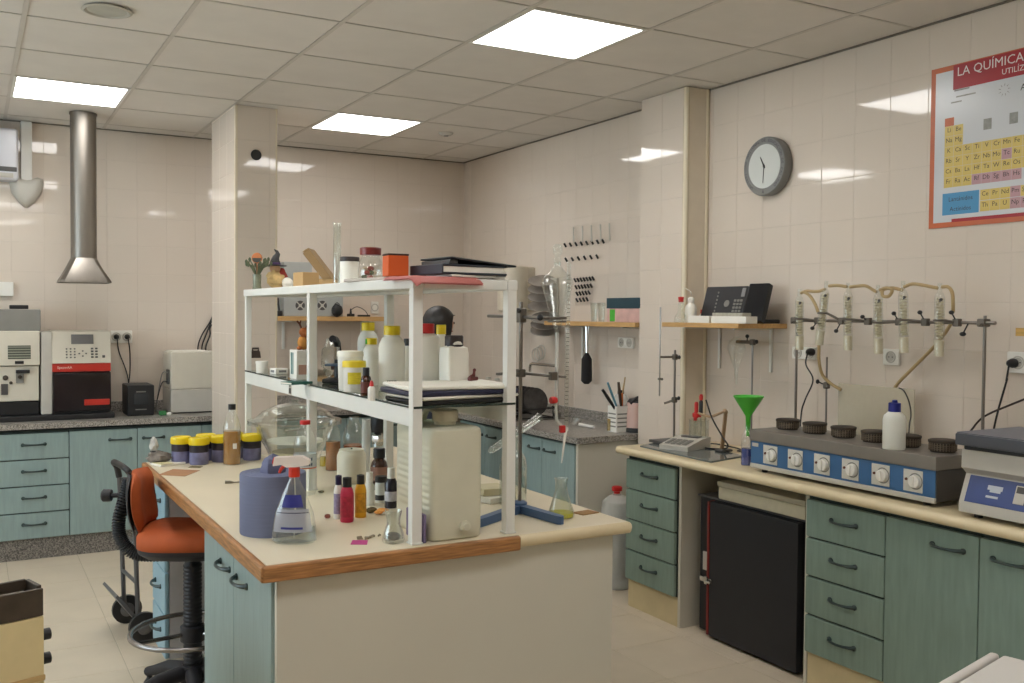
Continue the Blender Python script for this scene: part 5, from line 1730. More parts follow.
MB().lathe([(0, h_ + .0002), (.004, h_ + .0002), (.004, h_ + .005), (0, h_ + .005)], 8).build('wick', M_BLACK, t)
b_, w_, h_ = pbase(366, 477, IZT, 8.5, 58)
bot('plastic_cylinder', 'tall translucent white cylinder under the rack, right of the candle jar', 'measuring cylinder', b_, w_, h_, [('cylinder', [(0, 0), (1.3, 0), (1.3, .02), (1, .04), (1, 1), (.9, 1), (.9, .05), (0, .05)], M_FROST, 18)])
b_, w_, h_ = pbase(324, 466, IZT, 9, 15)
bot('glass_vial', 'small vial of bright yellow liquid behind the water bottle', 'vial', b_, w_, h_, [('vial', [(0, 0), (1, 0), (1, .75), (.7, .85), (.7, 1)], M_GLASS2, 14), ('liquid', cyl(.92, .02, .92, .62), mat('yellow_liquid', (196, 168, 22), .2), 14)])
b_, w_, h_ = pbase(379, 462, IZT, 17, 52)
t = bot('foil_flask', 'flask wrapped in crumpled foil with a black hood under the rack', 'flask', b_, w_, h_,
        [('flask', [(0, 0), (.9, 0), (.95, .05), (.8, .4), (.5, .5), (0, .5)], M_GLASS2), ('hood', [(.9, .58), (1.0, .66), (1.0, .94), (.85, 1.0), (0, 1.0)], M_BLACK)])
crumple(MB(), (0, 0, h_ * .46), (w_ * .52, w_ * .52, h_ * .16), 41, .25).build('foil', mat('foil', (196, 192, 184), .25, .9, var=.1), t, ang=12)
b_, w_, h_ = pbase(379, 489, IZT, 17, 41)
bot('brown_bottle', 'brown reagent bottle with black cap and pinkish label on the island', 'bottle', b_, w_, h_,
    [('body', [(0, 0), (.95, 0), (1, .03), (1, .56), (.9, .66), (.58, .74), (.58, .78), (0, .78)], M_BROWN), ('cap', [(0, .77), (.70, .77), (.70, .98), (.64, 1), (0, 1)], M_BLACK), ('label', [(1.01, .24), (1.01, .56)], mat('pink_brown_label', (142, 104, 88), .5))])
for (nm, px, py, wp, hp_, bm_, cm_, lb_, lab_) in (
        ('purple_vial', 338.5, 518.5, 9.5, 44, M_WHITE, mat('purple_cap', (38, 26, 66), .4), 'slim vial with dark purple top left of the pink bottle', mat('purple_lab', (150, 140, 170), .5, var=.3, scale=90)),
        ('pink_bottle', 347, 521.5, 13.5, 45, mat('pink_body', (186, 36, 70), .4, var=.06), M_BLACK, 'small bright pink bottle with black cap on the island', mat('pink_lab', (170, 34, 60), .5, var=.3, scale=90)),
        ('yellow_bottle', 360.5, 517, 11.5, 43, mat('yellow_body', (214, 156, 24), .4, var=.06), M_BLACK, 'small yellow bottle with black cap beside the pink one', mat('yellow_lab', (196, 140, 30), .5, var=.3, scale=90))):
    b_, w_, h_ = pbase(px, py, IZT, wp, hp_)
    bot(nm, lb_, 'bottle', b_, w_, h_, [('body', [(0, 0), (.94, 0), (1, .03), (1, .62), (.85, .72), (.66, .78), (0, .78)], bm_), ('cap', [(0, .77), (.68, .77), (.66, .98), (0, 1)], cm_), ('label', [(1.012, .12), (1.012, .58)], lab_)], 'small coloured bottles on the island')
b_, w_, h_ = pbase(369.5, 505, IZT, 10, 33)
bot('white_cap_bottle', 'small clear bottle with white cap beside the yellow bottle', 'bottle', b_, w_, h_, [('body', [(0, 0), (.95, 0), (1, .03), (1, .58), (.6, .70), (0, .72)], M_HDPEB), ('cap', cyl(.68, .71, .66, 1), M_WHITE)])
b_, w_, h_ = pbase(381, 502, IZT, 12, 26)
bot('dark_jar', 'squat jar with white band behind the orange packet', 'jar', b_, w_, h_, [('jar', [(0, 0), (.95, 0), (1, .05), (1, .7), (.9, .78), (0, .78)], M_HDPEB), ('lid', cyl(1.0, .78, 1.0, 1), M_BLACK), ('opening', [(1.01, .1), (1.01, .3)], M_BLACK)])
b_, w_, h_ = pbase(391, 507.5, IZT, 13, 40)
bot('label_bottle', 'small dark bottle with white cap against the rack post', 'bottle', b_, w_, h_, [('body', [(0, 0), (.95, 0), (1, .03), (1, .62), (.62, .74), (0, .74)], mat('dark_bottle', (36, 34, 44), .25)), ('cap', cyl(.62, .73, .58, 1), M_WHITE), ('label', [(1.01, .18), (1.01, .42)], mat('grey_label', (180, 180, 186), .5, var=.2, scale=80))])
p0 = at(382, 514, z=IZT)
t = thing('orange_packet', 'crumpled orange and white packet on the island', 'packet', (p0.x, p0.y, IZT), R(25))
crumple(MB(), (0, 0, .010), (.034, .024, .011), 51, .3).build('packet', mat('packet_orange', (222, 150, 62), .5, var=.1), t, ang=20)
crumple(MB(), (.006, -.018, .006), (.03, .014, .007), 52, .3).build('torn_edge', M_PAPER, t, ang=20)
b_ = at(371, 513, z=IZT)
tag(crumple(MB(), (0, 0, .010), (.024, .018, .011), 53, .4).build('brown_scrap', mat('scrap_brown', (94, 78, 44), .8, var=.2), None, (b_.x, b_.y, IZT), 0, 20), 'dark brown crumpled scrap left of the orange packet', 'scrap')
b_, w_, h_ = pbase(396, 542, IZT, 25, 32)
t = bot('tea_glass', 'small clear glass with dark print next to the near rack post', 'glass', (b_.x - .006, b_.y + .006, IZT), w_ * .9, h_, [('glass', [(0, .02), (.92, 0), (1, .1), (.9, .3), (.62, .55), (.6, .7), (.78, 1.0), (.74, 1.0), (.56, .68), (.55, .55), (.8, .3), (.9, .12), (0, .06)], M_GLASS2)])
crumple(MB(), (0, 0, h_ * .18), (w_ * .34, w_ * .34, h_ * .14), 61, .3).build('content', mat('grey_content', (96, 94, 92), .4, .4, var=.3), t, ang=15)
# jerrycan
M_CAN = mat('can_plastic', (206, 203, 182), .42, var=.04, sub=.1)
JX, JY = 1.276, 2.735
jw, jd = .088, .145
jh = .335
t = thing('jerrycan', 'large ribbed milky jerrycan under the near end of the rack', 'jerrycan', (JX, JY, IZT))
pf_ = [(0, 0), (.94, 0), (.985, .006), (1, .02)]
for i in range(11):
    z0_ = .075 + .020 * i
    pf_ += [(1, z0_), (.975, z0_ + .005), (.975, z0_ + .009), (1, z0_ + .014)]
pf_ += [(1, .318), (.985, .330), (.93, jh), (.35, jh + .004), (0, jh + .004)]
jm = MB().lathe(pf_, 64, sq=(jw, jd, 9))
for i, (x, y, zz) in enumerate(jm.v):
    if .07 < zz < .315 and (abs(y) > jd * .80 or x > 0):
        q = (abs(x / jw) ** 9 + abs(y / jd) ** 9) ** (1 / 9.0)
        jm.v[i] = (x / q, y / q, zz)
jm.build('body', M_CAN, t)
MB().lathe([(0, jh + .004), (.034, jh + .004), (.034, jh + .014), (.040, jh + .016), (.040, jh + .046), (.036, jh + .05), (0, jh + .05)], 24, c=(0.0, -.05, 0)).build('cap', mat('cream_cap', (210, 202, 178), .45), t)
MB().tube(spline([(0, .0, jh - .0), (0, .02, jh + .035), (0, .08, jh + .04), (0, .115, jh + .0)], 6), .010, 8).build('handle', M_CAN, t)
MB().lathe([(0, 0), (.018, 0), (.018, .012), (.010, .014), (.010, .02), (0, .02)], 16, M=Matrix.Translation((.02, -jd + .001, .04)) @ Matrix.Rotation(R(90), 4, 'X')).build('drain_boss', M_CAN, t)
slab('purple_booklet', 'thin purple booklet standing between the near rack post and the jerrycan', 'book', 1.170, 2.66, IZT, .010, .13, .085, mat('purple_cover', (120, 108, 138), .6, var=.1), R(0))
p0 = at(359.5, 542.5, z=IZT)
q4 = [at(a, b, z=IZT) for a, b in ((350.5, 544.5), (367, 544.8), (368, 540.5), (352.5, 540.3))]
tag(MB().prism([(p.x, p.y) for p in q4], IZT, IZT + .001).build('pink_sticky_note', mat('magenta_note', (186, 60, 130), .6)), 'tiny magenta paper note near the front edge of the island', 'note')
rnd = random.Random(77)
cl = MB()
for k in range(7):
    p0 = at(358 + 3.4 * k, 537 + rnd.uniform(-1.5, 2), z=IZT + .003)
    cl.tube([p0, p0 + Vector((rnd.uniform(-.012, .012), rnd.uniform(-.012, .012), .001)), p0 + Vector((rnd.uniform(-.018, .018), rnd.uniform(-.014, .014), 0))], .003, 5)
tag(cl.build('debris', mat('debris_grey', (150, 138, 116), .7)), 'small scatter of grey crumbs near the magenta note', 'debris', kind='stuff')
p0 = at(327.5, 518, z=IZT)
tag(MB().lathe([(0, 0), (.007, 0), (.0105, .005), (.009, .011), (.004, .013), (0, .013)], 12).build('red_bead', mat('bead_red', (134, 62, 42), .4), None, (p0.x, p0.y, IZT)), 'small reddish stopper lying left of the purple vial', 'bead')
p0 = at(321, 492.5, z=IZT)
tag(MB().ball((0, 0, .004), (.013, .007, .004), 10, 6).build('dark_crumb', mat('crumb', (92, 82, 62), .8), None, (p0.x, p0.y, IZT)), 'dark crumb on the worktop right of the water bottle', 'crumb')

# ---- burette stand at the right of the rack
pb = at(519.5, 512, z=IZT)
bs = thing('burette_stand', 'lab stand with blue v-shaped base and steel rod right of the rack', 'stand', (pb.x, pb.y, IZT))
M_BB = mat('blue_enamel', (70, 96, 130), .4, var=.06)
e1, e2 = at(478, 527, z=IZT) - pb, at(560, 524, z=IZT) - pb
for e in (e1, e2):
    L = e.xy.length
    a = math.atan2(e.y, e.x)
    MB().prism([(-.012, -.017), (L, -.013), (L + .012, -.006), (L + .012, .006), (L, .013), (-.012, .017)], 0.0005, .027, M=Matrix.Rotation(a, 4, 'Z')).build('base_arm', M_BB, bs)
MB().lathe([(0, .0), (.026, 0), (.026, .034), (.016, .040), (0, .040)], 20).build('hub', M_BB, bs)
zt_ = at(519.5, 302, x=pb.x).z - IZT
MB().tube([(0, 0, .03), (0, 0, zt_)], .0065, 10).build('rod', M_ROD, bs)
be = at(561, 517, z=IZT)          # erlenmeyer under the burette
uy = be.y + .03


def SP(px, py, yy=None):
    return at(px, py, y=uy if yy is None else yy)


def loc(p):
    return Vector((p.x - pb.x, p.y - pb.y, p.z - IZT))


zc1 = loc(SP(537, 317)).z
zc2 = loc(SP(530, 375)).z
c1 = MB().rbox((-.014, -.016, zc1 - .02), (.014, .016, zc1 + .03), .004).tube([(0, 0, zc1), loc(SP(541, 318))], .006, 8)
rg = loc(SP(557, 318))
c1.tube([loc(SP(541, 318)), rg + Vector((-.03, 0, 0))], .005, 6)
c1.tube([rg + Vector((.030 * math.cos(R(20 * i)), .030 * math.sin(R(20 * i)), 0)) for i in range(18)], .0045, 6, closed=True)
c1.tube([rg + Vector((.030 * math.cos(R(20 * i)), .030 * math.sin(R(20 * i)), -.012)) for i in range(18)], .003, 6, closed=True)
c1 = c1.build('clamp', M_CAST, bs)
kb_ = loc(SP(537, 317.5)) + Vector((0, -.02, 0))
MB().ball(kb_, .011, 12, 8).tube([loc(SP(538, 318)), kb_], .004, 6).build('knob', M_BLACK, c1)
MB().ball(Vector((-.02, -.02, zc1 + .02)), .009, 10, 6).tube([(0, 0, zc1 + .02), (-.02, -.02, zc1 + .02)], .003, 6).build('knob', M_BLACK, c1)
c2 = MB().rbox((-.013, -.015, zc2 - .014), (.013, .015, zc2 + .014), .004).tube([loc(SP(497, 374)) * 1.0, (0, 0, zc2), loc(SP(551, 376))], .005, 8)
jb = loc(SP(553, 376))
c2.rbox((jb.x - .012, jb.y - .012, jb.z - .014), (jb.x + .012, jb.y + .012, jb.z + .014), .003).tube([jb, loc(SP(566, 377))], .004, 6)
c2.build('clamp', M_CAST, bs)
# separating funnel
g0 = SP(557, 330)
k = mpp(g0)
ztop, zbul, zcon = SP(557, 262).z - g0.z, SP(557, 284).z - g0.z, 0
t = thing('separating_funnel', 'clear glass separating funnel with stopper held in the stand ring', 'funnel', g0)
wr_ = 16.5 * k
MB().lathe([(.007, -.012), (.008, .0), (.014, .012), (wr_ * .97, zbul - .004), (wr_, zbul), (wr_ * .9, zbul + .018), (wr_ * .55, zbul + .036), (.012, ztop - .012), (.0125, ztop)], 28).build('bulb', M_GLASS2, t)
MB().lathe([(.0, ztop - .012), (.011, ztop - .012), (.013, ztop + .010), (.008, ztop + .018), (.016, ztop + .030), (.017, ztop + .050), (.012, ztop + .058), (0, ztop + .058)], 20).build('stopper', M_GLASS2, t)
zs = SP(557, 400).z - g0.z
MB().lathe([(.006, zs), (.006, -.008)], 14).build('stem', M_FROST, t)
MB().lathe([(0, -.012), (.011, -.012), (.012, .0), (.010, .010), (0, .012)], 14, M=Matrix.Translation((-.014, -.006, zs)) @ Matrix.Rotation(R(90), 4, 'Y')).rbox((-.022, -.010, zs - .010), (-.008, .004, zs + .012), .003).build('stopcock', M_RED, t)
MB().tube(spline([(0, 0, zs - .004), (.0, 0, zs - .03), SP(557, 420) - g0, SP(563, 427) - g0], 5), [.005] * 15 + [.004], 8).build('outlet', M_FROST, t)
# burette
g1 = SP(566, 429)
t = thing('glass_burette', 'long graduated glass burette with red tap above the conical flask', 'burette', g1)
zt_ = SP(568, 262).z - g1.z
tip = SP(561.5, 463) - g1
MB().tube([(0, 0, .006), (.002, 0, zt_ * .5), (.006, 0, zt_)], .0075, 12, cap=False).build('tube', M_GLASS2, t)
sc = MB()
for i in range(36):
    zz = .03 + (zt_ - .06) * i / 36
    sc.tube([(zz / zt_ * .006 + .0078 * math.cos(a), .0078 * math.sin(a), zz) for a in [R(200 + 12 * j) for j in range(8)]], .0009, 4)
tag(sc.build('graduation', M_DGREY, t), kind='stuff')
MB().rbox((-.026, -.010, -.012), (-.006, .006, .014), .004).build('stopcock', M_RED, t)
MB().lathe([(0, -.006), (.008, -.006), (.008, .006), (0, .006)], 12).tube([(0, 0, 0), (-.004, 0, -.02), tip], [.006, .005, .0022], 10).build('tip', M_WHITE, t)
# conical flask with yellow liquid
b_ = be
k = mpp(b_)
wf, hf = 27 * k, (SP(561, 478, be.y).z - IZT)
bot('conical_flask', 'conical flask with a little yellow-green liquid on the right end of the island', 'flask', (be.x, be.y, IZT), wf, hf,
    [('flask', [(0, 0), (.9, 0), (1, .04), (.98, .12), (.46, .68), (.44, .93), (.52, .98), (.52, 1.0), (.42, .95), (.42, .68), (.92, .12), (0, .025)], M_GLASS2, 30),
     ('liquid', [(0, .026), (.90, .026), (.92, .10), (.90, .13), (0, .13)], mat('yellow_green_liquid', (214, 208, 40), .15, var=.05, trans=.2), 28)])
b_, w_, h_ = pbase(513, 504, IZT, 27.5, 68)
bot('clear_bottle', 'clear rounded glass bottle behind the near right rack post', 'bottle', b_, w_, h_,
    [('bottle', [(0, .01), (.95, 0), (1, .04), (1, .56), (.9, .68), (.62, .77), (.38, .83), (.36, .99), (.42, 1.0), (.32, .98), (.34, .84), (.88, .66), (.95, .06), (0, .03)], M_GLASS2, 30)])
# slanting glass tube resting on the bottle mouth
pm_ = Vector((b_.x, b_.y, IZT + h_ + .014))
A_, B_ = at(490, 455, y=b_.y - .02), at(541, 420, y=b_.y + .02)
d_ = (B_ - A_).normalized()
t_ = (pm_ - A_).dot(d_)
off = pm_ - (A_ + d_ * t_)
M = Matrix.Translation(A_ + off * .6) @ d_.to_track_quat('Z', 'Y').to_matrix().to_4x4()
L = (B_ - A_).length
MB_ = MB().lathe([(0, 0), (.008, .003), (.013, .014), (.0135, L - .02), (.017, L), (.0155, L), (.012, L - .02), (.0115, .016), (0, .006)], 18, M=M)
tag(MB_.build('test_tube', M_GLASS2), 'slanting wide glass tube lying across the clear bottle behind the rack post', 'test tube')
p0 = at(491, 502, z=IZT)
slab('paper_sheaf', 'small pile of papers behind the jerrycan, left of the clear bottle', 'papers', p0.x + .02, p0.y + .04, IZT, .12, .14, .022, M_PAPER, R(12))
slab('cream_box', 'flat cream box on the small pile of papers behind the jerrycan', 'box', p0.x + .025, p0.y + .05, IZT + .0224, .10, .11, .026, mat('cream_box', (206, 196, 160), .6), R(-6))
q4 = [at(a, b, z=IZT) for a, b in ((572, 513), (583, 515.5), (599, 512.8), (588, 510.5))]
tag(MB().prism([(p.x, p.y) for p in q4], IZT, IZT + .003).build('wood_chip', mat('cork_brown', (150, 112, 62), .7, var=.3, scale=60)), 'thin square brown cork chip near the right edge of the island', 'chip')

# ================================================================== BACK BENCH, left part
BZ = .8504


def BX(px, y, py=380):
    return at(px, py, y=y).x


def BZZ(py, px, y):
    return at(px, py, y=y).z


YS = 6.80
sp = thing('absorption_spectrometer', 'cream and black spectrometer with red band and keypad on the back bench', 'instrument', (0, 0, 0))


def ub(name, px0, px1, py0, py1, m, y0, y1, r=.006, parent=sp, lo=None):
    x0, x1 = BX(px0, y0), BX(px1, y0)
    z1, z0 = BZZ(py0, (px0 + px1) / 2, y0), (lo if lo is not None else BZZ(py1, (px0 + px1) / 2, y0))
    return MB().rbox((x0, y0, z0), (x1, y1, z1), r).build(name, m, parent)


M_INST = mat('instrument_cream', (206, 200, 184), .5, var=.03)
MB().rbox((-.25, YS - .04, BZ), (BX(114, YS), 7.16, BZ + .035), .006).build('base', M_BLACK, sp)
z0b = BZ + .036
ub('lamp_housing', -45, 41, 309, 331, M_GREY, YS + .05, 7.14)
ub('furnace_housing', -45, 40, 331, 366, M_INST, YS, 7.14)
ub('lower_housing', -45, 39, 366.5, 402, M_INST, YS + .02, 7.14)
ub('lower_recess', -45, 39, 402.5, 411, M_BLACK, YS + .04, 7.12, lo=z0b)
ub('side_column', 41, 52.5, 332, 415, M_LGREY, YS + .01, 7.14, lo=z0b)
vg = ub('vent_grid', 8, 31, 345.5, 359, mat('vent_dark', (78, 82, 72), .5), YS - .003, YS + .002, .001)
for i in range(5):
    zz = BZZ(347 + 2.55 * i, 20, YS)
    MB().box((BX(8, YS), YS - .006, zz - .003), (BX(31, YS), YS - .003, zz + .003)).build('vent_slat', mat('vent_slat', (150, 152, 136), .5), vg)
ub('name_plate', 15, 24, 361, 364, M_BLACK, YS - .004, YS, .001)
for (px, py, r_) in ((5.5, 378, .016), (11, 383, .010), (20, 377, .012)):
    MB().lathe([(0, 0), (r_, 0), (r_, .014), (r_ * .6, .018), (0, .018)], 16, M=Matrix.Translation((BX(px, YS), YS + .021, BZZ(py, px, YS))) @ Matrix.Rotation(R(90), 4, 'X')).build('dial', mat('dial_dark', (70, 62, 54), .4, .4), sp)
ub('control_lever', 16, 30, 370, 373.5, M_BLACK, YS - .01, YS + .02, .003)
ub('gauge_plate', 16, 24, 373.8, 383, M_GREY, YS + .012, YS + .02, .001)
ub('lower_window', 1, 8, 384, 395, M_DGREY, YS + .012, YS + .02, .001)
ub('top_handle', 10, 29, 305, 309, M_BLACK, YS + .2, YS + .26, .004)
cs = ub('console', 53, 110, 365, 414, M_BLACK, YS + .01, 7.14, lo=z0b)
xa, xb = BX(53, YS), BX(110, YS)
za, zb = BZZ(331.5, 80, YS), BZZ(363, 80, YS)
MB().prism([(YS - .02, zb), (YS + .03, za), (7.13, za + .006), (7.13, zb)], xa - .004, xb + .004, M=Matrix(((0, 0, 1, 0), (1, 0, 0, 0), (0, 1, 0, 0), (0, 0, 0, 1)))).build('keypad_panel', M_INST, sp)
CPM = frame((xa, YS - .021, zb), (1, 0, 0), Vector((0, .05, za - zb)))
W_ = xb - xa
Hh = math.hypot(.05, za - zb)
MB().box((W_ * .32, Hh * .60, 0), (W_ * .71, Hh * .90, .003), M=CPM).build('screen', mat('lcd', (92, 90, 88), .2), sp)
kp = MB()
for r_ in range(4):
    for c_ in range(3):
        kp.rbox((W_ * (.22 + .07 * c_), Hh * (.16 + .09 * r_), 0), (W_ * (.25 + .07 * c_), Hh * (.20 + .09 * r_), .003), .0008, 1, M=CPM)
    for c_ in range(2):
        kp.rbox((W_ * (.66 + .075 * c_), Hh * (.16 + .09 * r_), 0), (W_ * (.705 + .075 * c_), Hh * (.21 + .09 * r_), .003), .0008, 1, M=CPM)
for u, v in ((.50, .20), (.50, .36), (.44, .28), (.56, .28)):
    kp.rbox((W_ * u, Hh * v, 0), (W_ * (u + .03), Hh * (v + .04), .003), .0008, 1, M=CPM)
kp.rbox((W_ * .86, Hh * .16, 0), (W_ * .91, Hh * .24, .003), .001, 1, M=CPM)
tag(kp.build('keys', M_DGREY, sp), kind='stuff')
M_IR = mat('instrument_red', (186, 46, 34), .4, var=.04)
rb_ = MB().rbox((xa - .004, YS - .012, BZZ(371.5, 80, YS)), (xb + .004, YS + .02, zb - .002), .003).build('red_band', M_IR, sp)
text('band_lettering', 'SpectrAA', .022, M_PAPER, rb_, frame((xa + W_ * .2, YS - .0125, BZZ(367.3, 80, YS)), (1, 0, 0), (0, 0, 1)))
MB().rbox((xa, YS - .004, BZZ(411, 80, YS)), (xb + .006, YS + .012, BZZ(372.5, 80, YS)), .006).build('door', mat('smoked_door', (34, 26, 28), .15, var=.05), sp)
MB().rbox((BX(84, YS), YS - .010, BZZ(405, 97, YS)), (BX(109.5, YS), YS - .002, BZZ(399, 97, YS)), .004).build('red_badge', M_IR, sp)

ups = thing('power_unit', 'small black power unit with front display on the back bench', 'power unit', (BX(141, 6.82), 6.82, BZ))
MB().rbox((-.085, 0, .004), (.085, .26, .205), .008).build('case', M_BLACK, ups)
MB().rbox((-.045, -.004, .075), (.045, .002, .15), .003).build('display', mat('ups_display', (56, 58, 60), .2), ups)
MB().box((-.030, -.0045, .158), (.030, -.0005, .165)).build('slot', M_GREY, ups)
MB().box((-.035, -.0045, .04), (.035, -.0005, .046)).build('slot', M_GREY, ups)
MB().box((-.08, .01, 0), (.08, .25, .0045)).build('foot', M_BLACK, ups)

prn = thing('bench_cabinet', 'pale grey boxy unit beside the tiled pillar on the back bench', 'instrument', (BX(171, 6.86), 6.86, BZ))
pw = BX(232, 6.86) - BX(171, 6.86)
MB().rbox((0, 0, .008), (pw, .32, .165), .005).build('lower_case', M_LGREY, prn)
MB().rbox((.002, .004, .167), (pw, .32, .418), .008).build('upper_case', M_INST, prn)
MB().rbox((.01, .02, .4185), (pw * .62, .25, .428), .003).build('paper_tray', M_PAPER, prn)
MB().box((.02, .02, 0), (pw - .02, .30, .0085)).build('foot', M_BLACK, prn)
MB().rbox((-.012, .05, .20), (.001, .12, .30), .003).build('side_port', M_DGREY, prn)
px_, py_ = BX(171, 6.86), 6.92
for i, (a0, a1, lb_) in enumerate((((.28), (-.06, -.02, .10), 'upper grey cable between the power unit and the pale grey unit'), ((.22), (-.08, 0, .16), 'lower black cable between the power unit and the pale grey unit'))):
    chain('signal_cable', lb_, 'cable', [(px_ - .012, py_, BZ + a0), (px_ - .05, py_ - .01, BZ + a0 - .01), (px_ - .075, py_ + .02, BZ + .10), (px_ - .08, py_ + .06, BZ + .005 + .008 * i)], .004, M_GREY if i == 0 else M_BLACK)
pc = at(167, 412, z=BZ)
t = thing('adapter_strip', 'small green and white connector block on the back bench', 'connector', (1.135, 6.80, BZ))
MB().rbox((-.025, -.02, 0), (.02, .02, .03), .004).build('green_block', mat('green_block', (46, 110, 60), .5), t)
MB().rbox((.021, -.02, 0), (.05, .02, .018), .004).build('white_block', M_WHITE, t)


def bsocket(label, px0, px1, py0, py1, n, plugs=0, group='wall sockets'):
    x0, x1 = BX(px0, YB, py0), BX(px1, YB, py0)
    z0, z1 = BZZ(py1, px0, YB), BZZ(py0, px0, YB)
    t = thing('wall_socket', label, 'socket', ((x0 + x1) / 2, YB - .001, (z0 + z1) / 2), 0, group)
    MB().rbox((-(x1 - x0) / 2, -.014, -(z1 - z0) / 2), ((x1 - x0) / 2, 0, (z1 - z0) / 2), .004).build('plate', M_WHITE, t)
    for k in range(n):
        x = (x1 - x0) / 2 * ((2 * k + 1) / n - 1)
        f = MB().lathe([(.022, 0), (.024, .004), (.030, .004), (.031, 0)], 20, M=Matrix.Translation((x, -.014, 0)) @ Matrix.Rotation(R(90), 4, 'X'))
        f.build('socket_face', M_LGREY, t)
    return t, [Vector(((x0 + x1) / 2 + (x1 - x0) / 2 * ((2 * k + 1) / n - 1), YB - .015, (z0 + z1) / 2)) for k in range(n)]


_, pos = bsocket('double white wall socket with two black plugs above the black power unit', 110.5, 132, 330.5, 343, 2)
for i, p in enumerate(pos):
    plug('left black plug in the back wall socket' if i == 0 else 'right black plug in the back wall socket', p + Vector((0, .012, 0)), (0, -1, 0))
    chain('power_cable', ('left' if i == 0 else 'right') + ' black cable hanging from the back wall socket', 'cable',
          [p + Vector((0, -.05, -.006)), p + Vector((.01, -.06, -.10)), p + Vector((.06 - .05 * i, -.06, -.25)), p + Vector((.075 - .08 * i, -.06, -.38)), p + Vector((.07 - .07 * i, -.07, -.60 + .07))], .004, M_BLACK)
x0, x1 = BX(-12, YB), BX(14, YB)
tag(MB().rbox((x0, YB - .03, BZZ(296, 5, YB)), (x1, YB, BZZ(282, 5, YB)), .004).build('wall_box', M_WHITE), 'flat white box on the back wall at the left edge', 'box')
for i in range(3):
    q = 200 + 4 * i
    chain('signal_cable', ['left-most thin black wall cable beside the pillar', 'middle thin black wall cable beside the pillar', 'right-most thin black wall cable beside the pillar'][i], 'cable',
          [at(214, 312 + 5 * i, y=YB - .02), at(210, 322 + 3 * i, y=YB - .02), at(q + 2, 335, y=YB - .02), at(q - 2, 347, y=YB - .02), at(q - 1, 360, y=YB - .02)], .005, M_BLACK)

# ---- exhaust pipe, wall unit, trunking, cover
ex = thing('exhaust_hood', 'vertical stainless exhaust pipe with pyramid hood above the spectrometer', 'exhaust hood', (.640, 6.70, 0))
zh = BZZ(259, 83, 6.70)
zl_ = BZZ(283, 83, 6.70)
MB().lathe([(.077, zh), (.077, CEIL - .001)], 36).lathe([(.082, CEIL - .012), (.082, CEIL - .001), (.077, CEIL - .001)], 36).build('pipe', M_STEEL, ex)
a_, b2 = .060, .150
hv = []
for (s, z, n) in ((.077, zh + .004, 0), (.148, zl_ + .012, 1), (.150, zl_, 1)):
    for k in range(32):
        an = 2 * PI * (k + .5) / 32
        if n == 0:
            hv.append((s * math.cos(an), s * math.sin(an), z))
        else:
            m_ = max(abs(math.cos(an)), abs(math.sin(an)))
            hv.append((s * math.cos(an) / m_, s * math.sin(an) / m_, z))
hf_ = [(r_ * 32 + k, r_ * 32 + (k + 1) % 32, (r_ + 1) * 32 + (k + 1) % 32, (r_ + 1) * 32 + k) for r_ in range(2) for k in range(32)]
MB().add(hv, hf_).build('hood', M_STEEL, ex, ang=25)
t = thing('wall_unit', 'pale wall-mounted air unit cut by the left edge of the photo', 'air unit', (BX(-60, 7.06), 7.06, BZZ(180, 10, 7.06)))
ww, hh_ = BX(20, 7.06) - BX(-60, 7.06), BZZ(128, 10, 7.06) - BZZ(180, 10, 7.06)
MB().rbox((0, 0, 0), (ww, .155, hh_), .02, 3).build('case', mat('air_unit', (208, 208, 214), .2, var=.02), t)
MB().rbox((.02, -.006, .055), (ww - .01, .002, .085), .004).build('louver', M_DGREY, t)
MB().rbox((.02, -.010, .015), (ww - .03, .0, .045), .004).build('flap', M_LGREY, t)
x0, x1 = BX(22, YB), BX(33, YB)
z1_ = BZZ(183, 27, YB)
tag(MB().rbox((x0, YB - .05, z1_), (x1, YB - .001, CEIL - .003), .004).build('cable_trunking', M_WMET), 'vertical white cable trunking on the back wall at upper left', 'trunking')
t = thing('heart_cover', 'white heart-shaped cover at the lower end of the cable trunking', 'cover', ((x0 + x1) / 2, YB - .001, z1_ - .02))
hp_ = [(-.105, .02), (-.10, .05), (-.065, .06), (-.03, .045), (0, .04), (.03, .045), (.065, .06), (.10, .05), (.105, .02), (.09, -.05), (.05, -.11), (.012, -.145), (-.012, -.145), (-.05, -.11), (-.09, -.05)]
XZm = Matrix(((1, 0, 0, 0), (0, 0, -1, 0), (0, 1, 0, 0), (0, 0, 0, 1)))
mb = MB()
vs, fs = [], []
for s, d in ((1, 0), (.98, .03), (.85, .06), (.5, .075)):
    vs += [(x * s, -d, (z + .03) * s - .03) for x, z in hp_]
n = len(hp_)
for r_ in range(3):
    for k in range(n):
        fs.append((r_ * n + k, r_ * n + (k + 1) % n, (r_ + 1) * n + (k + 1) % n, (r_ + 1) * n + k))
fs.append(tuple(3 * n + k for k in range(n)))
mb.add(vs, fs)
mb.build('shell', M_LGREY, t, ang=50)
for s in (-1, 1):
    MB().box((s * .068 - .014, -.062, .022), (s * .068 + .014, -.045, .034)).build('slot', M_BLACK, t)

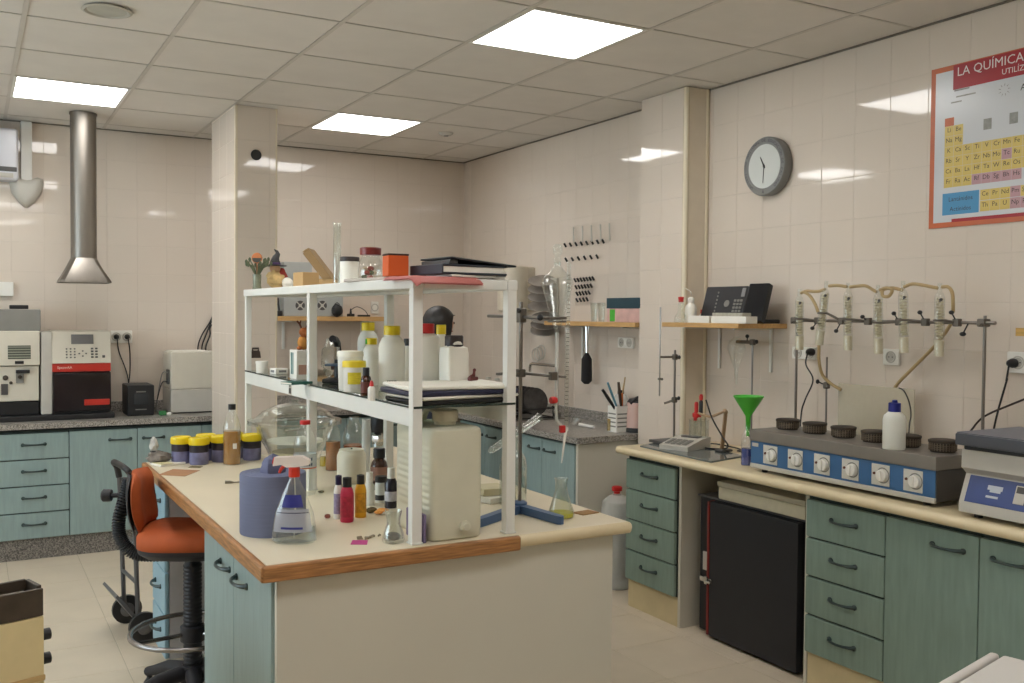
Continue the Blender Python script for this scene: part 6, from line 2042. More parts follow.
# ---- sticker on the pillar
p = at(255.5, 353, y=5.928)
t = thing('pillar_sticker', 'small dark weight-shaped sticker on the front of the tiled pillar', 'sticker', (p.x, 5.9285, p.z))
k = mpp(p)
MB().prism([(-5.5 * k, -5 * k), (5.5 * k, -5 * k), (4.6 * k, 1.5 * k), (2.8 * k, 2.4 * k), (-2.8 * k, 2.4 * k), (-4.6 * k, 1.5 * k)], 0, .001, M=XZm).build('weight', mat('sticker_brown', (62, 50, 44), .5), t)
MB().tube([(-2.8 * k, -.0008, 2.2 * k), (-3 * k, -.0008, 4.6 * k), (3 * k, -.0008, 4.6 * k), (2.8 * k, -.0008, 2.2 * k)], 1.0 * k, 6).build('ring', mat('sticker_brown', (62, 50, 44), .5), t)

# ---- shelf on the back wall with power supplies
YSH = 6.98
SBZ = BZZ(316.5, 330, YSH)
t = thing('wall_shelf', 'pine wall shelf on the back wall behind the rack', 'shelf', (0, 0, 0))
MB().rbox((BX(278, YSH), YSH, SBZ - .034), (BX(385, YSH), YB - .002, SBZ), .002, 1).build('board', mat('pine_board_x', (198, 158, 102), .5, var=.16, scale=10, stretch=(1, 8, 8), detail=5), t)
for q in (292, 372):
    x = BX(q, YSH)
    MB().box((x - .01, YSH + .03, SBZ - .042), (x + .01, YB - .004, SBZ - .0345)).box((x - .01, YB - .014, SBZ - .25), (x + .01, YB - .004, SBZ - .04)).build('bracket', M_WMET, t)
SBT = SBZ + .0004
for (pa, pb2, top, pf2, lb_) in ((283.5, 312, 262, 300, 'taller grey instrument with round fan grille on the back wall shelf'), (314, 343, 287, 322, 'lower grey instrument with round fan grille on the back wall shelf')):
    x0, x1 = BX(pa, YSH + .03), BX(pb2, YSH + .03)
    h_ = BZZ(top, (pa + pb2) / 2, YSH + .03) - SBT
    t = thing('power_supply', lb_, 'instrument', ((x0 + x1) / 2, YSH + .03, SBT), 0, 'grey instruments on the back shelf')
    w2 = (x1 - x0) / 2
    MB().rbox((-w2, 0, 0), (w2, .17, h_), .006).build('case', mat('grey_case', (168, 170, 166), .5, var=.04), t)
    fx, fz = BX(pf2, YSH + .03) - (x0 + x1) / 2, BZZ(305.5, pf2, YSH + .03) - SBT
    MB().lathe([(0, 0), (.034, 0), (.036, .003), (0, .003)], 24, M=Matrix.Translation((fx, 0, fz)) @ Matrix.Rotation(R(90), 4, 'X')).build('fan_opening', M_DGREY, t)
    g = MB()
    for a in (45, 135):
        g.box((-.036, -.0045, -.004), (.036, -.003, .004), M=Matrix.Translation((fx, 0, fz)) @ Matrix.Rotation(R(a), 4, 'Y'))
    g.lathe([(.012, .003), (.012, .005), (0, .005)], 14, M=Matrix.Translation((fx, 0, fz)) @ Matrix.Rotation(R(90), 4, 'X'))
    g.build('fan_grille', M_LGREY, t)
x0 = BX(284, YSH + .01)
t = thing('black_adapter', 'black adapter at the left end of the back wall shelf', 'adapter', (BX(281, YSH), YSH + .05, SBT))
MB().rbox((-.02, -.03, 0), (.015, .03, .04), .005).build('body', M_BLACK, t)
MB().tube(spline([(0, 0, .04), (.0, .02, .09), (.005, .05, .13)], 4), .008, 8).build('lead', M_BLACK, t)
b_ = at(336, 312, y=YSH + .02)
t = thing('black_bag', 'black pouch on the back wall shelf right of the fans', 'bag', (BX(336, YSH + .02), YSH - .015 + .035, SBT))
crumple(MB(), (0, -.02, .045), (.05, .03, .05), 71, .15).build('pouch', M_BLACK, t, ang=25)
MB().tube([(-.02, -.02, .09), (0, -.02, .105), (.02, -.02, .09)], .004, 6).build('loop', M_BLACK, t)
t = thing('black_charger', 'small black charger with lead on the right half of the back wall shelf', 'charger', (BX(351, YSH + .05), YSH + .06, SBT))
MB().rbox((-.025, -.02, 0), (.025, .02, .022), .004).lathe([(0, .022), (.010, .022), (.006, .06), (0, .062)], 10).build('body', M_BLACK, t)
MB().rbox((.06, -.025, 0), (.15, .02, .014), .004).tube(spline([(0, 0, .05), (.05, .0, .075), (.11, .0, .05), (.14, 0, .012)], 5), .003, 6).build('lead', M_BLACK, t)
bsocket('white switch plate above the right end of the back wall shelf', 370.5, 378, 301.5, 313.5, 1)

# ================================================================== SINK SIDE
SKZ = .8504
ft_ = at(557, 408, x=3.50)
t = thing('gooseneck_tap', 'chrome gooseneck tap behind the sink', 'tap', (3.50, ft_.y, SKZ))
zt2 = at(557, 366, x=3.50).z - SKZ
ye = at(530, 366, x=3.50).y - ft_.y
sx = -.0
MB().lathe([(0, 0), (.028, 0), (.026, .03), (.013, .04), (0, .04)], 20).build('base', M_CHROME, t)
MB().tube([(0, 0, .03), (0, 0, zt2 - .03)] + [(0, .03 - .03 * math.cos(R(a)), zt2 - .03 + .03 * math.sin(R(a))) for a in (30, 60, 90)] + [(0, ye - .03, zt2), (0, ye - .009, zt2 - .009), (0, ye, zt2 - .03), (0, ye, zt2 - .06)], .0105, 12).build('spout', M_CHROME, t)
MB().tube([(0, -.0, .06), (-.05, -.05, .075)], .007, 8).rbox((-.07, -.08, .066), (-.04, -.04, .082), .004).build('lever', M_CHROME, t)
# dish drainer with dark plates
dc = at(525, 404, z=SKZ)
DX, DY = 3.26, 0
dp = at(525, 400, x=3.26)
t = thing('dish_rack', 'dish drainer holding upright dark plates left of the tap', 'dish rack', (3.27, dp.y, SKZ + .0045))
fr_ = MB()
for z in (.01, .07):
    fr_.tube([(-.12, -.15, z), (.12, -.15, z), (.12, .15, z), (-.12, .15, z)], .004, 6, closed=True)
for sx2 in (-.12, .12):
    for sy2 in (-.15, .15):
        fr_.tube([(sx2, sy2, 0), (sx2, sy2, .07)], .004, 6)
fr_.build('frame', M_BLACK, t)
for i in range(5):
    MB().lathe([(0, 0), (.05, 0), (.092, .014), (.092, .018), (.05, .006), (0, .006)], 28, M=Matrix.Translation((0, -.11 + .052 * i, .115)) @ Matrix.Rotation(R(80), 4, 'X')).build('plate', mat('dark_plate', (66, 63, 62), .2, var=.3, scale=30), t)
slab('black_tray', 'black draining tray in front of the dish drainer', 'tray', 3.16, at(540, 414, z=SKZ).y - .05, SKZ + .005, .16, .22, .018, M_BLACK)
for px, lb_ in ((488, 'clear wash bottle left of the dish drainer'), (497, 'second clear bottle beside the dish drainer')):
    p = at(px, 395, x=3.30)
    bot('clear_bottle', lb_, 'bottle', (3.30, p.y, SKZ), .09, .24, [('bottle', [(0, 0), (.95, 0), (1, .03), (1, .7), (.5, .86), (.4, .88), (.4, .95)], M_FILM, 20), ('cap', cyl(.42, .93, .42, 1), M_LGREY)], 'bottles at the sink')
# shelf over the sink
SSZ = 1.505
t = thing('wall_shelf', 'pine wall shelf over the sink beside the pillar', 'shelf', (0, 0, 0))
MB().rbox((3.40, 4.574, SSZ - .028), (XW - .002, 5.60, SSZ), .002, 1).build('board', M_PINE, t)
for y in (4.75, 5.4):
    MB().box((3.43, y - .01, SSZ - .036), (XW - .004, y + .01, SSZ - .0285)).box((XW - .014, y - .01, SSZ - .25), (XW - .004, y + .01, SSZ - .034)).build('bracket', M_WMET, t)
y0, y1 = at(640, 310, x=3.43).y, at(607, 310, x=3.43).y
z1_ = at(620, 308.5, x=3.43).z
slab('carton', 'pink and white carton with green end on the shelf over the sink', 'box', 3.48, (y0 + y1) / 2, SSZ + .0004, .10, y1 - y0, z1_ - SSZ, mat('pink_carton', (206, 168, 160), .6, var=.15, scale=20), 0)
tag(MB().box((3.4285, at(615, 314, x=3.43).y, SSZ + .006), (3.4292, at(610, 314, x=3.43).y, z1_ - .006)).build('label_strip', M_GREEN), 'green label strip on the end of the pink carton', 'label')
slab('teal_box', 'dark teal box stacked on the pink carton over the sink', 'box', 3.48, (y0 + y1) / 2 - .005, z1_ + .0008, .11, y1 - y0 + .01, at(620, 298, x=3.43).z - z1_, mat('teal_box', (26, 62, 74), .5, var=.05), 0)
for px, lb_ in ((594, 'left clear drinking glass on the shelf over the sink'), (601.5, 'right clear drinking glass on the shelf over the sink')):
    p = at(px, 318, x=3.46)
    bot('drinking_glass', lb_, 'glass', (3.46, p.y, SSZ + .0004), .05, .12, [('glass', [(0, 0), (.75, 0), (1, 1), (.95, 1), (.7, .04), (0, .04)], M_GLASS2, 18)], 'glasses over the sink')
# hanging brush
p = at(587, 330, x=3.50)
t = thing('bottle_brush', 'black bottle brush hanging below the shelf over the sink', 'brush', (3.50, p.y, SSZ - .0285))
zb_ = at(587, 356, x=3.50).z - (SSZ - .0285)
MB().tube([(0, .01, 0), (0, 0, zb_)], .005, 6).tube([(0, -.02, 0), (0, -.006, zb_)], .004, 6).build('handle', M_CHROME, t)
ze = at(587, 384, x=3.50).z - (SSZ - .0285)
MB().lathe([(0, zb_ + .02), (.012, zb_ + .02), (.034, zb_ - .02), (.036, ze + .02), (.016, ze), (0, ze)], 14).build('bristles', mat('black_bristles', (30, 28, 28), .9, bump=.6, bscale=300), t)
# pegboard
XP = 3.575
ya, yb2 = at(563, 260, x=XP).y, at(641, 260, x=XP).y
t = thing('drying_board', 'clear wall drying board with rows of small black pegs', 'drying rack', (0, 0, 0))
MB().rbox((XP, 4.60, at(600, 305, x=XP).z), (XP + .006, ya, at(600, 222, x=XP).z), .001, 1).build('board', glass('acrylic_board', tint=(255, 255, 255), base=.0, body=.0, rough=.1), t)
for (row, py, xs, xe, n_) in ((0, 246, 566, 604, 8), (1, 260.5, 567, 598, 6), (2, 281, 576, 594, 7), (3, 288, 577, 592, 6), (4, 294.5, 578, 590, 5), (5, 301, 578, 588, 4)):
    for i in range(n_):
        px = xs + (xe - xs) * i / (n_ - 1)
        p = at(px, py - (px - xs) * .10, x=XP)
        MB().tube([(XP, p.y, p.z - .006), (XP - .018, p.y - .004, p.z + .016)], .0075, 6).build('peg', M_BLACK, t)
for i in range(5):
    p = at(575 + 9 * i, 236 - i * .8, x=XP)
    MB().tube([(XP, p.y + .02, p.z + .06), (XP - .03, p.y - .03, p.z - .05)], .006, 6).build('long_peg', M_LGREY, t)
# wall water heater, towel bar, dish holder
p = at(513, 289, x=3.46)
k = mpp(p)
t = thing('water_heater', 'small cream rounded water heater on the far right wall', 'water heater', (3.465, p.y, at(513, 312, x=3.46).z))
hh_ = at(513, 266, x=3.46).z - at(513, 312, x=3.46).z
MB().lathe([(0, 0), (.10, 0), (.115, .012), (.118, .03), (.118, hh_ - .03), (.112, hh_ - .008), (.09, hh_), (0, hh_)], 32).rbox((.0, -.10, .01), (.124, .10, hh_ - .01), .01).build('tank', mat('heater_cream', (212, 202, 182), .4, var=.02), t)
MB().lathe([(0, 0), (.02, 0), (.02, -.03), (0, -.03)], 12, c=(-.03, .02, 0)).build('outlet', M_CHROME, t)
p = at(500.5, 300, x=3.50)
tag(MB().rbox((3.50, p.y - .05, at(500, 305, x=3.5).z), (XW - .001, p.y + .05, at(500, 294, x=3.5).z), .008).build('wall_switch_box', M_WHITE), 'small white box on the far right wall under the rack top corner', 'box')
pa, pb2 = at(486, 316, x=3.50), at(507, 316, x=3.50)
t = thing('towel_bar', 'short grey horizontal towel bar on the far right wall', 'bar', (0, 0, 0))
MB().tube([(3.52, pa.y, pa.z), (3.52, pb2.y, pa.z)], .012, 10).build('bar', M_GREY, t)
for y in (pa.y - .02, pb2.y + .02):
    MB().tube([(3.52, y, pa.z), (XW, y, pa.z)], .007, 8).build('bracket', M_GREY, t)
p = at(541, 305, x=3.48)
t = thing('plate_holder', 'wall holder fanning out grey tilted dishes beside the separating funnel', 'dish holder', (3.50, p.y, 0))
zt3, zb3 = at(541, 278, x=3.5).z, at(541, 336, x=3.5).z
MB().rbox((.07, -.06, zb3), (.085, .06, zt3), .003).build('back', M_LGREY, t)
for i, py in enumerate((283, 291, 299, 308, 320, 326, 332)):
    z = at(541, py, x=3.5).z
    MB().lathe([(0, 0), (.06, .0), (.10, .016), (.10, .02), (.06, .005), (0, .005)], 24, M=Matrix.Translation((0, .02 if i < 4 else -.02, z)) @ Matrix.Rotation(R(20), 4, 'X') @ Matrix.Rotation(R(-14), 4, 'Y')).build('dish', mat('grey_dish', (150, 142, 134), .3, var=.2, scale=12), t)
p = at(540, 352, x=3.55)
t = thing('cable_coil', 'pale wire coil hanging on the wall under the dish holder', 'wire', (3.56, p.y, p.z))
for i in range(3):
    MB().tube([(-.01 * i, .055 * math.cos(R(20 * k)) + .02 * i, .05 * math.sin(R(20 * k)) - .012 * i) for k in range(18)], .004, 5, closed=True).build('loop', M_LGREY, t)
# tool crate, jug, kettle, sponge pot
p = at(621, 432, z=SKZ)
tc_ = thing('tool_holder', 'white slotted crate full of upright tools at the end of the sink worktop', 'tool holder', (p.x, p.y + .03, SKZ))
k = mpp(p)
hc = 26 * k
for q in (((-.045, -.045, 0), (.045, -.041, hc)), ((-.045, .041, 0), (.045, .045, hc)), ((-.045, -.041, 0), (-.041, .041, hc)), ((.041, -.041, 0), (.045, .041, hc))):
    MB().rbox(*q, .001, 1).build('side', M_WHITE, tc_)
for i in range(4):
    MB().box((-.038, -.0458, .03 + .025 * i), (.038, -.0452, .038 + .025 * i)).build('slot', M_GREY, tc_)
    MB().box((-.0458, -.038, .03 + .025 * i), (-.0452, .038, .038 + .025 * i)).build('slot', M_GREY, tc_)
TL_ = [('pen_tool', 'black handled brush leaning left in the tool crate', -.03, -.02, -.05, .19, M_BLACK, .011), ('pen_tool', 'blue handled tool in the tool crate', -.012, .0, -.03, .22, mat('tool_blue', (90, 140, 160), .4), .008), ('pen_tool', 'dark wooden handle in the tool crate', .012, -.01, .0, .22, mat('tool_brown', (70, 54, 42), .6), .010),
       ('pen_tool', 'orange scissors handle in the tool crate', .02, .0, .015, .17, mat('tool_orange', (206, 110, 40), .5), .011), ('pen_tool', 'slim tan stick in the tool crate', .03, .015, .03, .24, mat('tool_tan', (176, 148, 104), .6), .005)]
for (nm, lb_, x, y, dx, h_, m_, r_) in TL_:
    h_ *= 1.35
    dx = dx * 1.6 - .02
    t = thing(nm, lb_, 'tool', (p.x, p.y + .03, SKZ), 0, 'tools in the crate')
    MB().tube([(x * .5, y, .004), (x, y, h_ * .5)], r_ * .5, 8).build('shaft', m_, t)
    MB().tube([(x, y, h_ * .5), (x + dx * .6, y, h_ * .8), (x + dx, y, h_)], [r_ * .7, r_, r_ * .8], 8).build('grip', m_, t)
p2 = at(634, 430, z=SKZ)
b_ = at(622, 423, z=SKZ)
jx = at(620.5, 410, y=4.86).x
bot('plastic_jug', 'translucent jug with black cap behind the tool crate', 'jug', (jx, 4.86, SKZ), .115, .235, [('jug', [(0, 0), (.95, 0), (1, .03), (1, .74), (.6, .88), (.4, .9), (0, .9)], M_FROST), ('cap', cyl(.36, .9, .34, 1), M_BLACK)])
t = bot('electric_kettle', 'pink and black kettle half hidden by the pillar', 'kettle', (at(626.5, 410, y=4.675).x + .074, 4.675, SKZ), .148, .205,
        [('base', [(0, 0), (1, 0), (1, .10), (.95, .13), (0, .13)], M_BLACK), ('body', [(0, .131), (.97, .131), (.92, .5), (.80, .86), (0, .86)], mat('kettle_pink', (206, 172, 160), .35, var=.03)), ('lid', [(0, .86), (.78, .86), (.6, .96), (.15, 1.0), (0, 1.0)], M_BLACK)])
MB().tube(spline([(-.06, -.02, .17), (-.02, -.04, .21), (.04, -.05, .20), (.085, -.04, .15), (.08, -.02, .05)], 5), .008, 8).build('handle', M_BLACK, t)
p = at(613, 431, z=SKZ)
bot('sponge_pot', 'small clear pot with yellow brush head at the front of the sink worktop', 'pot', (p.x - .02, p.y - .0, SKZ), .045, .075, [('pot', [(0, 0), (1, 0), (1, .9), (.9, .9), (.9, .05), (0, .05)], M_GLASS2, 16), ('brush', [(0, .06), (.8, .06), (.85, 1), (0, 1)], mat('brush_tan', (186, 150, 80), .8, var=.3, scale=80), 14)])
socket('white wall socket above the tool crate near the pillar', 619.5, 635, 337.5, 348, 2)
p = at(580, 415, z=SKZ)
t = thing('tap_fittings', 'white and chrome small fittings lying on the sink worktop', 'fittings', (3.33, at(585, 412, x=3.33).y, SKZ))
MB().tube([(0, -.10, .012), (0, .06, .012)], .010, 8).build('tube', M_WHITE, t)
crumple(MB(), (.0, .10, .03), (.04, .04, .032), 91, .35).build('film', M_FILM, t, ang=15)

# ================================================================== STOOL at the knee space
CX, CY = .772, 3.96
st = thing('lab_stool', 'orange swivel lab stool with back rest and foot ring pushed under the island', 'stool', (CX, CY, 0), R(-24))
st.scale = (1, 1, .965)
M_BP = mat('black_stool_plastic', (30, 30, 36), .5, var=.1)
cu = MB()
vs, fs = [], []
for (s, z) in ((.90, .645), (1.0, .660), (1.0, .685), (.96, .706), (.84, .718), (.5, .722), (0.02, .716)):
    for k in range(36):
        a = 2 * PI * k / 36
        p_ = 3.4
        ca, sa = math.cos(a), math.sin(a)
        x = math.copysign(abs(ca) ** (2 / p_), ca) * .205 * s
        y = math.copysign(abs(sa) ** (2 / p_), sa) * .200 * s
        vs.append((x + .01, y, z + .018 * max(0, -x / .2) ** 2 * (1 if z > .66 else 0)))
for r_ in range(6):
    for k in range(36):
        q = (k + 1) % 36
        fs.append((r_ * 36 + k, r_ * 36 + q, (r_ + 1) * 36 + q, (r_ + 1) * 36 + k))
cu.add(vs, fs)
cu.build('seat', M_ORANGE, st, ang=60)
MB().lathe([(0, .600), (.55, .600), (.86, .618), (.99, .640), (1.0, .658), (.9, .660), (0, .660)], 36, c=(.01, 0, 0), sq=(.203, .198, 3.4)).build('seat_shell', M_BP, st)
# back rest: curved pad facing the island
bk, bs_ = MB(), MB()


def pad(mb, x0, th, w, z0, z1, n=12, m=10):
    rows = []
    for side in (0, 1):
        for j in range(m + 1):
            v = j / m
            z = z0 + (z1 - z0) * v
            hw = w * (.72 + .28 * math.sin(PI * min(1, .25 + v * .75)) ** .8) * (1 - .12 * max(0, .25 - v) * 4 - .25 * max(0, v - .85) * 6)
            for i in range(n + 1):
                u = 2 * i / n - 1
                y = hw * u
                bulge = .035 * u * u - .012 * math.sin(PI * v)
                x = x0 + bulge + (z - z0) * -.10 + (th * (1 - abs(u) ** 6) * (1 - abs(2 * v - 1) ** 8) if side else 0)
                rows.append((x, y, z))
    N = (n + 1) * (m + 1)
    f = []
    for side in (0, 1):
        for j in range(m):
            for i in range(n):
                a = side * N + j * (n + 1) + i
                f.append((a, a + 1, a + n + 2, a + n + 1))
    for j in range(m):
        for i in (0, n):
            a = j * (n + 1) + i
            f.append((a, a + n + 1, N + a + n + 1, N + a))
    for i in range(n):
        for j in (0, m):
            a = j * (n + 1) + i
            f.append((a, a + 1, N + a + 1, N + a))
    mb.add(rows, f)
    return mb


pad(bk, -.205, .045, .145, .715, .955).build('backrest', M_ORANGE, st, ang=60)
pad(bs_, -.222, .014, .137, .705, .945).build('backrest_shell', M_BP, st, ang=60)
spn = [(-.02, 0, .610), (-.14, 0, .600), (-.225, 0, .610), (-.275, 0, .665), (-.285, 0, .74), (-.262, 0, .84), (-.245, 0, .92)]
sp_ = spline(spn, 8)
bl = MB()
for i in range(0, len(sp_) - 1):
    bl.tube([sp_[i], sp_[i].lerp(sp_[i + 1], .35), sp_[i].lerp(sp_[i + 1], .5), sp_[i].lerp(sp_[i + 1], .85), sp_[i + 1]], [.018, .026, .027, .026, .018], 12)
bl.build('bellows', M_BLACK, st)
MB().tube([(-.255, 0, .85), (-.315, 0, .85)], .010, 8).lathe([(0, 0), (.024, 0), (.026, .010), (.026, .030), (.020, .036), (0, .036)], 16, M=Matrix.Translation((-.312, 0, .85)) @ Matrix.Rotation(R(-90), 4, 'Y')).build('adjusting_knob', M_BP, st)
gc = MB()
pr_ = []
z = .15
while z < .56:
    pr_ += [(.033, z), (.036, z + .004), (.036, z + .010), (.033, z + .014)]
    z += .016
gc.lathe([(0, .14), (.040, .14), (.040, .15)] + pr_ + [(.030, .57), (.030, .602), (0, .602)], 24)
gc.build('gas_column', M_BP, st)
rg_ = MB().tube([(.235 * math.cos(R(10 * k)), .235 * math.sin(R(10 * k)), .285) for k in range(36)], .0105, 10, closed=True)
for a in (100, 220, 340):
    rg_.tube([(.04 * math.cos(R(a)), .04 * math.sin(R(a)), .275), (.235 * math.cos(R(a)), .235 * math.sin(R(a)), .285)], .009, 8)
rg_.build('foot_ring', mat('worn_chrome', (150, 146, 144), .25, .9, var=.1), st)
MB().lathe([(.037, .24), (.048, .245), (.048, .305), (.037, .31)], 20).build('ring_collar', M_BP, st)
for k in range(5):
    a = R(215 + 72 * k)
    d = Vector((math.cos(a), math.sin(a), 0))
    MB().tube([d * .03 + Vector((0, 0, .115)), d * .14 + Vector((0, 0, .105)), d * .23 + Vector((0, 0, .070)), d * .275 + Vector((0, 0, .055))], [.034, .028, .022, .020], 10).build('star_leg', M_BP, st)
    MB().lathe([(0, 0.0005), (.022, .0005), (.024, .012), (.012, .03), (.010, .05), (0, .05)], 14, c=tuple(d * .265)).build('glide', M_BLACK, st)
MB().lathe([(0, .07), (.045, .07), (.05, .09), (.048, .145), (0, .15)], 24).build('hub', M_BP, st)
MB().tube([(.07, -.04, .60), (.078, -.05, .50)], .004, 6).ball((.080, -.052, .485), (.022, .020, .024), 12, 8).build('height_lever', M_BLACK, st)

# ================================================================== FOLDING HAND TRUCK behind the stool
A = at(124, 600, y=5.05)
B = at(138, 604, y=4.78)
hz = at(124, 462, y=5.0).z
ht = thing('hand_truck', 'folded grey and black hand truck standing behind the orange stool', 'hand truck', (0, 0, 0))
M_HT = mat('hand_truck_grey', (98, 98, 100), .4, .4, var=.1)
w0 = Vector((B.x - A.x, B.y - A.y, 0))
P0, P1 = Vector((A.x, A.y, .12)), Vector((B.x, B.y, .12))
lean = Vector((-.02, 0, 0))
top0, top1 = P0 + lean + Vector((0, 0, hz - .20)), P1 + lean + Vector((0, 0, hz - .20))
MB().tube([P0, top0], .011, 10).build('tube', M_HT, ht)
MB().tube([P1, top1], .011, 10).build('tube', M_HT, ht)
hd_ = Vector((-.03, 0, .08))
MB().tube(spline([top0, top0 + Vector((-.01, 0, .05)), (top0 + hd_).lerp(top1 + hd_, .12), (top0 + hd_).lerp(top1 + hd_, .88), top1 + Vector((-.01, 0, .05)), top1], 5), .015, 10).build('handle', M_BLACK, ht)
for f_ in (.25, .55, .8):
    MB().tube([P0.lerp(top0, f_), P1.lerp(top1, f_)], .009, 8).build('cross_bar', M_HT, ht)
n_ = Vector((-w0.y, w0.x, 0)).normalized()
if n_.x > 0:
    n_ = -n_
tp = [P0 + Vector((0, 0, -.04)), P1 + Vector((0, 0, -.04)), P1 + n_ * .10 + Vector((0, 0, .10)), P0 + n_ * .10 + Vector((0, 0, .10))]
thk = Vector((0, 0, .01)) + n_ * -.01
MB().add(tp + [q + thk for q in tp], [(0, 1, 2, 3), (7, 6, 5, 4), (0, 4, 5, 1), (1, 5, 6, 2), (2, 6, 7, 3), (3, 7, 4, 0)]).build('toe_plate', M_HT, ht)
wd = w0.normalized()
for P in (P0 - wd * .03, P1 + wd * .03):
    MW = Matrix.Translation((P.x + .02, P.y, .0705)) @ wd.to_track_quat('Z', 'Y').to_matrix().to_4x4()
    w_ = MB().lathe([(.018, -.014), (.058, -.016), (.070, -.012), (.070, .012), (.058, .016), (.018, .014)], 24, M=MW).build('wheel', M_BLACK, ht)
    MB().lathe([(0, -.018), (.030, -.018), (.034, -.015), (.034, .015), (.030, .018), (0, .018)], 18, M=MW).build('wheel_hub', M_HT, w_)
MB().tube([Vector((P0.x + .02, P0.y, .0705)), Vector((P1.x + .02, P1.y, .0705))], .008, 8).tube([P0, Vector((P0.x + .02, P0.y, .0705))], .010, 8).tube([P1, Vector((P1.x + .02, P1.y, .0705))], .010, 8).build('axle', M_HT, ht)

# ================================================================== PERSON at the sink, head showing over the bottles
PYv = 5.45
hp0 = at(439.5, 320, y=PYv)
ztop_ = at(439.5, 305.5, y=PYv).z
PX = hp0.x
SC = ztop_ / 1.60


def skinmesh(name, nodes, edges, m, parent, root=0, lv=2):
    me = bpy.data.meshes.new(name)
    me.from_pydata([n[0] for n in nodes], edges, [])
    o = bpy.data.objects.new(name, me)
    COL.objects.link(o)
    o.modifiers.new('Skin', 'SKIN')
    sd = me.skin_vertices[0].data
    for i, n in enumerate(nodes):
        r_ = n[1] if isinstance(n[1], tuple) else (n[1], n[1])
        sd[i].radius = r_
        sd[i].use_root = (i == root)
    sb = o.modifiers.new('Sub', 'SUBSURF')
    sb.levels = sb.render_levels = lv
    bpy.context.view_layer.update()
    me2 = bpy.data.meshes.new_from_object(o.evaluated_get(bpy.context.evaluated_depsgraph_get()))
    bpy.data.objects.remove(o)
    for p_ in me2.polygons:
        p_.use_smooth = True
    me2.materials.clear()
    me2.materials.append(m)
    return inst(name, me2, parent)


pe = thing('person', 'dark-haired person standing at the sink, only the head visible over the bottles', 'person', (PX, PYv, 0), R(12))
M_SKIN = mat('skin', (198, 150, 124), .5, var=.05, sub=.1)
# facing +X (towards the sink); y>0 is the person's left
N = [((0, 0, .88), .105), ((0, 0, 1.02), .10), ((.005, 0, 1.18), .115), ((.0, 0, 1.30), .095), ((.0, 0, 1.375), .050), ((.015, 0, 1.43), .060), ((.02, 0, 1.495), (.075, .082)), ((.012, 0, 1.545), .070)]
E_ = [(i, i + 1) for i in range(7)]
N.append(((.093, 0, 1.475), .010))
E_.append((6, 8))
fg = []
for s in (1, -1):
    b0 = len(N)
    N += [((0, .08 * s, .84), .085), ((.005, .095 * s, .48), .055), ((-.01, .10 * s, .10), .036), ((.0, .10 * s, .045), .036), ((.11, .11 * s, .030), .028)]
    E_ += [(0, b0), (b0, b0 + 1), (b0 + 1, b0 + 2), (b0 + 2, b0 + 3), (b0 + 3, b0 + 4)]
    a0 = len(N)
    N += [((0, .145 * s, 1.28), .052), ((.03, .19 * s, 1.06), .040), ((.24, .16 * s, .99), .032), ((.30, .145 * s, .985), .026), ((.355, .14 * s, .98), (.026, .016))]
    E_ += [(3, a0), (a0, a0 + 1), (a0 + 1, a0 + 2), (a0 + 2, a0 + 3), (a0 + 3, a0 + 4)]
    for k_, (dy, l) in enumerate(((-.022, .07), (-.008, .08), (.007, .075), (.020, .06))):
        f0 = len(N)
        N += [((.375 + .0, .14 * s + dy, .978), .009), ((.375 + l * .6, .14 * s + dy * 1.1, .970), .008), ((.375 + l, .14 * s + dy * 1.1, .950), .007)]
        E_ += [(a0 + 4, f0), (f0, f0 + 1), (f0 + 1, f0 + 2)]
    f0 = len(N)
    N += [((.335, .14 * s - .035 * s, .975), .010), ((.37, .14 * s - .05 * s, .965), .009)]
    E_ += [(a0 + 3, f0), (f0, f0 + 1)]
body = skinmesh('body', N, E_, M_SKIN, pe)
clothN = [((0, 0, .80), .128), ((0, 0, 1.02), .114), ((.005, 0, 1.18), .128), ((.0, 0, 1.30), .108), ((.0, 0, 1.365), .062)]
clothE = [(i, i + 1) for i in range(4)]
for s in (1, -1):
    a0 = len(clothN)
    clothN += [((0, .145 * s, 1.28), .064), ((.03, .19 * s, 1.06), .052), ((.24, .16 * s, .99), .042), ((.28, .15 * s, .987), .038)]
    clothE += [(3, a0), (a0, a0 + 1), (a0 + 1, a0 + 2), (a0 + 2, a0 + 3)]
skinmesh('shirt', clothN, clothE, mat('dark_shirt', (40, 42, 52), .85, var=.1), pe)
TN = [((0, 0, .92), .112)]
TE = []
for s in (1, -1):
    a0 = len(TN)
    TN += [((0, .08 * s, .82), .098), ((.005, .095 * s, .48), .070), ((-.008, .10 * s, .12), .056), ((-.008, .10 * s, .07), .055)]
    TE += [(0, a0), (a0, a0 + 1), (a0 + 1, a0 + 2), (a0 + 2, a0 + 3)]
skinmesh('trousers', TN, TE, mat('dark_trousers', (38, 40, 50), .85, var=.1), pe)
for s in (1, -1):
    skinmesh('shoe', [((-.03, .10 * s, .045), .046), ((.06, .105 * s, .04), .042), ((.15, .115 * s, .034), .034)], [(0, 1), (1, 2)], M_BLACK, pe)
for s in (1, -1):
    MB().ball((.084, .030 * s, 1.492), (.010, .014, .009), 10, 6).build('eye', mat('eye_dark', (40, 30, 26), .3), pe)
    MB().ball((.012, .083 * s, 1.475), (.016, .008, .026), 10, 6).build('ear', M_SKIN, pe)
MB().ball((.088, 0, 1.440), (.008, .022, .006), 10, 6).build('mouth', mat('lips', (160, 90, 84), .5), pe)
hr = MB()
vs, fs = [], []
nU, nV = 30, 16
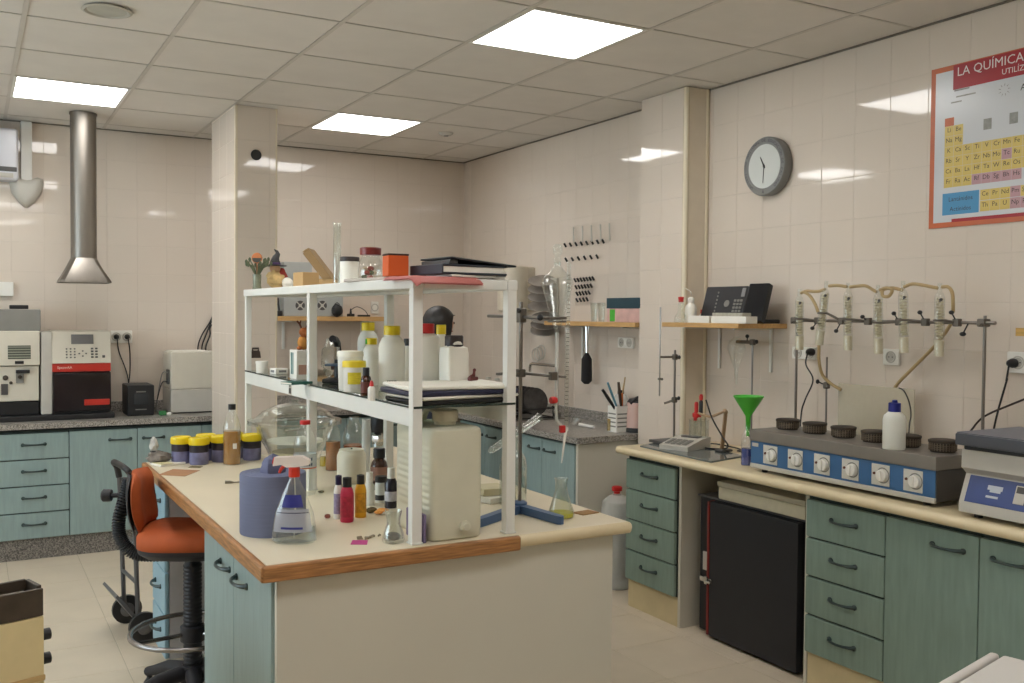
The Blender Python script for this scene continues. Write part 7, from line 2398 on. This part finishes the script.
for j in range(nV + 1):
    v = j / nV
    th_ = v * R(128)
    for i in range(nU):
        a = 2 * PI * i / nU
        k_ = 1 + .03 * math.sin(9 * a) * v + random.uniform(-.025, .025)
        rx, ry, rz2 = .104 * k_, .100 * k_, .108
        x = -.008 + rx * math.sin(th_) * math.cos(a)
        y = ry * math.sin(th_) * math.sin(a)
        zz = 1.492 + rz2 * math.cos(th_)
        front = max(0, math.cos(a))
        if front > .45 and zz < 1.545:
            zz = 1.545 + (zz - 1.545) * .10
            x = min(x, .080 + .0 * zz)
        elif th_ > R(100):
            zz -= (th_ - R(100)) * .10
        vs.append((x, y, zz))
for j in range(nV):
    for i in range(nU):
        q = (i + 1) % nU
        fs.append((j * nU + i, j * nU + q, (j + 1) * nU + q, (j + 1) * nU + i))
hr.add(vs, fs)
hr.build('hair', mat('dark_hair', (28, 24, 22), .45, var=.25, scale=30, stretch=(6, 6, .6), bump=.4, bscale=160), pe, ang=80)
pe.scale = (SC, SC, SC)

# ================================================================== FOREGROUND CORNERS
# cream cabinet with dark tray, bottom left
p0, p1 = at(0, 625, z=.72), at(44.5, 615.5, z=.72)
an = math.atan2(p1.y - p0.y, p1.x - p0.x)
cbn = thing('side_cabinet', 'cream cabinet corner with two black knobs at the bottom left of the photo', 'cabinet', (p1.x, p1.y, 0), an)
MB().rbox((-.62, .0, .08), (0, .50, .72), .006).build('body', mat('cream_board', (222, 204, 156), .5, var=.05), cbn)
MB().rbox((-.61, .015, .0), (-.01, .49, .081), .004).build('plinth', mat('tan_plinth', (206, 190, 150), .5, var=.05), cbn)
MB().rbox((-.62, -.006, .545), (-.0, .0, .560), .002).build('edge_strip', mat('tan_edge', (190, 160, 110), .5), cbn)
for py in (635, 659):
    zz = at(50, py, y=p1.y + .05).z
    MB().lathe([(0, 0), (.010, 0), (.010, .012), (.016, .014), (.016, .036), (0, .038)], 14, M=Matrix.Translation((0, .06, zz)) @ Matrix.Rotation(R(90), 4, 'Y')).build('knob', M_BLACK, cbn)
trz = .7204
tr_ = thing('metal_tray', 'dark brown metal tray lying on the cream cabinet at the bottom left', 'tray', (p1.x, p1.y, trz), an)
M_TR = mat('dark_tray', (74, 64, 54), .45, .3, var=.2, scale=20)
MB().rbox((-.55, .0, 0), (-.002, .012, .075), .003).build('front_wall', M_TR, tr_)
MB().rbox((-.55, .088, 0), (-.0145, .100, .085), .003).build('rear_wall', M_TR, tr_)
MB().rbox((-.014, .0125, 0), (-.002, .100, .082), .003).build('end_wall', M_TR, tr_)
MB().rbox((-.55, .0125, 0), (-.0145, .0875, .010), .002).build('floor_plate', mat('tray_floor', (120, 112, 98), .5, .3), tr_)
MB().rbox((-.54, .030, .045), (-.03, .065, .062), .003).build('inner_bar', mat('tray_bar', (140, 130, 116), .5, .3), tr_)
# white chest, bottom right
q0, q1 = at(990, 651, z=.72), at(935, 683, z=.72)
d1 = (q1 - q0).normalized()
an = math.atan2(d1.y, d1.x)
wb_ = thing('white_chest', 'white appliance top with a dark groove at the bottom right corner', 'chest', (q0.x, q0.y, 0), an)
MB().rbox((0, 0, .03), (.60, .50, .68), .01).build('body', mat('chest_white', (206, 202, 196), .4, var=.02), wb_)
k = .024
MB().rbox((0, 0, .684), (.60, k, .72), .008, 3).build('lid_strip', mat('chest_white', (206, 202, 196), .4, var=.02), wb_)
MB().rbox((0, k + .007, .684), (.60, .50, .72), .008, 3).build('lid', mat('chest_white', (206, 202, 196), .4, var=.02), wb_)
MB().box((.01, .01, .678), (.59, .49, .690)).build('lid_gap', M_DGREY, wb_)
MB().box((.02, .02, 0), (.58, .48, .031)).build('base', M_DGREY, wb_)
